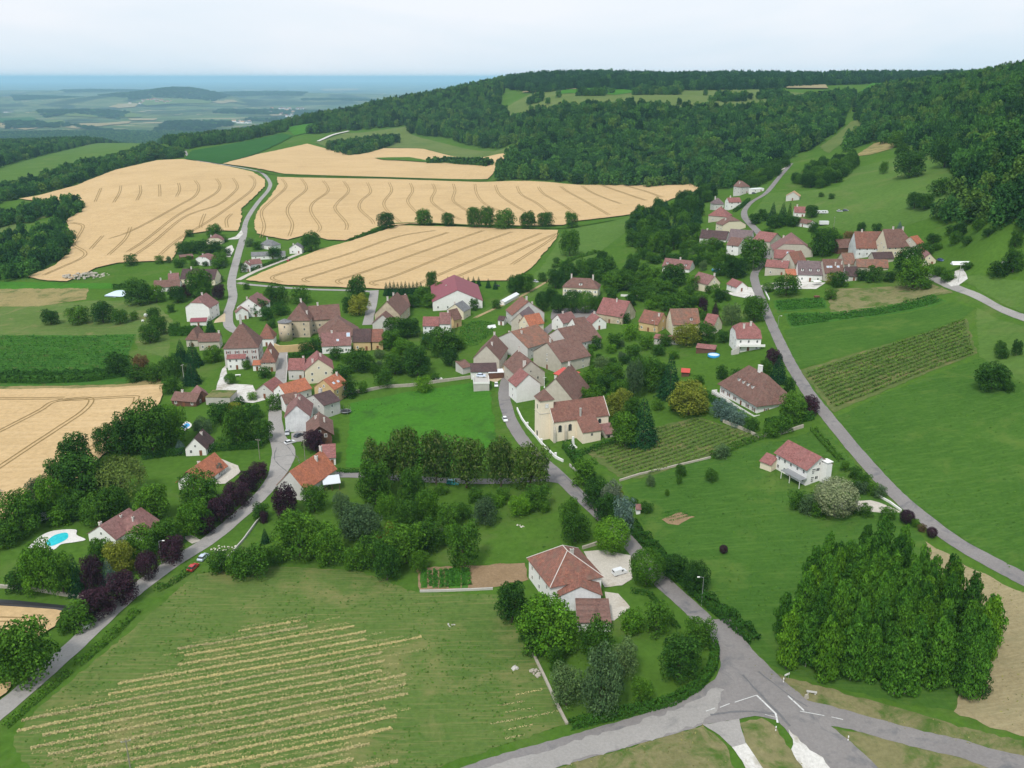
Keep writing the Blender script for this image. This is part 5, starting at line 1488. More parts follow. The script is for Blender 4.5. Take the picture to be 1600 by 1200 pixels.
hs('brown-roofed shed stepping down below the pink-roofed house', (1244,346), (1263,350), 6, 3.0, 2.0, 'x', 'gg', 'white', 'brown', cat='shed', name='shed', win=(1,0), ch=())
hs('dark barn peeping from the trees above the meadow', (1249,275), (1271,275.5), 10, 2.6, 4.0, 'y', 'gg', 'wood', 'dark', cat='barn', name='barn', win=(0,0), ch=())
# --- right hamlet
hs('very large barn house with half-hipped mauve-brown roof', (1208,391), (1272,393), 18, 5.0, 8.0, 'y', 'kg', 'stone', 'mauve', win=(0,3), attic=False, ch=((.3,.95,1.2),), cat='barn', name='barn')
hs('smaller red-roofed barn behind the large half-hipped one', (1203,378), (1224,373), 12, 4.2, 4.4, 'y', 'gg', 'stone', 'red', cat='barn', name='barn', win=(1,1), ch=((.8,.9,1.0),))
hs('house with pink roof and big blue roof light', (1209,402.5), (1241,404), 8, 5.0, 4.0, 'x', 'gg', 'stone', 'red', win=(2,1), sky=((.78,.25,3.4,2.6),), ch=())
hs('house with half orange half brown roof in the right row', (1242,412), (1262,409), 10, 4.8, 5.6, 'x', 'gg', 'stone', 'tile', win=(1,1), ch=())
hs('stone house with low pink roof at the road corner', (1195,416), (1231,419), 8, 4.8, 3.2, 'x', 'gg', 'stone', 'red', win=(2,1), ch=((.7,.4,.5,.3),))
hs('small brown-walled lean-to with orange tiles in the right row', (1230,429.5), (1246,429.5), 5, 3.6, 2.2, t='shed', w='ochre', c='orange', cat='lean-to', name='lean_to', win=(1,0))
hs('white house with dusky mauve roof and three arched dormers', (1247,428), (1286,429), 10, 4.2, 6.2, 'x', 'gg', 'white', 'greymauve', win=(3,1), dorm=((.17,.1,1.3),(.5,.1,1.3),(.83,.1,1.3)), ch=((.45,.6,1.0),))
hs('house with brown roof and three white roof lights', (1289,426), (1320,425.5), 10, 4.2, 6.2, 'x', 'gg', 'stone', 'brown', win=(2,1), sky=((.2,.2,1.3,1.0),(.36,.2,1.3,1.0),(.74,.2,1.3,1.0)), ch=((.6,.25,1.8,.3),(.95,.3,1.6,.3)))
hs('low house with dark red roof at the right end of the row', (1321,430.5), (1341,431), 7, 3.0, 4.2, 'x', 'gg', 'grey', 'dark', win=(2,1), ch=((.3,.5,1.0),))
hs('brown-tiled barn rising behind the low dark red roof', (1319,412.5), (1338,412.5), 12, 3.4, 5.0, 'x', 'gg', 'stone', 'mottled', cat='barn', name='barn', win=(0,0), ch=())
hs('long low shed with weathered patchy tiles', (1338.5,416.5), (1389,418), 8, 2.6, 3.4, 'x', 'gg', 'stone', 'mottled', cat='shed', name='shed', win=(0,0), ch=())
hs('small dark red roofed shed behind the long patchy shed', (1366,404), (1398,403), 6, 3.0, 2.8, 'x', 'gg', 'stone', 'dark', cat='shed', name='shed', win=(0,0), ch=())
hs('long white-walled barn with patchy orange roof', (1338,387), (1385.5,387), 12, 5.2, 8.2, 'x', 'gg', 'dirty', 'tile', cat='barn', name='barn', win=(4,0), ch=((.25,.5,1.0),), attic=False)
hs('large farmhouse with smooth hipped red-brown roof', (1386.5,386), (1432,385), 14, 5.2, 8.8, 'x', 'gh', 'cream', 'brown', win=(5,2), ch=((.35,.5,1.2),(.7,.5,1.0)))
hs('small orange-roofed end of the hipped farmhouse', (1433,381), (1444,378.5), 8, 4.6, 3.4, 'x', 'gg', 'stone', 'orange', cat='annex', name='annex', win=(1,1), ch=())
hs('open wooden barn with brown roof left of the white-walled barn', (1310,387), (1336,386), 8, 3.2, 4.2, 'x', 'gg', 'wood', 'brown', cat='barn', name='barn', win=(0,0), ch=())
hs('small cream gabled house with red-brown roof at the lane end', (1440,405.5), (1464,406.5), 9, 3.0, 3.2, 'y', 'gg', 'cream', 'mauve', win=(2,1), ch=())
hs('small house with salmon roof behind the cream gable', (1436,397), (1450,395), 7, 3.6, 2.6, 'x', 'gg', 'white', 'red', win=(1,1))
hs('long white polytunnel shed on the meadow slope', (779,471), (789,472), 30, 2.2, .8, 'y', 'gg', 'white', 'white_sheet', cat='shed', name='polytunnel', win=(0,0), ch=(), Cpix=(813,459.5))
hs('tiny turquoise garden shed beside the roadside trees', (993.5,795.5), (1002.5,795.5), 2.4, 2.0, .8, 'x', 'gg', 'wall_white', 'mauve', cat='shed', name='shed', win=(0,0), ch=())

# ------------------------------------------------------------------ church
def build_church():
    hw = 8.2
    g = (G(865, 690), G(951, 676))
    zE = g[0].z + hw
    a2, b2 = Vector(at_plane(865, 658.7, zE)), Vector(at_plane(951, 647.5, zE))
    ax = b2 - a2; L = ax.length; ax.normalize(); ay = Vector((-ax.y, ax.x))
    z0 = g[0].z
    root = empty('church', (a2.x, a2.y, z0), math.atan2(ax.y, ax.x))
    tag(root, 'cream church with square clock tower and red-brown roof', 'church')
    def loc(u, v, h):
        q = Vector(at_plane(u, v, z0 + h)) - a2
        return q.dot(ax), q.dot(ay)
    wm, rm = MAT['wall_church'], MAT['roof_tile']
    D, hr = 10.5, 5.4
    V, F, _ = roof_shape(L, D, hw, hr, 'g', 'g', 0.35, 0.25)
    nroof = link('nave_roof', fixed('nave_roof', V, F, [MAT['roof_church']]), root)
    W = [(0,0,-2),(L,0,-2),(L,D,-2),(0,D,-2),(0,0,hw),(L,0,hw),(L,D,hw),(0,D,hw),(0,D/2,hw+hr-.02),(L,D/2,hw+hr-.02)]
    link('nave', fixed('nave', W, [(0,1,5,4),(2,3,7,6),(3,0,4,8,7),(1,2,6,9,5)], [wm]), root)
    # verge stones at the gable ends
    for xx in (-0.30, L + 0.02):
        MB().add([(xx,-.4,hw-.25),(xx+.28,-.4,hw-.25),(xx,D/2,hw+hr+.25),(xx+.28,D/2,hw+hr+.25),(xx,-.4,hw-.6),(xx+.28,-.4,hw-.6),(xx,D/2,hw+hr-.1),(xx+.28,D/2,hw+hr-.1)],
                 [(0,1,3,2),(0,2,6,4),(1,5,7,3),(4,6,7,5),(0,4,5,1),(2,3,7,6)]).build('verge_stone', MAT['frame_stone'], root)
    # tower
    th = 15.2
    tx0, ty0 = loc(844, 627.5, th)
    tx1, _ty = loc(865, 625, th)
    w = max(4.6, tx1 - tx0)
    MB().box(tx0, tx0 + w, ty0, ty0 + w, -2, th).build('tower', wm, root)
    MB().box(tx0 - .12, tx0 + w + .12, ty0 - .12, ty0 + w + .12, th - 5.0, th - 4.75).build('string_course', MAT['frame_stone'], root)
    MB().box(tx0 - .18, tx0 + w + .18, ty0 - .18, ty0 + w + .18, th, th + .22).build('cornice', MAT['frame_stone'], root)
    c = (tx0 + w / 2, ty0 + w / 2)
    o = .45
    tr = MB().add([(tx0-o,ty0-o,th+.22),(tx0+w+o,ty0-o,th+.22),(tx0+w+o,ty0+w+o,th+.22),(tx0-o,ty0+w+o,th+.22),(c[0],c[1],th+3.9)], [(0,1,4),(1,2,4),(2,3,4),(3,0,4),(0,3,2,1)]).build('tower_roof', MAT['roof_brown'], root)
    MB().tube([(c[0],c[1],th+3.6),(c[0],c[1],th+9.2)], [.07,.04], 6).lathe([(.02,th+4.1),(.28,th+4.35),(.28,th+4.45),(.02,th+4.7)], 8, 0, c).box(c[0]-.7,c[0]+.7,c[1]-.04,c[1]+.04,th+8.0,th+8.1).build('weather_vane', MAT['frame_white'], tr)
    # clock faces: pale dial in a stone surround, black hands
    for (px, py), an in (((tx0 + w*.5, ty0), 0), ((tx0, ty0 + w*.5), -math.pi/2)):
        if an == 0:
            dial = MB().box(-.75,.75,-.10,-.005,-.9,.9,0).box(-.58,.58,-.13,-.101,-.72,.72,1).build('clock', [MAT['frame_stone'], MAT['frame_white']], root)
            dial.location = (px, py, th - 2.0); dial.rotation_euler = (0, 0, an)
            MB().box(-.04,.04,-.16,-.131,0,.55).box(0,.40,-.16,-.131,-.04,.04).build('clock_hands', MAT['black_thing'], dial)
        else:
            on_wall(root, window_mesh(0.9, 1.9, 'frame_stone', True), 'belfry_opening', (px, py, th - 3.6), an)
    on_wall(root, window_mesh(0.9, 1.9, 'frame_stone', True), 'belfry_opening', (tx0 + w, ty0 + w*.5, th - 3.6), math.pi/2)
    on_wall(root, window_mesh(1.5, 3.0, 'frame_stone', True), 'door', (tx0, ty0 + w*.5, 0.05), -math.pi/2)
    # chapel along the near side
    cx0, cy0 = loc(911, 675, 5.2)
    cx1, cy1 = loc(939, 671, 5.2)
    cy_ = min(-1.5, (cy0 + cy1) / 2)
    ch, top = 5.0, hw + 0.25
    s = (top - ch) / (0 - cy_)
    MB().add([(cx0,cy_,-2),(cx1,cy_,-2),(cx1,0,-2),(cx0,0,-2),(cx0,cy_,ch),(cx1,cy_,ch),(cx1,-.02,top-.1),(cx0,-.02,top-.1)], [(0,1,5,4),(1,2,6,5),(3,0,4,7)]).build('chapel', wm, root)
    e = .35
    V = [(cx0-e,cy_-e,ch-e*s+.05),(cx1+e,cy_-e,ch-e*s+.05),(cx1+e,0.5,top+.5*s+.05),(cx0-e,0.5,top+.5*s+.05)]
    V += [(x, y, z + .16) for x, y, z in V]
    link('chapel_roof', fixed('chapel_roof', V, [(0,1,2,3),(4,5,6,7),(0,1,5,4),(1,2,6,5),(2,3,7,6),(3,0,4,7)], [MAT['roof_church']]), root)
    MB().box(cx0+1.4,cx0+2.0,0.2,0.75,hw-.5,hw+3.6).box(cx0+1.3,cx0+2.1,0.1,0.85,hw+3.6,hw+3.75).build('chimney', MAT['concrete'], nroof)
    on_wall(root, window_mesh(0.9, 1.1, 'frame_stone'), 'window', ((cx0 + cx1)/2, cy_, 3.2), 0)
    # sacristy
    sx0, sy0 = loc(941, 673, 3.0)
    sx1, sy1 = loc(956, 671, 3.0)
    sx0 = max(sx0, cx1 + .3); sx1 = max(sx1, sx0 + 3)
    MB().add([(sx0,cy_+.6,-2),(sx1,cy_+.6,-2),(sx1,0,-2),(sx0,0,-2),(sx0,cy_+.6,2.9),(sx1,cy_+.6,2.9),(sx1,-.02,4.6),(sx0,-.02,4.6)], [(0,1,5,4),(1,2,6,5),(3,0,4,7)]).build('sacristy', MAT['wall_stone'], root)
    V = [(sx0-.2,cy_+.2,2.7),(sx1+.4,cy_+.2,2.7),(sx1+.4,.1,4.75),(sx0-.2,.1,4.75)]; V += [(x,y,z+.15) for x,y,z in V]
    link('sacristy_roof', fixed('sacristy_roof', V, [(0,1,2,3),(4,5,6,7),(0,1,5,4),(1,2,6,5),(2,3,7,6),(3,0,4,7)], [MAT['roof_mauve']]), root)
    on_wall(root, boxmesh('door', -.5, .5, -.07, -.005, 0, 2.1, 'dark_hole'), 'door', (sx0 + 1.2, cy_ + .6, 0.1), 0)
    # arched windows and buttresses
    for x in (2.6, 6.6):
        on_wall(root, window_mesh(1.5, 2.9, 'frame_stone', True), 'arched_window', (x, 0, 3.6), 0)
    on_wall(root, window_mesh(1.4, 2.0, 'frame_stone', True), 'arched_window', (min(cx1 + 2.2, L - 1.6), 0, 5.1), 0)
    for x in (-.05, 4.4):
        MB().add([(x,-.9,-2),(x+.7,-.9,-2),(x+.7,0,-2),(x,0,-2),(x,-.9,4.2),(x+.7,-.9,4.2),(x+.7,-.02,6.4),(x,-.02,6.4)], [(0,1,5,4),(1,2,6,5),(3,0,4,7),(4,5,6,7)]).build('buttress', MAT['wall_stone'], root)
    FOOT.append([tuple(a2), tuple(b2), tuple(b2 + ay*D), tuple(a2 + ay*D)])
roofmat('roof_church', (0.225, 0.105, 0.078), (0.200, 0.098, 0.078), (0.140, 0.095, 0.075), 0.4, 0.3)
build_church()

# castle round tower
def round_tower(u, vb, rad, h):
    p = G(u, vb)
    root = empty('round_tower', p)
    tag(root, 'round stone castle tower with low grey cone roof', 'tower')
    MB().lathe([(rad, -1), (rad, h)], 24).build('wall', MAT['wall_old'], root, None, True)
    MB().lathe([(rad + .35, h), (rad + .35, h + .12), (.15, h + 1.6)], 24).build('roof', MAT['roof_slate'], root)
    for a, z in ((-1.4, h * .75), (-2.0, h * .4), (-.9, h * .35)):
        o = on_wall(root, window_mesh(.7, 1.0, 'frame_stone'), 'window', (math.cos(a) * (rad + .01), math.sin(a) * (rad + .01), z), a + math.pi / 2)
round_tower(447, 531, 3.3, 9.6)

# extras on single houses --------------------------------------------------
def part(H, name, mats, fn):
    b = MB(); fn(b); return b.build(name, mats, H['root'])
L_, D_ = villa['L'], villa['D']
part(villa, 'terrace', MAT['concrete'], lambda b: b.box(-2.2, L_ + 2.0, -2.4, 0.0, -3.0, -0.05).box(L_ + .01, L_ + 2.0, .01, D_, -3.0, -0.05))
part(villa, 'parapet', MAT['frame_white'], lambda b: b.box(-2.2, L_ + 2.0, -2.4, -2.2, -.05, .85).box(L_ + 1.8, L_ + 2.0, -2.2, D_, -.05, .85).box(-2.2, -2.0, -2.2, -.02, -.05, .85))
for i in range(3):
    on_wall(villa['root'], window_mesh(1.6, 1.9, 'frame_stone', True), 'cellar_window', (L_ + 2.0, D_ * (.25 + .25 * i), -2.4), math.pi / 2)
L_, D_ = modern['L'], modern['D']
part(modern, 'chimney_block', MAT['wall_white'], lambda b: b.box(L_ + .05, L_ + 2.6, D_*.55, D_*.55 + 2.2, -2.0, 7.2).box(L_ - .1, L_ + 2.8, D_*.55 - .15, D_*.55 + 2.35, 7.9, 8.1).box(L_ + .4, L_ + 2.2, D_*.55 + .3, D_*.55 + 1.9, 7.2, 7.9))
cnp = part(modern, 'canopy', [MAT['metal_grey'], MAT['frame_white']], lambda b: (b.box(L_*.42, L_ + .5, -3.0, -.02, 2.6, 2.75, 0), [b.box(x, x + .15, -2.9, -2.75, -2, 2.6, 1) for x in (L_*.43, L_*.7, L_ + .2)]))
for y, z, w_ in ((.28, 4.3, 1.5), (.45, 4.3, 1.5), (.25, 1.6, 1.3), (.42, 1.6, 1.3)):
    on_wall(modern['root'], window_mesh(w_, 1.2), 'gable_window', (L_, D_*y, z), math.pi / 2)
L_, D_ = whouse['L'], whouse['D']
part(whouse, 'balcony', MAT['frame_white'], lambda b: b.box(L_*.1, L_ + 1.5, -1.8, -.02, 2.4, 2.6).box(L_*.1, L_ + 1.5, -1.8, -1.68, 2.6, 3.5))
part(whouse, 'outside_stairs', MAT['concrete'], lambda b: [b.box(L_*.1 - .3*(k+1), L_*.1 - .3*k - .002, -1.8, -.4, -1.5, 2.4 - .2*k) for k in range(11)])
L_, D_ = near['L'], near['D']
on_wall(near['root'], window_mesh(1.1, 1.5, 'frame_stone'), 'window', (L_*.78, 0, 3.4), 0)
# deck railing on the parking deck
L_, D_ = terrace['L'], terrace['D']
part(terrace, 'parapet', MAT['frame_white'], lambda b: b.box(-.1, L_ + .1, -.1, .08, 3.38, 4.1).box(-.1, .08, .09, D_, 3.38, 4.1).box(L_ - .08, L_ + .1, .09, D_, 3.38, 4.1))

# ------------------------------------------------------------------ walls, fences, hedges
def wall_line(name, label, pix, w, h, mat, cat='wall', step=1.5, cap=None):
    L = [Vector(q) for q in densify([Vector(P(p)[:2]) for p in pix], False)]
    n = len(L)
    V, F = [], []
    zs = ground([p.x for p in L], [p.y for p in L])
    c0 = Vector((L[0].x, L[0].y, zs[0]))
    for i, p in enumerate(L):
        d = (L[min(i+1, n-1)] - L[max(i-1, 0)]).normalized()
        nr = Vector((-d.y, d.x))
        hh = h * rnd.uniform(.93, 1.05)
        for sg, z in ((-1, -.4), (-1, hh), (1, hh), (1, -.4)):
            q = p + nr * sg * w / 2
            V.append((q.x - c0.x, q.y - c0.y, zs[i] + z - c0.z))
    for i in range(n - 1):
        for k in range(3):
            F.append((4*i + k, 4*i + k + 1, 4*i + 5 + k, 4*i + 4 + k))
    F += [(0, 1, 2, 3), (4*n-4, 4*n-1, 4*n-2, 4*n-3)]
    o = link(name, fixed(name, V, F, [MAT[mat]]), None, None, c0)
    tag(o, label, cat)
    return o
wall_line('stone_wall', 'rough stone wall along the top of the paddock', [(523,619),(572,612),(600,606),(640,604),(690,597),(735,591)], .6, 1.3, 'dry_stone')
wall_line('stone_wall', 'high yellowish stone wall closing the castle yard', [(430,548),(436,551),(470,549),(492,545)], .7, 3.6, 'wall_ochre')
wall_line('churchyard_wall', 'low white churchyard wall along the street bend', [(808,640),(815,655),(824,668),(835,680),(846,694),(858,706),(868,716),(880,722)], .4, 1.0, 'wall_white')
wall_line('garden_wall', 'low pale wall between the vineyard and the big lawn', [(968,752),(1000,742),(1060,728),(1110,716)], .5, .7, 'dry_stone')
wall_line('garden_wall', 'pale low wall edging the road below the lime trees', [(890,728),(905,742),(918,756)], .3, .9, 'concrete')
wall_line('stone_wall', 'crumbling stone wall along the hay field garden edge', [(815,985),(832,1020),(855,1068),(872,1105),(886,1132)], .6, .5, 'dry_stone')
wall_line('stone_wall', 'old brown stone wall below the pool garden', [(0,918),(50,922),(95,930),(135,936)], .6, .9, 'dry_stone')
wall_line('garden_wall', 'low wall between the vegetable beds and the hay field', [(656,925),(700,924),(770,921)], .4, .6, 'concrete')
wall_line('stone_wall', 'low stone wall from the gravel yard to the round trees', [(910,858),(930,852),(945,848)], .5, 1.0, 'dry_stone')
wall_line('garden_wall', 'white kerb wall at the drive of the modern house', [(1372,776),(1390,786),(1408,799)], .35, .7, 'wall_white')
wall_line('stone_wall', 'stone wall below the villa hedge', [(1130,660),(1160,672),(1185,684),(1222,678),(1255,668)], .5, 1.2, 'dry_stone')
wall_line('garden_wall', 'white wall at the foot of the town hall garden', [(970,463),(1005,464)], .4, 1.2, 'wall_white')
wall_line('street_wall', 'grey kerb wall along the street below the ochre gable', [(447,600),(449,575),(448,556)], .4, 1.1, 'concrete')
wall_line('garden_wall', 'low white roadside wall with a gate gap below the right hamlet', [(1194,452),(1198,461),(1202,469)], .4, .8, 'wall_white')
wall_line('brick_wall', 'low red-tiled garden wall beside the willow', [(163,704),(185,704),(200,703)], .8, 1.2, 'roof_tile')
wall_line('garden_wall', 'low wall along the lane beside the orange-roofed house garden', [(345,885),(380,845),(400,818),(412,805)], .35, .7, 'concrete')

# churchyard gate posts
def simple(name, label, cat, u, v, fn, mats, rz=0.0, group=None, dz=0.0):
    p = G(u, v)
    b = MB(); fn(b)
    o = b.build(name, mats, None, p + Vector((0, 0, dz)))
    o.rotation_euler = (0, 0, rz)
    tag(o, label, cat, group)
    return o
for k, (u, v) in enumerate([(824,667),(846,693),(868,715)]):
    simple('gate_post', 'white square pillar in the churchyard wall, %s from the top' % ORD[k], 'pillar', u, v, lambda b: b.box(-.3,.3,-.3,.3,-.3,1.7).box(-.38,.38,-.38,.38,1.7,1.9), MAT['wall_white'], .4, 'churchyard pillars')
simple('war_memorial', 'white stone war memorial before the church hedge', 'memorial', 895, 700, lambda b: b.box(-1.3,1.3,-1.0,1.0,-.3,.5).box(-.9,.9,-.7,.7,.5,1.1).add([(-.5,-.4,1.1),(.5,-.4,1.1),(.5,.4,1.1),(-.5,.4,1.1),(-.3,-.25,4.2),(.3,-.25,4.2),(.3,.25,4.2),(-.3,.25,4.2)],[(0,1,5,4),(1,2,6,5),(2,3,7,6),(3,0,4,7),(4,5,6,7)]).box(-.4,.4,-.3,.3,4.2,4.4), MAT['frame_white'], .5)

def hedge(label, pix, w, h, col='hedge', dens=34, seed=1, name='hedge', cat='hedge', rag=0.25, size=.19, group=None, clump=0.0):
    L = [Vector(q) for q in densify([Vector(P(p)[:2]) for p in pix], False)]
    rs = np.random.RandomState(seed)
    seg = [(L[i], L[i+1]) for i in range(len(L)-1)]
    ln = np.array([(b - a).length for a, b in seg]); tot = ln.sum()
    n = int(min(6500, dens * tot * (h + w) / 2.5))
    k = rs.choice(len(seg), n, p=ln / tot)
    A = np.array([s[0][:] for s in seg]); B = np.array([s[1][:] for s in seg])
    f = rs.uniform(0, 1, n)
    C2 = A[k] + (B[k] - A[k]) * f[:, None]
    d = (B - A) / np.maximum(ln[:, None], 1e-6)
    nr = np.stack([-d[:, 1], d[:, 0]], 1)[k]
    arc = np.concatenate([[0], np.cumsum(ln)])[k] + f * ln[k]
    mod = 1 + rag * (np.sin(arc * 1.3 + seed) * .5 + np.sin(arc * .47 + 2) * .5) + clump * np.sin(arc * .9 + seed * 3)
    side = rs.choice([-1, 0, 1], n, p=[.32, .36, .32])
    off = np.where(side == 0, rs.uniform(-.5, .5, n), side * .5 * rs.uniform(.85, 1.08, n)) * w * (0.8 + 0.2 * mod)
    zz = np.where(side == 0, rs.uniform(.9, 1.05, n), rs.uniform(0.05, 1, n)) * h * mod
    g = ground(C2[:, 0], C2[:, 1])
    P0 = Vector((L[0].x, L[0].y, float(ground(L[0].x, L[0].y)[0])))
    C = np.stack([C2[:, 0] + nr[:, 0] * off - P0.x, C2[:, 1] + nr[:, 1] * off - P0.y, g + zz - P0.z], 1)
    N = np.stack([nr[:, 0] * side, nr[:, 1] * side, np.where(side == 0, 1.0, .35)], 1) + rs.normal(size=(n, 3)) * .45
    me = quadmesh(name, cards(C, N, size * (0.7 + 0.3 * max(w, h)) * rs.uniform(.7, 1.35, n), rs), mat=MAT['leaf_' + col])
    o = link(name, me, None, None, P0)
    tag(o, label, cat, group)
    return o
hedge('tall bushy hedge along the main road from the church to the junction', [(885,700),(905,728),(925,752)], 3.0, 2.6, 'hedge', 34, 1)
hedge('long dark hedge on the far side of the main road below the lawn', [(985,825),(1020,862),(1060,902),(1100,940),(1140,972),(1180,1005)], 3.2, 2.6, 'hedge', 34, 2, clump=.2)
hedge('dense clipped hedge curving round the corner garden at the junction', [(890,1137),(940,1126),(1000,1112),(1050,1099),(1090,1076),(1112,1048),(1117,1022),(1112,1005)], 2.0, 1.8, 'hedge', 50, 3, rag=.08)
hedge('ragged low hedge between the left road and the hay field', [(8,1138),(60,1092),(110,1050)], 1.6, 1.2, 'mid', 32, 4, rag=.5)
hedge('upper stretch of ragged roadside hedge beside the hay field', [(120,1042),(170,1000),(215,955)], 1.8, 1.3, 'mid', 32, 5, rag=.6)
hedge('short bushy hedge end near the parked red car', [(243,925),(265,915),(295,895)], 1.6, 1.4, 'mid', 32, 6, rag=.6)
hedge('long clipped hedge running from the willow to the street', [(222,718),(260,712),(300,710),(340,704),(410,700)], 2.2, 2.4, 'hedge', 40, 7, rag=.1)
hedge('second clipped hedge parallel to the street gardens', [(340,690),(370,690),(405,684)], 1.6, 1.6, 'hedge', 40, 8, rag=.1)
hedge('tall dark clipped hedge below the big white house', [(266,524),(290,524),(316,523)], 3.0, 4.6, 'hedge', 44, 9, rag=.06)
hedge('dark clipped hedge block behind the villa', [(1196,668),(1230,662),(1270,655)], 2.5, 3.0, 'hedge', 44, 10, rag=.06)
hedge('hedge along the slope below the villa terrace', [(1100,618),(1125,635)], 2.2, 2.2, 'hedge', 40, 11)
hedge('flowering hedge beside the hill road above the modern house', [(1270,672),(1285,690),(1300,706),(1315,722)], 2.0, 1.2, 'mid', 36, 12, rag=.5)
hedge('leafy hedge from the vineyard to the villa wall', [(1110,716),(1150,700),(1185,686),(1210,680)], 2.2, 1.8, 'mid', 38, 13, rag=.4)
hedge('hedge along the wheat lane of the left hamlet', [(392,424),(420,414),(448,404)], 2.0, 2.0, 'hedge', 40, 14, rag=.15)
hedge('clipped hedge behind the street wall under the castle', [(452,563),(475,560),(490,556)], 3.5, 3.0, 'hedge', 40, 15, rag=.1)
hedge('clipped lane hedge in the upper hamlet', [(1147,332),(1160,323),(1170,314)], 2.4, 2.6, 'hedge', 40, 16, rag=.08)
hedge('hedge between the churchyard lawn and the vineyard', [(905,712),(935,700),(965,690)], 2.0, 1.6, 'hedge', 36, 17, rag=.4)
hedge('scrubby hedge along the track between two wheat fields', [(548,377),(570,368),(600,358)], 3.0, 1.8, 'mid', 20, 18, rag=.6, size=.3)
hedge('dark hedge behind the covered pool', [(176,452),(197,450)], 3.0, 3.0, 'hedge', 36, 19, rag=.1)
hedge('hedge at the paddock side of the street gardens', [(528,738),(560,738)], 1.4, 1.2, 'hedge', 36, 20, rag=.2)
hedge('clipped hedge edging the garden beds of the nearest house', [(985,925),(1015,930),(1035,955),(1060,985)], 1.2, 1.2, 'hedge', 40, 21, rag=.1)
hedge('double bush row along the lower edge of the left vineyard', [(-60,598),(0,597),(60,598),(140,595),(190,588)], 3.5, 2.6, 'hedge', 26, 22, rag=.3, size=.26)
hedge('bush row just above the lower hedge of the left vineyard', [(-60,586),(0,586),(90,586),(170,583)], 2.5, 2.0, 'hedge', 24, 23, rag=.4, size=.26)
hedge('line of scrub between the two upper wheat fields', [(668,256),(700,255),(745,258),(765,260)], 8.0, 6.0, 'dark', 5, 24, rag=.6, size=.9)
hedge('hedge line across the foot of the meadow beyond the town hall', [(865,420),(900,404),(935,395)], 3.0, 2.0, 'mid', 20, 25, rag=.6, size=.3)

# crop and vine rows, hay windrows ------------------------------------------
def clip_rows(poly, a, b, spacing, world=False):
    W = [tuple(P(p)[:2]) for p in poly]
    a, b = Vector(P(a)[:2]), Vector(P(b)[:2])
    d = (b - a).normalized(); nr = Vector((-d.y, d.x))
    s = [(Vector(w) - a).dot(nr) for w in W]; q = [(Vector(w) - a).dot(d) for w in W]
    out = []
    k = math.ceil(min(s) / spacing)
    while k * spacing < max(s):
        t_ = np.arange(min(q), max(q), 1.0)
        X = a.x + d.x * t_ + nr.x * k * spacing; Y = a.y + d.y * t_ + nr.y * k * spacing
        ins = inpoly(X, Y, W)
        i = 0
        while i < len(ins):
            if ins[i]:
                j = i
                while j + 1 < len(ins) and ins[j + 1]: j += 1
                if j - i > 4: out.append((Vector((X[i], Y[i])), Vector((X[j], Y[j]))))
                i = j + 1
            else: i += 1
        k += 1
    return out

def plant_rows(name, label, cat, group, rows, w, h, col, per_m, size, seed, gap=0.0, flat=False):
    rs = np.random.RandomState(seed)
    for a, b in rows:
        if flat:
            dd = (b - a).normalized()
            a = a - dd * rs.uniform(-9, 4); b = b + dd * rs.uniform(-9, 4)
        ln = (b - a).length
        if ln < 4 or (b - a).dot(dd if flat else (b - a)) <= 0: continue
        n = max(20, int(ln * per_m))
        f = rs.uniform(0, 1, n)
        if gap:
            gn = np.sin(f * ln * .31 + rs.uniform(0, 6)) * .5 + np.sin(f * ln * .11 + rs.uniform(0, 6)) * .5 + rs.normal(size=n) * .25
            f = f[gn > gap * 2 - 1]
            n = len(f)
            if n < 8: continue
        d = (b - a) / ln
        wob = np.sin(f * ln * .25 + seed) * w * .15
        off = rs.normal(size=n) * w * .32 + wob
        X = a.x + (b.x - a.x) * f - d.y * off; Y = a.y + (b.y - a.y) * f + d.x * off
        z = ground(X, Y) + h * rs.uniform(0.15, 1.05, n)
        P0 = Vector((a.x, a.y, float(ground(a.x, a.y)[0])))
        N = np.stack([rs.normal(size=n) * .6, rs.normal(size=n) * .6, np.full(n, 1.0 if not flat else 2.0)], 1)
        me = quadmesh(name, cards(np.stack([X - P0.x, Y - P0.y, z - P0.z], 1), N, size * rs.uniform(.6, 1.4, n), rs), mat=MAT[col])
        tag(link(name, me, None, None, P0), label, cat, group)
plant_rows('vine_row', 'row of vines in the plot between church and villa', 'vine row', 'vine rows between church and villa', clip_rows([(925,706),(1005,674),(1090,655),(1188,684),(1100,714),(1000,745),(968,742)], (940,720), (1060,683), 2.6), .7, 1.0, 'leaf_vine', 13, .24, 5, .0)
plant_rows('vine_row', 'row of vines in the sloping plot right of the hill road', 'vine row', 'vine rows right of the hill road', clip_rows([(1254,582),(1508,500),(1523,551),(1380,609),(1305,642)], (1270,600), (1500,520), 3.0), .95, 1.2, 'leaf_vine', 13, .30, 6, .0)
plant_rows('crop_row', 'leafy crop row in the strip below the right hamlet', 'crop row', 'crop rows below the right hamlet', clip_rows([(1227,492),(1300,490),(1458,461),(1474,471),(1300,501),(1237,512)], (1230,503), (1400,478), 2.2), 1.3, 1.0, 'leaf_crop', 16, .3, 7)
plant_rows('crop_row', 'leafy crop row in the short plot beside the hill road', 'crop row', 'crop rows in the short plot', clip_rows([(1210,472),(1286,467),(1290,481),(1215,487)], (1212,480), (1285,475), 2.2), 1.3, 1.0, 'leaf_crop', 16, .3, 8)
plant_rows('vine_row', 'row of vines in the flat left vineyard above the wheat', 'vine row', 'vine rows in the left vineyard', clip_rows([(-60,527),(212,525),(200,553),(202,575),(185,582),(-60,584)], (0,555), (200,552), 3.4), 1.5, 1.3, 'leaf_crop', 7, .36, 9, .08)
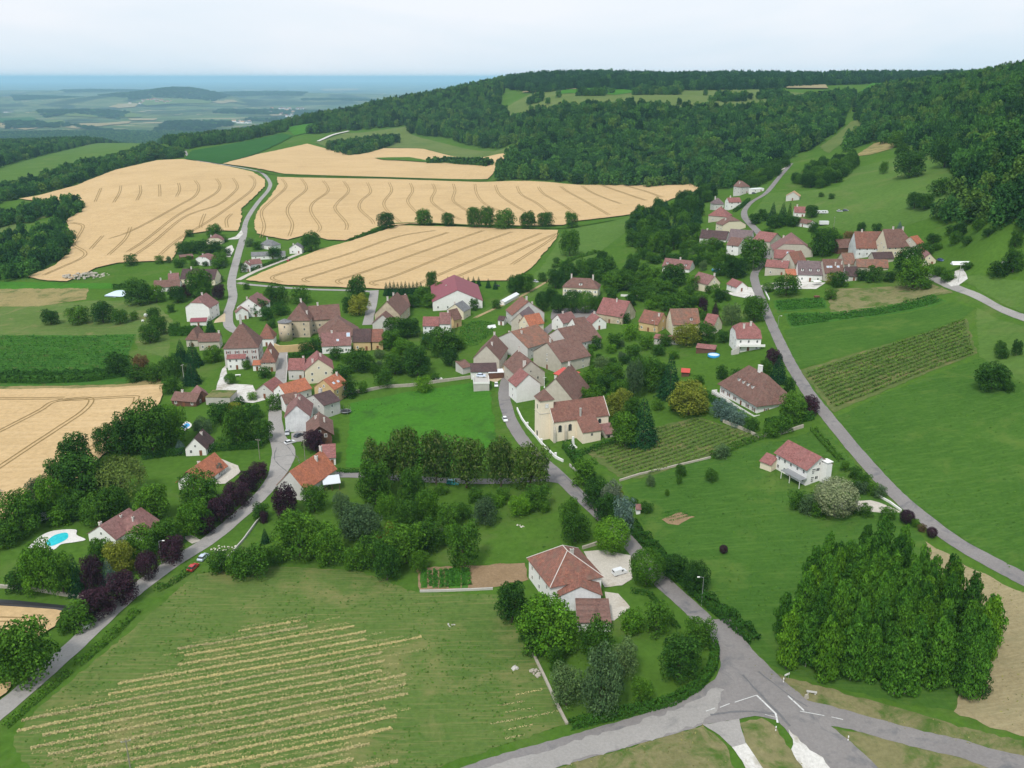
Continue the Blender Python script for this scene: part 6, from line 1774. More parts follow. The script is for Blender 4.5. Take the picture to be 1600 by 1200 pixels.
plant_rows('vegetable_row', 'green vegetable row in the kitchen garden by the hay field', 'vegetable row', 'vegetable rows by the hay field', clip_rows([(657,890),(733,886),(735,918),(660,920)], (690,919), (688,888), 1.5), 1.0, .5, 'leaf_crop', 40, .22, 10)
plant_rows('vegetable_row', 'vegetable row in the small bed on the big lawn', 'vegetable row', 'vegetable rows on the lawn bed', clip_rows([(1028,800),(1058,790),(1085,806),(1060,820),(1040,815)], (1030,808), (1075,798), 1.7), .6, .4, 'leaf_crop', 12, .18, 11, .1)
plant_rows('vegetable_row', 'vegetable row in the garden above the paddock', 'vegetable row', 'vegetable rows above the paddock', clip_rows([(532,660),(548,660),(545,725),(525,722)], (533,675), (547,675), 2.2), .9, .7, 'leaf_mid', 12, .25, 12)
plant_rows('vegetable_row', 'vegetable row in the plot behind the street row', 'vegetable row', 'vegetable rows behind the street row', clip_rows([(716,515),(740,500),(775,505),(770,522),(740,545),(718,535)], (720,520), (770,512), 2.4), 1.2, .9, 'leaf_crop', 9, .3, 13)
for k_, (x0, x1, mt_) in enumerate([(657,667,'crop_ground'),(676,680,'crop_ground'),(686,698,'vine_ground'),(701,720,'lush'),(721,731,'crop_ground')]):
    drape('vegetable_strip', [(x0,919.5),(x1,919),(x1,888 - (x1-657)*.03),(x0,888.5)], mt_, 0.075, .15, parent=bed)
drape('lawn_bed', [(1034,812),(1062,800),(1086,808),(1060,821),(1044,819)], 'soil', 0.07, .4)
HAY = [(240,1032),(300,1008),(400,978),(500,962),(560,992),(655,1000),(662,1030),(640,1085),(625,1150),(610,1215),(40,1215),(52,1112),(120,1092),(228,1058)]
plant_rows('hay_row', 'raked row of dry hay on the mown field', 'hay row', 'hay rows on the mown field', clip_rows(HAY, (400,1044), (640,999), 3.3), .72, .16, 'hay', 60, .19, 14, .03, True)
plant_rows('hay_row', 'thin scattered hay line between the raked rows on the mown field', 'hay row', 'thin hay lines on the mown field', [(a + d_ * 1.65, b + d_ * 1.65) for a, b in clip_rows(HAY, (400,1044), (640,999), 3.3) for d_ in [Vector((-(b - a).y, (b - a).x)).normalized()]], .8, .08, 'hay', 20, .12, 16, .0, True)
plant_rows('hay_row', 'short raked hay row near the corner garden', 'hay row', 'hay rows near the corner garden', clip_rows([(760,1090),(840,1075),(868,1100),(872,1140),(730,1165),(745,1120)], (800,1112), (862,1100), 2.6), .5, .14, 'hay', 13, .16, 15, .45, True)

# ------------------------------------------------------------------ trees, one by one
B_, R_, L_i, F_, U_, S_, W_ = 'broad', 'round', 'linden', 'fruit', 'bush', 'spruce', 'willow'
trees('beside the road at the gravel yard', [(955,864,807,54,R_,'bright'),(1010,914,857,53,R_,'bright')])
trees('in the corner garden of the nearest house', [(858,1016,930,92,B_,'bright'),(800,972,908,50,B_,'dark'),(932,1028,967,55,F_,'mid'),(987,988,950,40,U_,'bright'),(1025,990,940,44,U_,'mid'),(1060,1060,990,62,B_,'dark'),(1092,1010,963,46,F_,'mid'),(975,1057,1000,46,F_,'grey'),(938,1112,1018,66,B_,'grey'),(885,1102,1040,52,F_,'grey'),(1002,1097,1060,33,F_,'mid'),(870,1046,1010,26,U_,'mid'),(833,1022,985,36,U_,'dark'),(820,1000,975,24,U_,'mid')])
trees('in the row along the shaded lane', [(590,764,686,50,L_i,'linden'),(633,760,667,52,L_i,'linden'),(682,760,674,50,L_i,'linden'),(729,762,681,56,L_i,'linden'),(783,760,684,47,L_i,'linden'),(829,766,693,59,L_i,'linden')])
trees('in front of the shaded lane', [(588,788,716,56,B_,'mid'),(645,793,728,42,B_,'mid'),(668,812,766,38,B_,'bright'),(605,810,772,36,F_,'bright')])
trees('in the orchard below the lane', [(635,820,780,40,F_,'mid'),(700,826,787,40,F_,'mid'),(758,820,777,40,F_,'grey'),(812,806,775,34,F_,'bright'),(840,795,755,38,F_,'mid'),(725,810,785,26,F_,'mid'),(635,880,815,62,F_,'mid'),(668,858,810,52,F_,'mid'),(727,886,815,52,F_,'mid'),(705,850,820,34,F_,'bright'),(605,906,845,42,F_,'dark'),(890,822,776,32,F_,'mid'),(898,848,800,44,F_,'mid'),(562,845,788,64,F_,'grey'),(470,870,795,72,B_,'mid'),(515,880,820,52,F_,'mid'),(585,884,833,46,F_,'mid'),(556,888,850,40,F_,'mid'),(655,892,860,30,F_,'mid')])
trees('among the orchard shrubs by the lane', [(743,785,762,26,U_,'mid'),(785,781,760,24,U_,'mid'),(850,800,780,20,U_,'mid'),(612,842,815,22,U_,'yellow'),(690,772,757,22,U_,'mid'),(765,790,770,20,U_,'mid'),(540,830,810,22,U_,'mid'),(640,800,785,24,U_,'dark'),(560,870,855,20,U_,'bright')])
trees('beside the big orange-roofed house', [(447,806,757,38,B_,'purple'),(492,800,756,38,F_,'mid'),(535,808,770,30,F_,'grey'),(408,810,783,26,U_,'dark'),(413,817,797,14,U_,'purple'),(490,704,672,32,B_,'purple')])
trees('along the hay field edge of the orchard', [(395,900,850,58,F_,'mid'),(345,892,858,40,U_,'mid'),(372,896,862,42,U_,'mid'),(415,848,822,15,S_,'spruce'),(430,880,850,32,F_,'mid')])
trees('in the thicket at the left wheat edge', [(120,736,675,52,B_,'dark'),(135,782,705,78,B_,'dark'),(168,708,663,38,B_,'dark'),(200,710,640,48,B_,'dark'),(240,710,625,62,L_i,'mid'),(268,695,630,52,B_,'bright'),(100,770,715,45,B_,'dark'),(215,705,650,40,B_,'mid')])
trees('in the left garden', [(193,778,705,72,W_,'willow')])
trees('between pool and orange bungalow', [(268,614,587,30,U_,'mid'),(282,706,684,22,S_,'blue'),(317,678,652,30,F_,'grey'),(372,698,632,44,B_,'mid'),(368,655,628,30,B_,'yellow'),(315,796,737,58,B_,'mid'),(305,836,780,52,B_,'bright'),(240,812,755,54,B_,'mid'),(262,852,810,40,F_,'mid'),(178,810,760,46,B_,'mid'),(150,820,775,42,B_,'mid'),(80,808,745,40,B_,'bright'),(115,812,768,38,B_,'dark'),(35,834,765,58,B_,'mid'),(8,852,812,52,B_,'mid'),(410,690,655,36,B_,'dark'),(340,742,722,20,U_,'blue'),(298,760,742,20,U_,'mid')])
trees('along the left road', [(405,748,722,30,B_,'purple'),(389,766,735,34,B_,'purple'),(371,790,752,42,B_,'purple'),(347,814,773,42,B_,'purple'),(322,834,803,30,B_,'purple')])
trees('in the row above the left road bend', [(270,878,838,40,B_,'purple'),(233,906,860,34,R_,'purple'),(193,938,893,48,B_,'purple'),(155,962,915,54,B_,'purple'),(148,925,868,34,B_,'purple')])
trees('beside the garden pool', [(68,925,845,58,B_,'bright'),(100,930,862,42,B_,'mid'),(122,928,858,32,S_,'spruce'),(172,918,868,32,S_,'blue'),(162,884,838,40,B_,'mid'),(192,897,842,44,B_,'yellow'),(222,874,822,52,B_,'mid'),(260,854,812,40,F_,'mid'),(30,922,893,42,U_,'dark'),(50,915,895,24,U_,'mid')])
trees('on the bank of the left road', [(125,980,942,52,U_,'mid'),(45,1064,967,90,B_,'mid'),(15,1040,985,50,B_,'mid'),(105,985,960,30,U_,'mid')])
# poplar grove
X, Y, Z = scatter([(1210,1030),(1232,962),(1290,912),(1356,888),(1400,905),(1440,935),(1500,960),(1548,1010),(1548,1050),(1508,1098),(1450,1095),(1390,1086),(1300,1068),(1235,1056)], 4.9, 900, .28)
_pop = [(x, y, z) for x, y, z in zip(X, Y, Z)]
for x, y, z in _pop:
    q = rnd.random()
    tree_at(Vector((x, y, z)), rnd.uniform(12.5, 17.0), rnd.uniform(5.4, 7.1), 'poplar', 'poplar' if q < .85 else 'bright', ('dark green' if q < .85 else 'light green') + ' poplar in the dense square grove beside the junction', 'poplars in the grove by the junction')
for x, y, z in _pop[::5]:
    tree_at(Vector((x + 2.5, y + 1.5, z)), rnd.uniform(4, 6.5), rnd.uniform(5, 7), 'bush', 'dark', 'dark undergrowth bush inside the poplar grove', 'undergrowth in the poplar grove')
trees('beside the drive of the modern house', [(1303,806,745,64,R_,'silver'),(1245,795,765,28,U_,'mid'),(1262,802,770,30,U_,'grey'),(1280,808,782,28,U_,'mid'),(1330,800,790,22,U_,'mid'),(1350,806,795,24,U_,'mid'),(1385,812,797,26,U_,'mid'),(1335,765,750,20,U_,'mid'),(1345,770,757,24,U_,'grey')])
trees('along the hill road below the modern house', [(1335,747,728,22,U_,'mid'),(1350,759,738,24,U_,'mid'),(1362,773,752,20,U_,'mid'),(1373,777,757,22,U_,'grey'),(1416,818,796,22,R_,'purple'),(1455,840,823,16,R_,'purple'),(1428,822,810,16,U_,'mid'),(1440,830,818,14,U_,'rust'),(1320,735,720,16,U_,'mid')])
trees('around the dormered villa', [(1124,650,622,28,U_,'blue'),(1138,658,630,28,U_,'blue'),(1152,666,640,28,U_,'blue'),(1174,674,652,26,U_,'dark'),(1238,660,615,42,B_,'mid'),(1264,648,618,28,B_,'purple'),(1222,676,650,34,U_,'mid'),(1205,682,662,28,U_,'mid'),(1215,598,546,30,S_,'spruce'),(1207,572,544,26,B_,'purple'),(1196,588,562,20,B_,'dark'),(1232,612,590,20,U_,'dark'),(1150,596,575,22,U_,'dark'),(1128,592,570,20,U_,'dark')])
trees('in the garden behind the church', [(1076,648,594,60,B_,'yellow'),(1004,694,612,52,S_,'spruce'),(1046,622,546,42,S_,'spruce'),(990,625,562,28,L_i,'grey'),(1016,612,558,38,L_i,'mid'),(968,655,606,42,B_,'yellow'),(976,698,642,44,B_,'mid'),(925,610,576,38,B_,'mid'),(945,620,584,36,B_,'dark'),(958,603,566,34,B_,'mid'),(940,588,556,24,L_i,'grey'),(968,630,592,32,B_,'mid'),(1000,600,556,36,B_,'mid'),(1030,600,565,30,B_,'mid'),(985,660,618,32,B_,'mid')])
trees('in the shrubbery behind the church roof', [(915,630,605,26,U_,'mid'),(937,625,600,24,U_,'bright'),(905,612,590,26,U_,'mid'),(952,635,612,26,U_,'mid'),(1055,640,620,24,U_,'dark'),(1070,615,600,20,U_,'mid'),(900,632,616,18,U_,'dark'),(1092,600,585,18,U_,'mid'),(1028,640,622,20,U_,'mid')])
trees('beside the main road below the church', [(930,790,748,42,B_,'dark'),(955,800,752,34,F_,'silver'),(948,815,770,40,B_,'dark'),(975,832,775,34,U_,'blue'),(962,785,760,22,U_,'yellow'),(1055,905,865,40,B_,'dark'),(1085,925,880,40,B_,'dark'),(1010,800,785,22,U_,'dark'),(912,758,715,40,U_,'mid'),(990,790,778,16,U_,'mid')])
trees('on the big lawn', [(1063,745,725,17,F_,'mid'),(1061,757,742,9,F_,'mid'),(1111,752,732,20,F_,'mid'),(1016,760,742,15,F_,'grey'),(1130,865,851,13,R_,'purple'),(1127,715,697,26,U_,'grey'),(1042,775,764,8,F_,'mid')])
trees('in the gardens above the paddock', [(620,530,494,38,B_,'mid'),(641,526,496,34,B_,'dark'),(612,546,514,34,B_,'mid'),(632,554,530,30,B_,'bright'),(652,588,538,42,B_,'dark'),(692,552,518,50,B_,'mid'),(560,580,548,42,F_,'mid'),(617,584,550,40,F_,'dark'),(600,606,574,28,F_,'mid'),(662,612,587,28,F_,'bright'),(535,596,570,28,U_,'dark'),(546,620,592,30,U_,'dark'),(702,570,545,28,F_,'dark'),(718,578,560,16,F_,'mid'),(567,614,595,17,U_,'mid'),(525,562,542,24,U_,'dark'),(640,575,555,26,F_,'mid'),(593,560,545,18,F_,'grey'),(680,595,585,16,U_,'mid'),(585,575,560,12,S_,'spruce'),(670,545,520,26,B_,'mid'),(715,545,525,24,B_,'mid')])
trees('around the castle', [(558,466,430,30,B_,'dark'),(561,492,459,32,B_,'yellow'),(547,488,462,24,B_,'dark'),(470,474,447,32,F_,'mid'),(432,473,445,36,F_,'mid'),(478,555,533,24,U_,'dark'),(494,551,527,24,U_,'dark'),(418,500,482,26,U_,'hedge'),(440,492,478,26,U_,'hedge'),(405,492,478,30,U_,'hedge'),(425,512,500,16,U_,'dark')])
trees('in the screen behind the lane farmhouse', [(u, 462, 438 - (k % 3), 11, S_, 'spruce') for k, u in enumerate(range(604, 664, 6))] + [(675,455,423,18,B_,'dark'),(690,462,440,20,B_,'mid'),(660,470,447,28,B_,'mid'),(645,480,460,26,B_,'dark'),(672,480,462,26,B_,'mid')])
trees('behind the crimson barn', [(u, 447, 430, 8, S_, 'spruce') for u in (700, 708, 716, 724, 732, 740, 748)] + [(763,450,433,9,S_,'spruce'),(774,452,436,9,S_,'spruce')])
trees('on the grass beside the crimson barn', [(805,458,428,28,B_,'dark'),(822,456,426,26,B_,'mid'),(775,482,468,16,U_,'dark'),(740,485,466,16,U_,'dark'),(848,486,455,24,R_,'dark')])
trees('in the row between the two wheat fields', [(604,358,331,27,B_,'dark'),(663,353,326,27,B_,'mid'),(700,354,332,20,B_,'mid'),(741,357,323,24,B_,'mid'),(761,357,323,26,B_,'mid'),(788,358,327,34,B_,'mid'),(825,357,330,26,B_,'mid'),(852,356,331,26,B_,'mid'),(893,356,331,21,B_,'mid')])
trees('on the meadow below the wheat', [(890,400,358,32,L_i,'mid'),(870,412,402,12,U_,'dark'),(848,440,425,16,U_,'mid')])
trees('in front of the town hall', [(872,489,459,26,R_,'dark'),(894,489,452,30,R_,'dark'),(914,489,454,30,R_,'mid'),(934,487,461,24,R_,'dark')])
trees('around the town hall', [(868,450,420,28,B_,'dark'),(885,440,408,30,B_,'dark'),(908,438,405,30,B_,'mid'),(928,436,402,30,B_,'dark'),(945,440,400,34,B_,'dark'),(958,455,425,36,B_,'mid'),(975,452,420,34,B_,'mid'),(985,430,405,26,B_,'dark'),(940,415,392,20,B_,'dark'),(955,468,452,22,U_,'dark'),(990,415,395,22,F_,'mid'),(862,470,450,22,B_,'dark')])
trees('between square and hill road', [(1052,446,412,42,B_,'dark'),(1018,440,418,28,F_,'mid'),(1035,462,440,32,B_,'mid'),(1060,492,455,40,B_,'mid'),(1045,485,460,30,B_,'mid'),(1080,488,462,28,B_,'mid'),(1097,490,464,15,B_,'purple'),(1117,496,468,14,S_,'purple'),(1143,508,474,30,F_,'grey'),(1178,502,462,38,L_i,'mid'),(1072,540,503,44,F_,'yellow'),(1103,535,504,32,B_,'dark'),(1150,434,402,36,B_,'dark'),(1010,470,450,30,F_,'mid'),(1028,480,462,24,U_,'mid'),(1000,455,436,24,U_,'mid'),(985,478,460,20,U_,'dark'),(1125,430,412,24,B_,'dark'),(1140,415,398,22,B_,'mid'),(1110,412,396,22,B_,'mid'),(1137,470,460,10,U_,'mid'),(960,545,520,26,U_,'mid'),(985,530,512,30,U_,'bright'),(1010,545,525,28,U_,'mid'),(1130,535,520,24,U_,'dark'),(975,505,490,20,U_,'dark'),(1040,540,522,24,U_,'mid'),(1165,535,522,16,U_,'grey'),(990,560,545,26,U_,'mid'),(930,545,525,20,U_,'dark'),(1030,555,540,20,U_,'dark'),(920,560,548,18,U_,'mid')])
trees('in the left hamlet gardens', [(487,392,362,30,B_,'dark'),(335,370,354,24,B_,'mid'),(297,370,359,14,U_,'dark'),(285,396,380,22,U_,'dark'),(300,396,382,24,U_,'dark'),(318,396,382,26,U_,'dark'),(338,394,384,22,U_,'dark'),(352,378,370,10,U_,'dark'),(345,415,398,26,U_,'mid'),(340,420,405,20,U_,'mid'),(355,400,388,14,U_,'dark'),(313,464,420,40,B_,'mid'),(320,464,434,24,B_,'bright'),(278,473,446,26,B_,'dark'),(293,465,443,20,B_,'purple'),(342,468,444,20,B_,'purple'),(218,476,436,42,B_,'dark'),(245,472,445,28,B_,'bright'),(390,385,373,16,U_,'grey'),(402,390,378,16,U_,'dark'),(430,404,393,22,B_,'dark'),(380,425,410,14,U_,'dark'),(344,440,430,12,U_,'grey'),(205,415,402,22,U_,'dark'),(250,412,402,16,U_,'mid'),(280,418,408,18,U_,'mid'),(398,480,470,18,U_,'mid'),(415,478,466,20,U_,'mid'),(385,452,443,12,U_,'mid')])
trees('scattered on the left pasture', [(162,504,470,38,F_,'dark'),(80,507,482,28,F_,'dark'),(123,506,481,34,F_,'mid'),(188,506,482,25,F_,'mid'),(210,500,486,14,F_,'mid'),(235,536,506,32,F_,'mid'),(248,523,491,30,F_,'mid'),(241,502,480,22,F_,'dark'),(268,488,475,14,U_,'mid')])
trees('at the right end of the left vineyard', [(187,586,549,42,F_,'dark'),(222,586,552,26,F_,'rust'),(212,596,570,28,U_,'dark'),(240,596,568,32,U_,'mid'),(270,592,556,34,B_,'dark'),(285,570,526,26,S_,'spruce'),(303,572,527,30,S_,'spruce'),(301,600,558,30,S_,'spruce'),(333,565,540,30,B_,'mid'),(330,523,490,18,S_,'spruce'),(275,520,505,20,U_,'mid'),(258,580,562,20,U_,'mid'),(360,600,583,18,R_,'mid'),(385,577,562,12,F_,'mid'),(415,590,575,22,U_,'dark'),(395,625,615,16,U_,'bright'),(375,632,622,16,U_,'dark'),(430,640,615,26,U_,'mid'),(345,660,642,40,U_,'hedge'),(395,655,636,30,U_,'hedge')])
trees('in the right hamlet', [(1178,420,371,42,B_,'mid'),(1285,400,355,40,B_,'dark'),(1302,392,362,28,B_,'mid'),(1416,432,384,42,B_,'dark'),(1426,450,403,50,B_,'mid'),(1228,462,440,42,F_,'mid'),(1200,456,443,18,R_,'mid'),(1298,468,450,20,U_,'bright'),(1310,448,430,30,U_,'dark'),(1300,443,428,20,U_,'yellow'),(1365,440,425,30,U_,'dark'),(1345,438,425,22,U_,'dark'),(1390,440,428,20,U_,'dark'),(1480,440,422,22,U_,'mid'),(1465,432,420,20,U_,'mid'),(1345,362,347,14,B_,'dark'),(1370,364,352,18,U_,'dark'),(1405,360,344,10,S_,'blue'),(1325,376,366,18,U_,'rust'),(1270,362,350,18,U_,'dark'),(1200,372,360,18,U_,'dark'),(1448,452,438,18,U_,'mid'),(1218,418,405,12,U_,'dark')])
trees('beside the pink-roofed house on the upper meadow', [(1206,352,312,18,S_,'spruce'),(1222,350,313,20,S_,'spruce'),(1232,352,311,12,S_,'mid'),(1212,356,335,26,B_,'dark'),(1240,354,338,20,B_,'dark'),(1268,340,320,20,B_,'dark'),(1195,345,335,16,U_,'dark'),(1180,350,338,20,U_,'dark'),(1190,338,328,14,U_,'dark')])
trees('on the upper meadow', [(1420,277,236,46,B_,'dark'),(1475,262,214,40,B_,'dark'),(1380,272,252,14,F_,'mid'),(1467,306,285,34,U_,'dark'),(1428,326,300,24,B_,'dark'),(1444,328,302,28,B_,'dark'),(1283,308,302,9,U_,'mid'),(1299,311,302,11,U_,'mid'),(1400,230,205,26,B_,'mid'),(1408,245,225,22,B_,'mid')])
trees('in the lane end at the right edge', [(1548,608,566,50,B_,'dark'),(1562,552,532,18,F_,'dark'),(1587,556,530,16,F_,'dark'),(1565,560,545,20,U_,'dark'),(1582,425,388,30,B_,'dark'),(1560,432,418,30,U_,'dark'),(1575,612,600,20,U_,'dark')])
# thickets whose trees stand too close to be told apart
def thicket(poly, spacing, h, w, kinds, label, group, seed):
    X, Y, Z = scatter(poly, spacing, seed, .42)
    r = random.Random(seed)
    for x, y, z in zip(X, Y, Z):
        q = Vector((x, y))
        if any(inpoly(np.array([x]), np.array([y]), f)[0] for f in FOOT): continue
        k, c = r.choice(kinds)
        hh = r.uniform(*h)
        tree_at(Vector((x, y, z)), hh, r.uniform(*w), k, c, label.format('dark' if c in ('dark', 'spruce') else 'green'), group)
thicket([(985,356),(1000,338),(1060,322),(1100,304),(1122,306),(1104,330),(1088,352),(1084,384),(1060,400),(1010,398),(975,392)], 15, (9, 15), (9, 13), [('broad','dark'),('broad','mid'),('broad','dark'),('spruce','spruce')], '{} tree in the thick copse below the upper hamlet', 'copse below the upper hamlet', 700)
thicket([(1060,400),(1090,378),(1130,388),(1150,395),(1140,415),(1100,425),(1060,420),(1000,412),(985,400)], 12, (4, 8), (6, 9), [('fruit','mid'),('fruit','dark'),('bush','mid')], '{} garden tree below the copse', 'garden trees below the copse', 710)
thicket([(1240,288),(1262,268),(1300,256),(1330,250),(1338,262),(1318,278),(1300,292),(1262,296)], 11, (7, 12), (8, 12), [('broad','mid'),('broad','dark')], '{} tree in the thicket around the dark barn', 'thicket around the dark barn', 720)
thicket([(1165,300),(1200,285),(1225,266),(1235,250),(1215,262),(1180,276),(1150,288)], 12, (7, 12), (8, 12), [('broad','mid'),('broad','dark')], '{} tree on the bank above the lane', 'trees on the lane bank', 730)
thicket([(1450,412),(1475,395),(1510,388),(1600,402),(1605,372),(1560,362),(1500,352),(1452,372),(1440,388)], 11, (3.5, 8), (6, 10), [('bush','mid'),('bush','dark'),('fruit','mid'),('broad','dark')], '{} scrub tree on the slope right of the farm', 'scrub on the farm slope', 740)
thicket([(1500,432),(1560,425),(1600,412),(1600,395),(1520,400)], 16, (2, 4), (4, 7), [('bush','mid'),('bush','dark')], '{} low bush on the rough slope at the right edge', 'low bushes at the right edge', 750)
for u, d in [(830,1700),(840,1690),(856,1720),(872,1800),(945,1860),(955,1870),(1100,1800),(1150,1700),(1170,1690),(1185,1690),(1130,1640),(1110,1620),(1060,1600),(980,1620),(985,1610),(1250,1650),(1265,1660),(1200,1620),(1215,1640)]:
    p = P((u, d, 'd'))
    tree_at(p, rnd.uniform(9, 15), rnd.uniform(10, 15), 'forest', 'forest', 'lone green tree standing on the plateau meadow', 'lone trees on the plateau meadow')

# lush garden growth between the houses
G_ = [('bush','mid'),('bush','bright'),('fruit','mid'),('fruit','grey'),('bush','bright'),('bush','dark')]
thicket([(905,540),(960,535),(1010,545),(1060,555),(1050,585),(1000,590),(930,605),(905,585)], 10, (1.8, 4.5), (3.5, 6), G_, '{} garden shrub or tree between the street row and the church garden', 'garden growth behind the street row', 801)
thicket([(530,560),(600,548),(650,540),(720,550),(715,575),(640,590),(560,600),(528,590)], 13, (1.8, 4.5), (3.5, 6), G_, '{} garden shrub or tree above the paddock wall', 'garden growth above the paddock', 802)
thicket([(965,440),(1030,425),(1080,450),(1140,470),(1110,500),(1040,495),(985,470)], 12, (3, 8), (5, 9), G_, '{} garden tree between the town hall and the hill road', 'garden growth below the cream house', 803)
thicket([(1000,405),(1060,398),(1120,385),(1140,410),(1130,440),(1070,412),(1020,412)], 13, (3, 8), (5, 9), G_, '{} garden tree below the upper hamlet', 'garden growth below the upper hamlet', 804)
thicket([(280,392),(350,388),(352,425),(300,428),(255,418)], 15, (2, 5), (4, 7), G_, '{} garden shrub in the left hamlet', 'garden growth in the left hamlet', 805)
thicket([(262,560),(340,560),(335,600),(262,605)], 11, (2, 6), (4, 7), G_, '{} garden shrub below the manor outbuildings', 'garden growth below the manor', 806)
thicket([(560,775),(700,770),(880,775),(870,800),(760,830),(690,850),(560,880),(470,870),(520,800)], 18, (2.5, 5), (4.5, 7), G_, '{} shrub or fruit tree filling the orchard below the lane', 'orchard growth below the lane', 807)
thicket([(40,790),(100,745),(160,745),(240,790),(250,815),(150,815),(60,825)], 9, (4, 8), (6, 9), G_, '{} shrub in the tree belt behind the pool garden', 'tree belt behind the pool garden', 809)

# grass tufts: fine unevenness of the near meadows
def tufts(label, polys, n_per_m2, col, size, seed):
    rs = np.random.RandomState(seed)
    CC = []
    for poly in polys:
        W = np.array([tuple(P(p)[:2]) for p in poly])
        lo, hi = W.min(0), W.max(0)
        n = int((hi - lo).prod() * n_per_m2)
        X, Y = rs.uniform(lo[0], hi[0], n), rs.uniform(lo[1], hi[1], n)
        k = inpoly(X, Y, [tuple(w) for w in W])
        v = np.sin(X * .21 + Y * .13) + np.sin(X * .07 - Y * .17 + 1) + np.sin(X * .5 + 2) * np.sin(Y * .43) + rs.normal(size=n) * .8
        k &= v > -0.2
        CC.append(np.stack([X[k], Y[k], ground(X[k], Y[k]) + 0.10 + 0.06 * rs.uniform(0, 1, k.sum())], 1))
    C = np.concatenate(CC)
    N = np.stack([rs.normal(size=len(C)) * .35, rs.normal(size=len(C)) * .35, np.ones(len(C))], 1)
    o = link('grass', quadmesh('grass', cards(C, N, size * rs.uniform(.5, 1.6, len(C)), rs, .6), mat=MAT[col]))
    tag(o, label, 'grass', None, 'stuff')
tufts('loose tufts of green grass on lawns, orchard and paddock', [[(300,897),(420,815),(460,795),(540,775),(700,765),(860,770),(905,820),(900,855),(840,880),(640,885),(560,892),(430,884)],
    [(975,760),(1060,728),(1170,692),(1215,690),(1290,668),(1350,740),(1415,808),(1400,860),(1250,900),(1205,1030),(1140,978),(1060,890),(1000,812)],
    [(548,630),(640,612),(735,598),(766,612),(776,690),(700,740),(540,730)], [(775,935),(830,925),(900,975),(1060,985),(1108,1030),(1050,1095),(890,1130)], [(22,1150),(170,1015),(305,897),(560,892),(650,925),(780,930),(885,1133),(680,1200),(60,1225)],
    [(1306,652),(1380,616),(1530,560),(1620,612),(1660,900),(1610,905),(1480,826),(1410,772),(1350,706)]], .55, 'leaf_grass', .30, 31)
tufts('straw-coloured dry tufts on the mown field and the verges', [HAY, [(790,1225),(900,1190),(1020,1158),(1098,1134),(1130,1160),(1160,1225)], [(1155,1130),(1190,1122),(1240,1180),(1290,1225),(1190,1225)], [(1130,985),(1200,1050),(1400,1105),(1520,1140),(1680,1190),(1500,1160),(1330,1120),(1240,1088),(1180,1050)], [(1446,846),(1600,926),(1680,960),(1700,1170),(1490,1112),(1556,960)]], .45, 'leaf_straw', .22, 32)

# ------------------------------------------------------------------ vehicles
def paintmat(name, col):
    m, t, b = nodes(name)
    n = noise(t, coords(t), 3.0, 3.0)
    r = ramp(t, [(.3, tuple(c * .9 for c in col)), (.7, col)]); t.links.new(n, r.inputs['Fac']); t.links.new(r.outputs[0], b.inputs['Base Color'])
    b.inputs['Roughness'].default_value = .3; b.inputs['Coat Weight'].default_value = .5
for n_, c_ in (('car_white', (.78,.79,.80)), ('car_red', (.50,.03,.03)), ('car_silver', (.45,.47,.49)), ('car_dark', (.06,.07,.09)), ('car_blue', (.06,.10,.30)), ('car_paleblue', (.62,.70,.82)), ('car_teal', (.02,.28,.33))): paintmat(n_, c_)
plain('tyre', (.025,.025,.025), .9, .1)
def prism(b, prof, w, i=0, taper=0.0):
    """extrude an x-z side profile across y"""
    n = len(prof)
    zt = max(p[1] for p in prof)
    zb = min(p[1] for p in prof)
    V = []
    for s in (-1, 1):
        for x, z in prof:
            V.append((x, s * (w / 2 - taper * (z - zb) / max(zt - zb, .01)), z))
    F = [tuple(range(n))[::-1], tuple(range(n, 2*n))] + [(k, (k+1) % n, n + (k+1) % n, n + k) for k in range(n)]
    return b.add(V, F, i)
def car(label, u, v, col, to=None, rz=0.0, van=False, dz=0.0, group='cars parked in the village', name=None):
    p = G(u, v) + Vector((0, 0, dz))
    if to is not None:
        q = G(*to); rz = math.atan2(q.y - p.y, q.x - p.x)
    root = empty(name or ('delivery_van' if van else 'parked_car'), p, rz)
    tag(root, label, 'van' if van else 'car', group)
    pm = MAT['car_' + col]
    def fx(V, F, mats, nm, I=None):
        return link(nm, fixed(nm, V, F, mats, I), root)
    b = MB()
    if van: prism(b, [(-2.05,.35),(-2.05,1.0),(-2.0,1.75),(0.75,1.82),(1.25,1.05),(1.95,.92),(2.1,.6),(2.1,.35)], 1.72, 0, .10)
    else: prism(b, [(-2.0,.32),(-2.05,.85),(-1.75,.95),(1.0,.95),(1.9,.78),(2.05,.55),(2.05,.32)], 1.70, 0, .04)
    fx(b.V, b.F, [pm], 'body')
    g = MB()
    if van:
        g.box(.2,.72,-.81,.81,1.12,1.6)
        g.add([(.83,-.68,1.70),(.83,.68,1.70),(1.27,.76,1.09),(1.27,-.76,1.09)], [(0,1,2,3)])
        g.box(-2.06,-2.045,-.6,.6,1.15,1.6)
    else:
        prism(g, [(-1.75,.95),(-1.35,1.40),(.25,1.42),(.95,.95)], 1.56, 0, .16)
    fx(g.V, g.F, [MAT['glass']], 'windows')
    if not van:
        r = MB(); prism(r, [(-1.33,1.38),(-1.30,1.45),(.18,1.47),(.28,1.40)], 1.30, 0, .02); fx(r.V, r.F, [pm], 'roof')
    for x in (-1.25, 1.3):
        for y in (-.72, .72):
            w = MB().lathe([(.30,-.09),(.30,.09)], 12).build('wheel', MAT['tyre'], root, (x, y, .30)); w.rotation_euler = (R(90), 0, 0)
    for y in (-.6, .6):
        MB().box(2.02 if not van else 2.08, 2.07 if not van else 2.13, y - .18, y + .18, .58, .72).build('headlight', MAT['frame_white'], root)
    return root
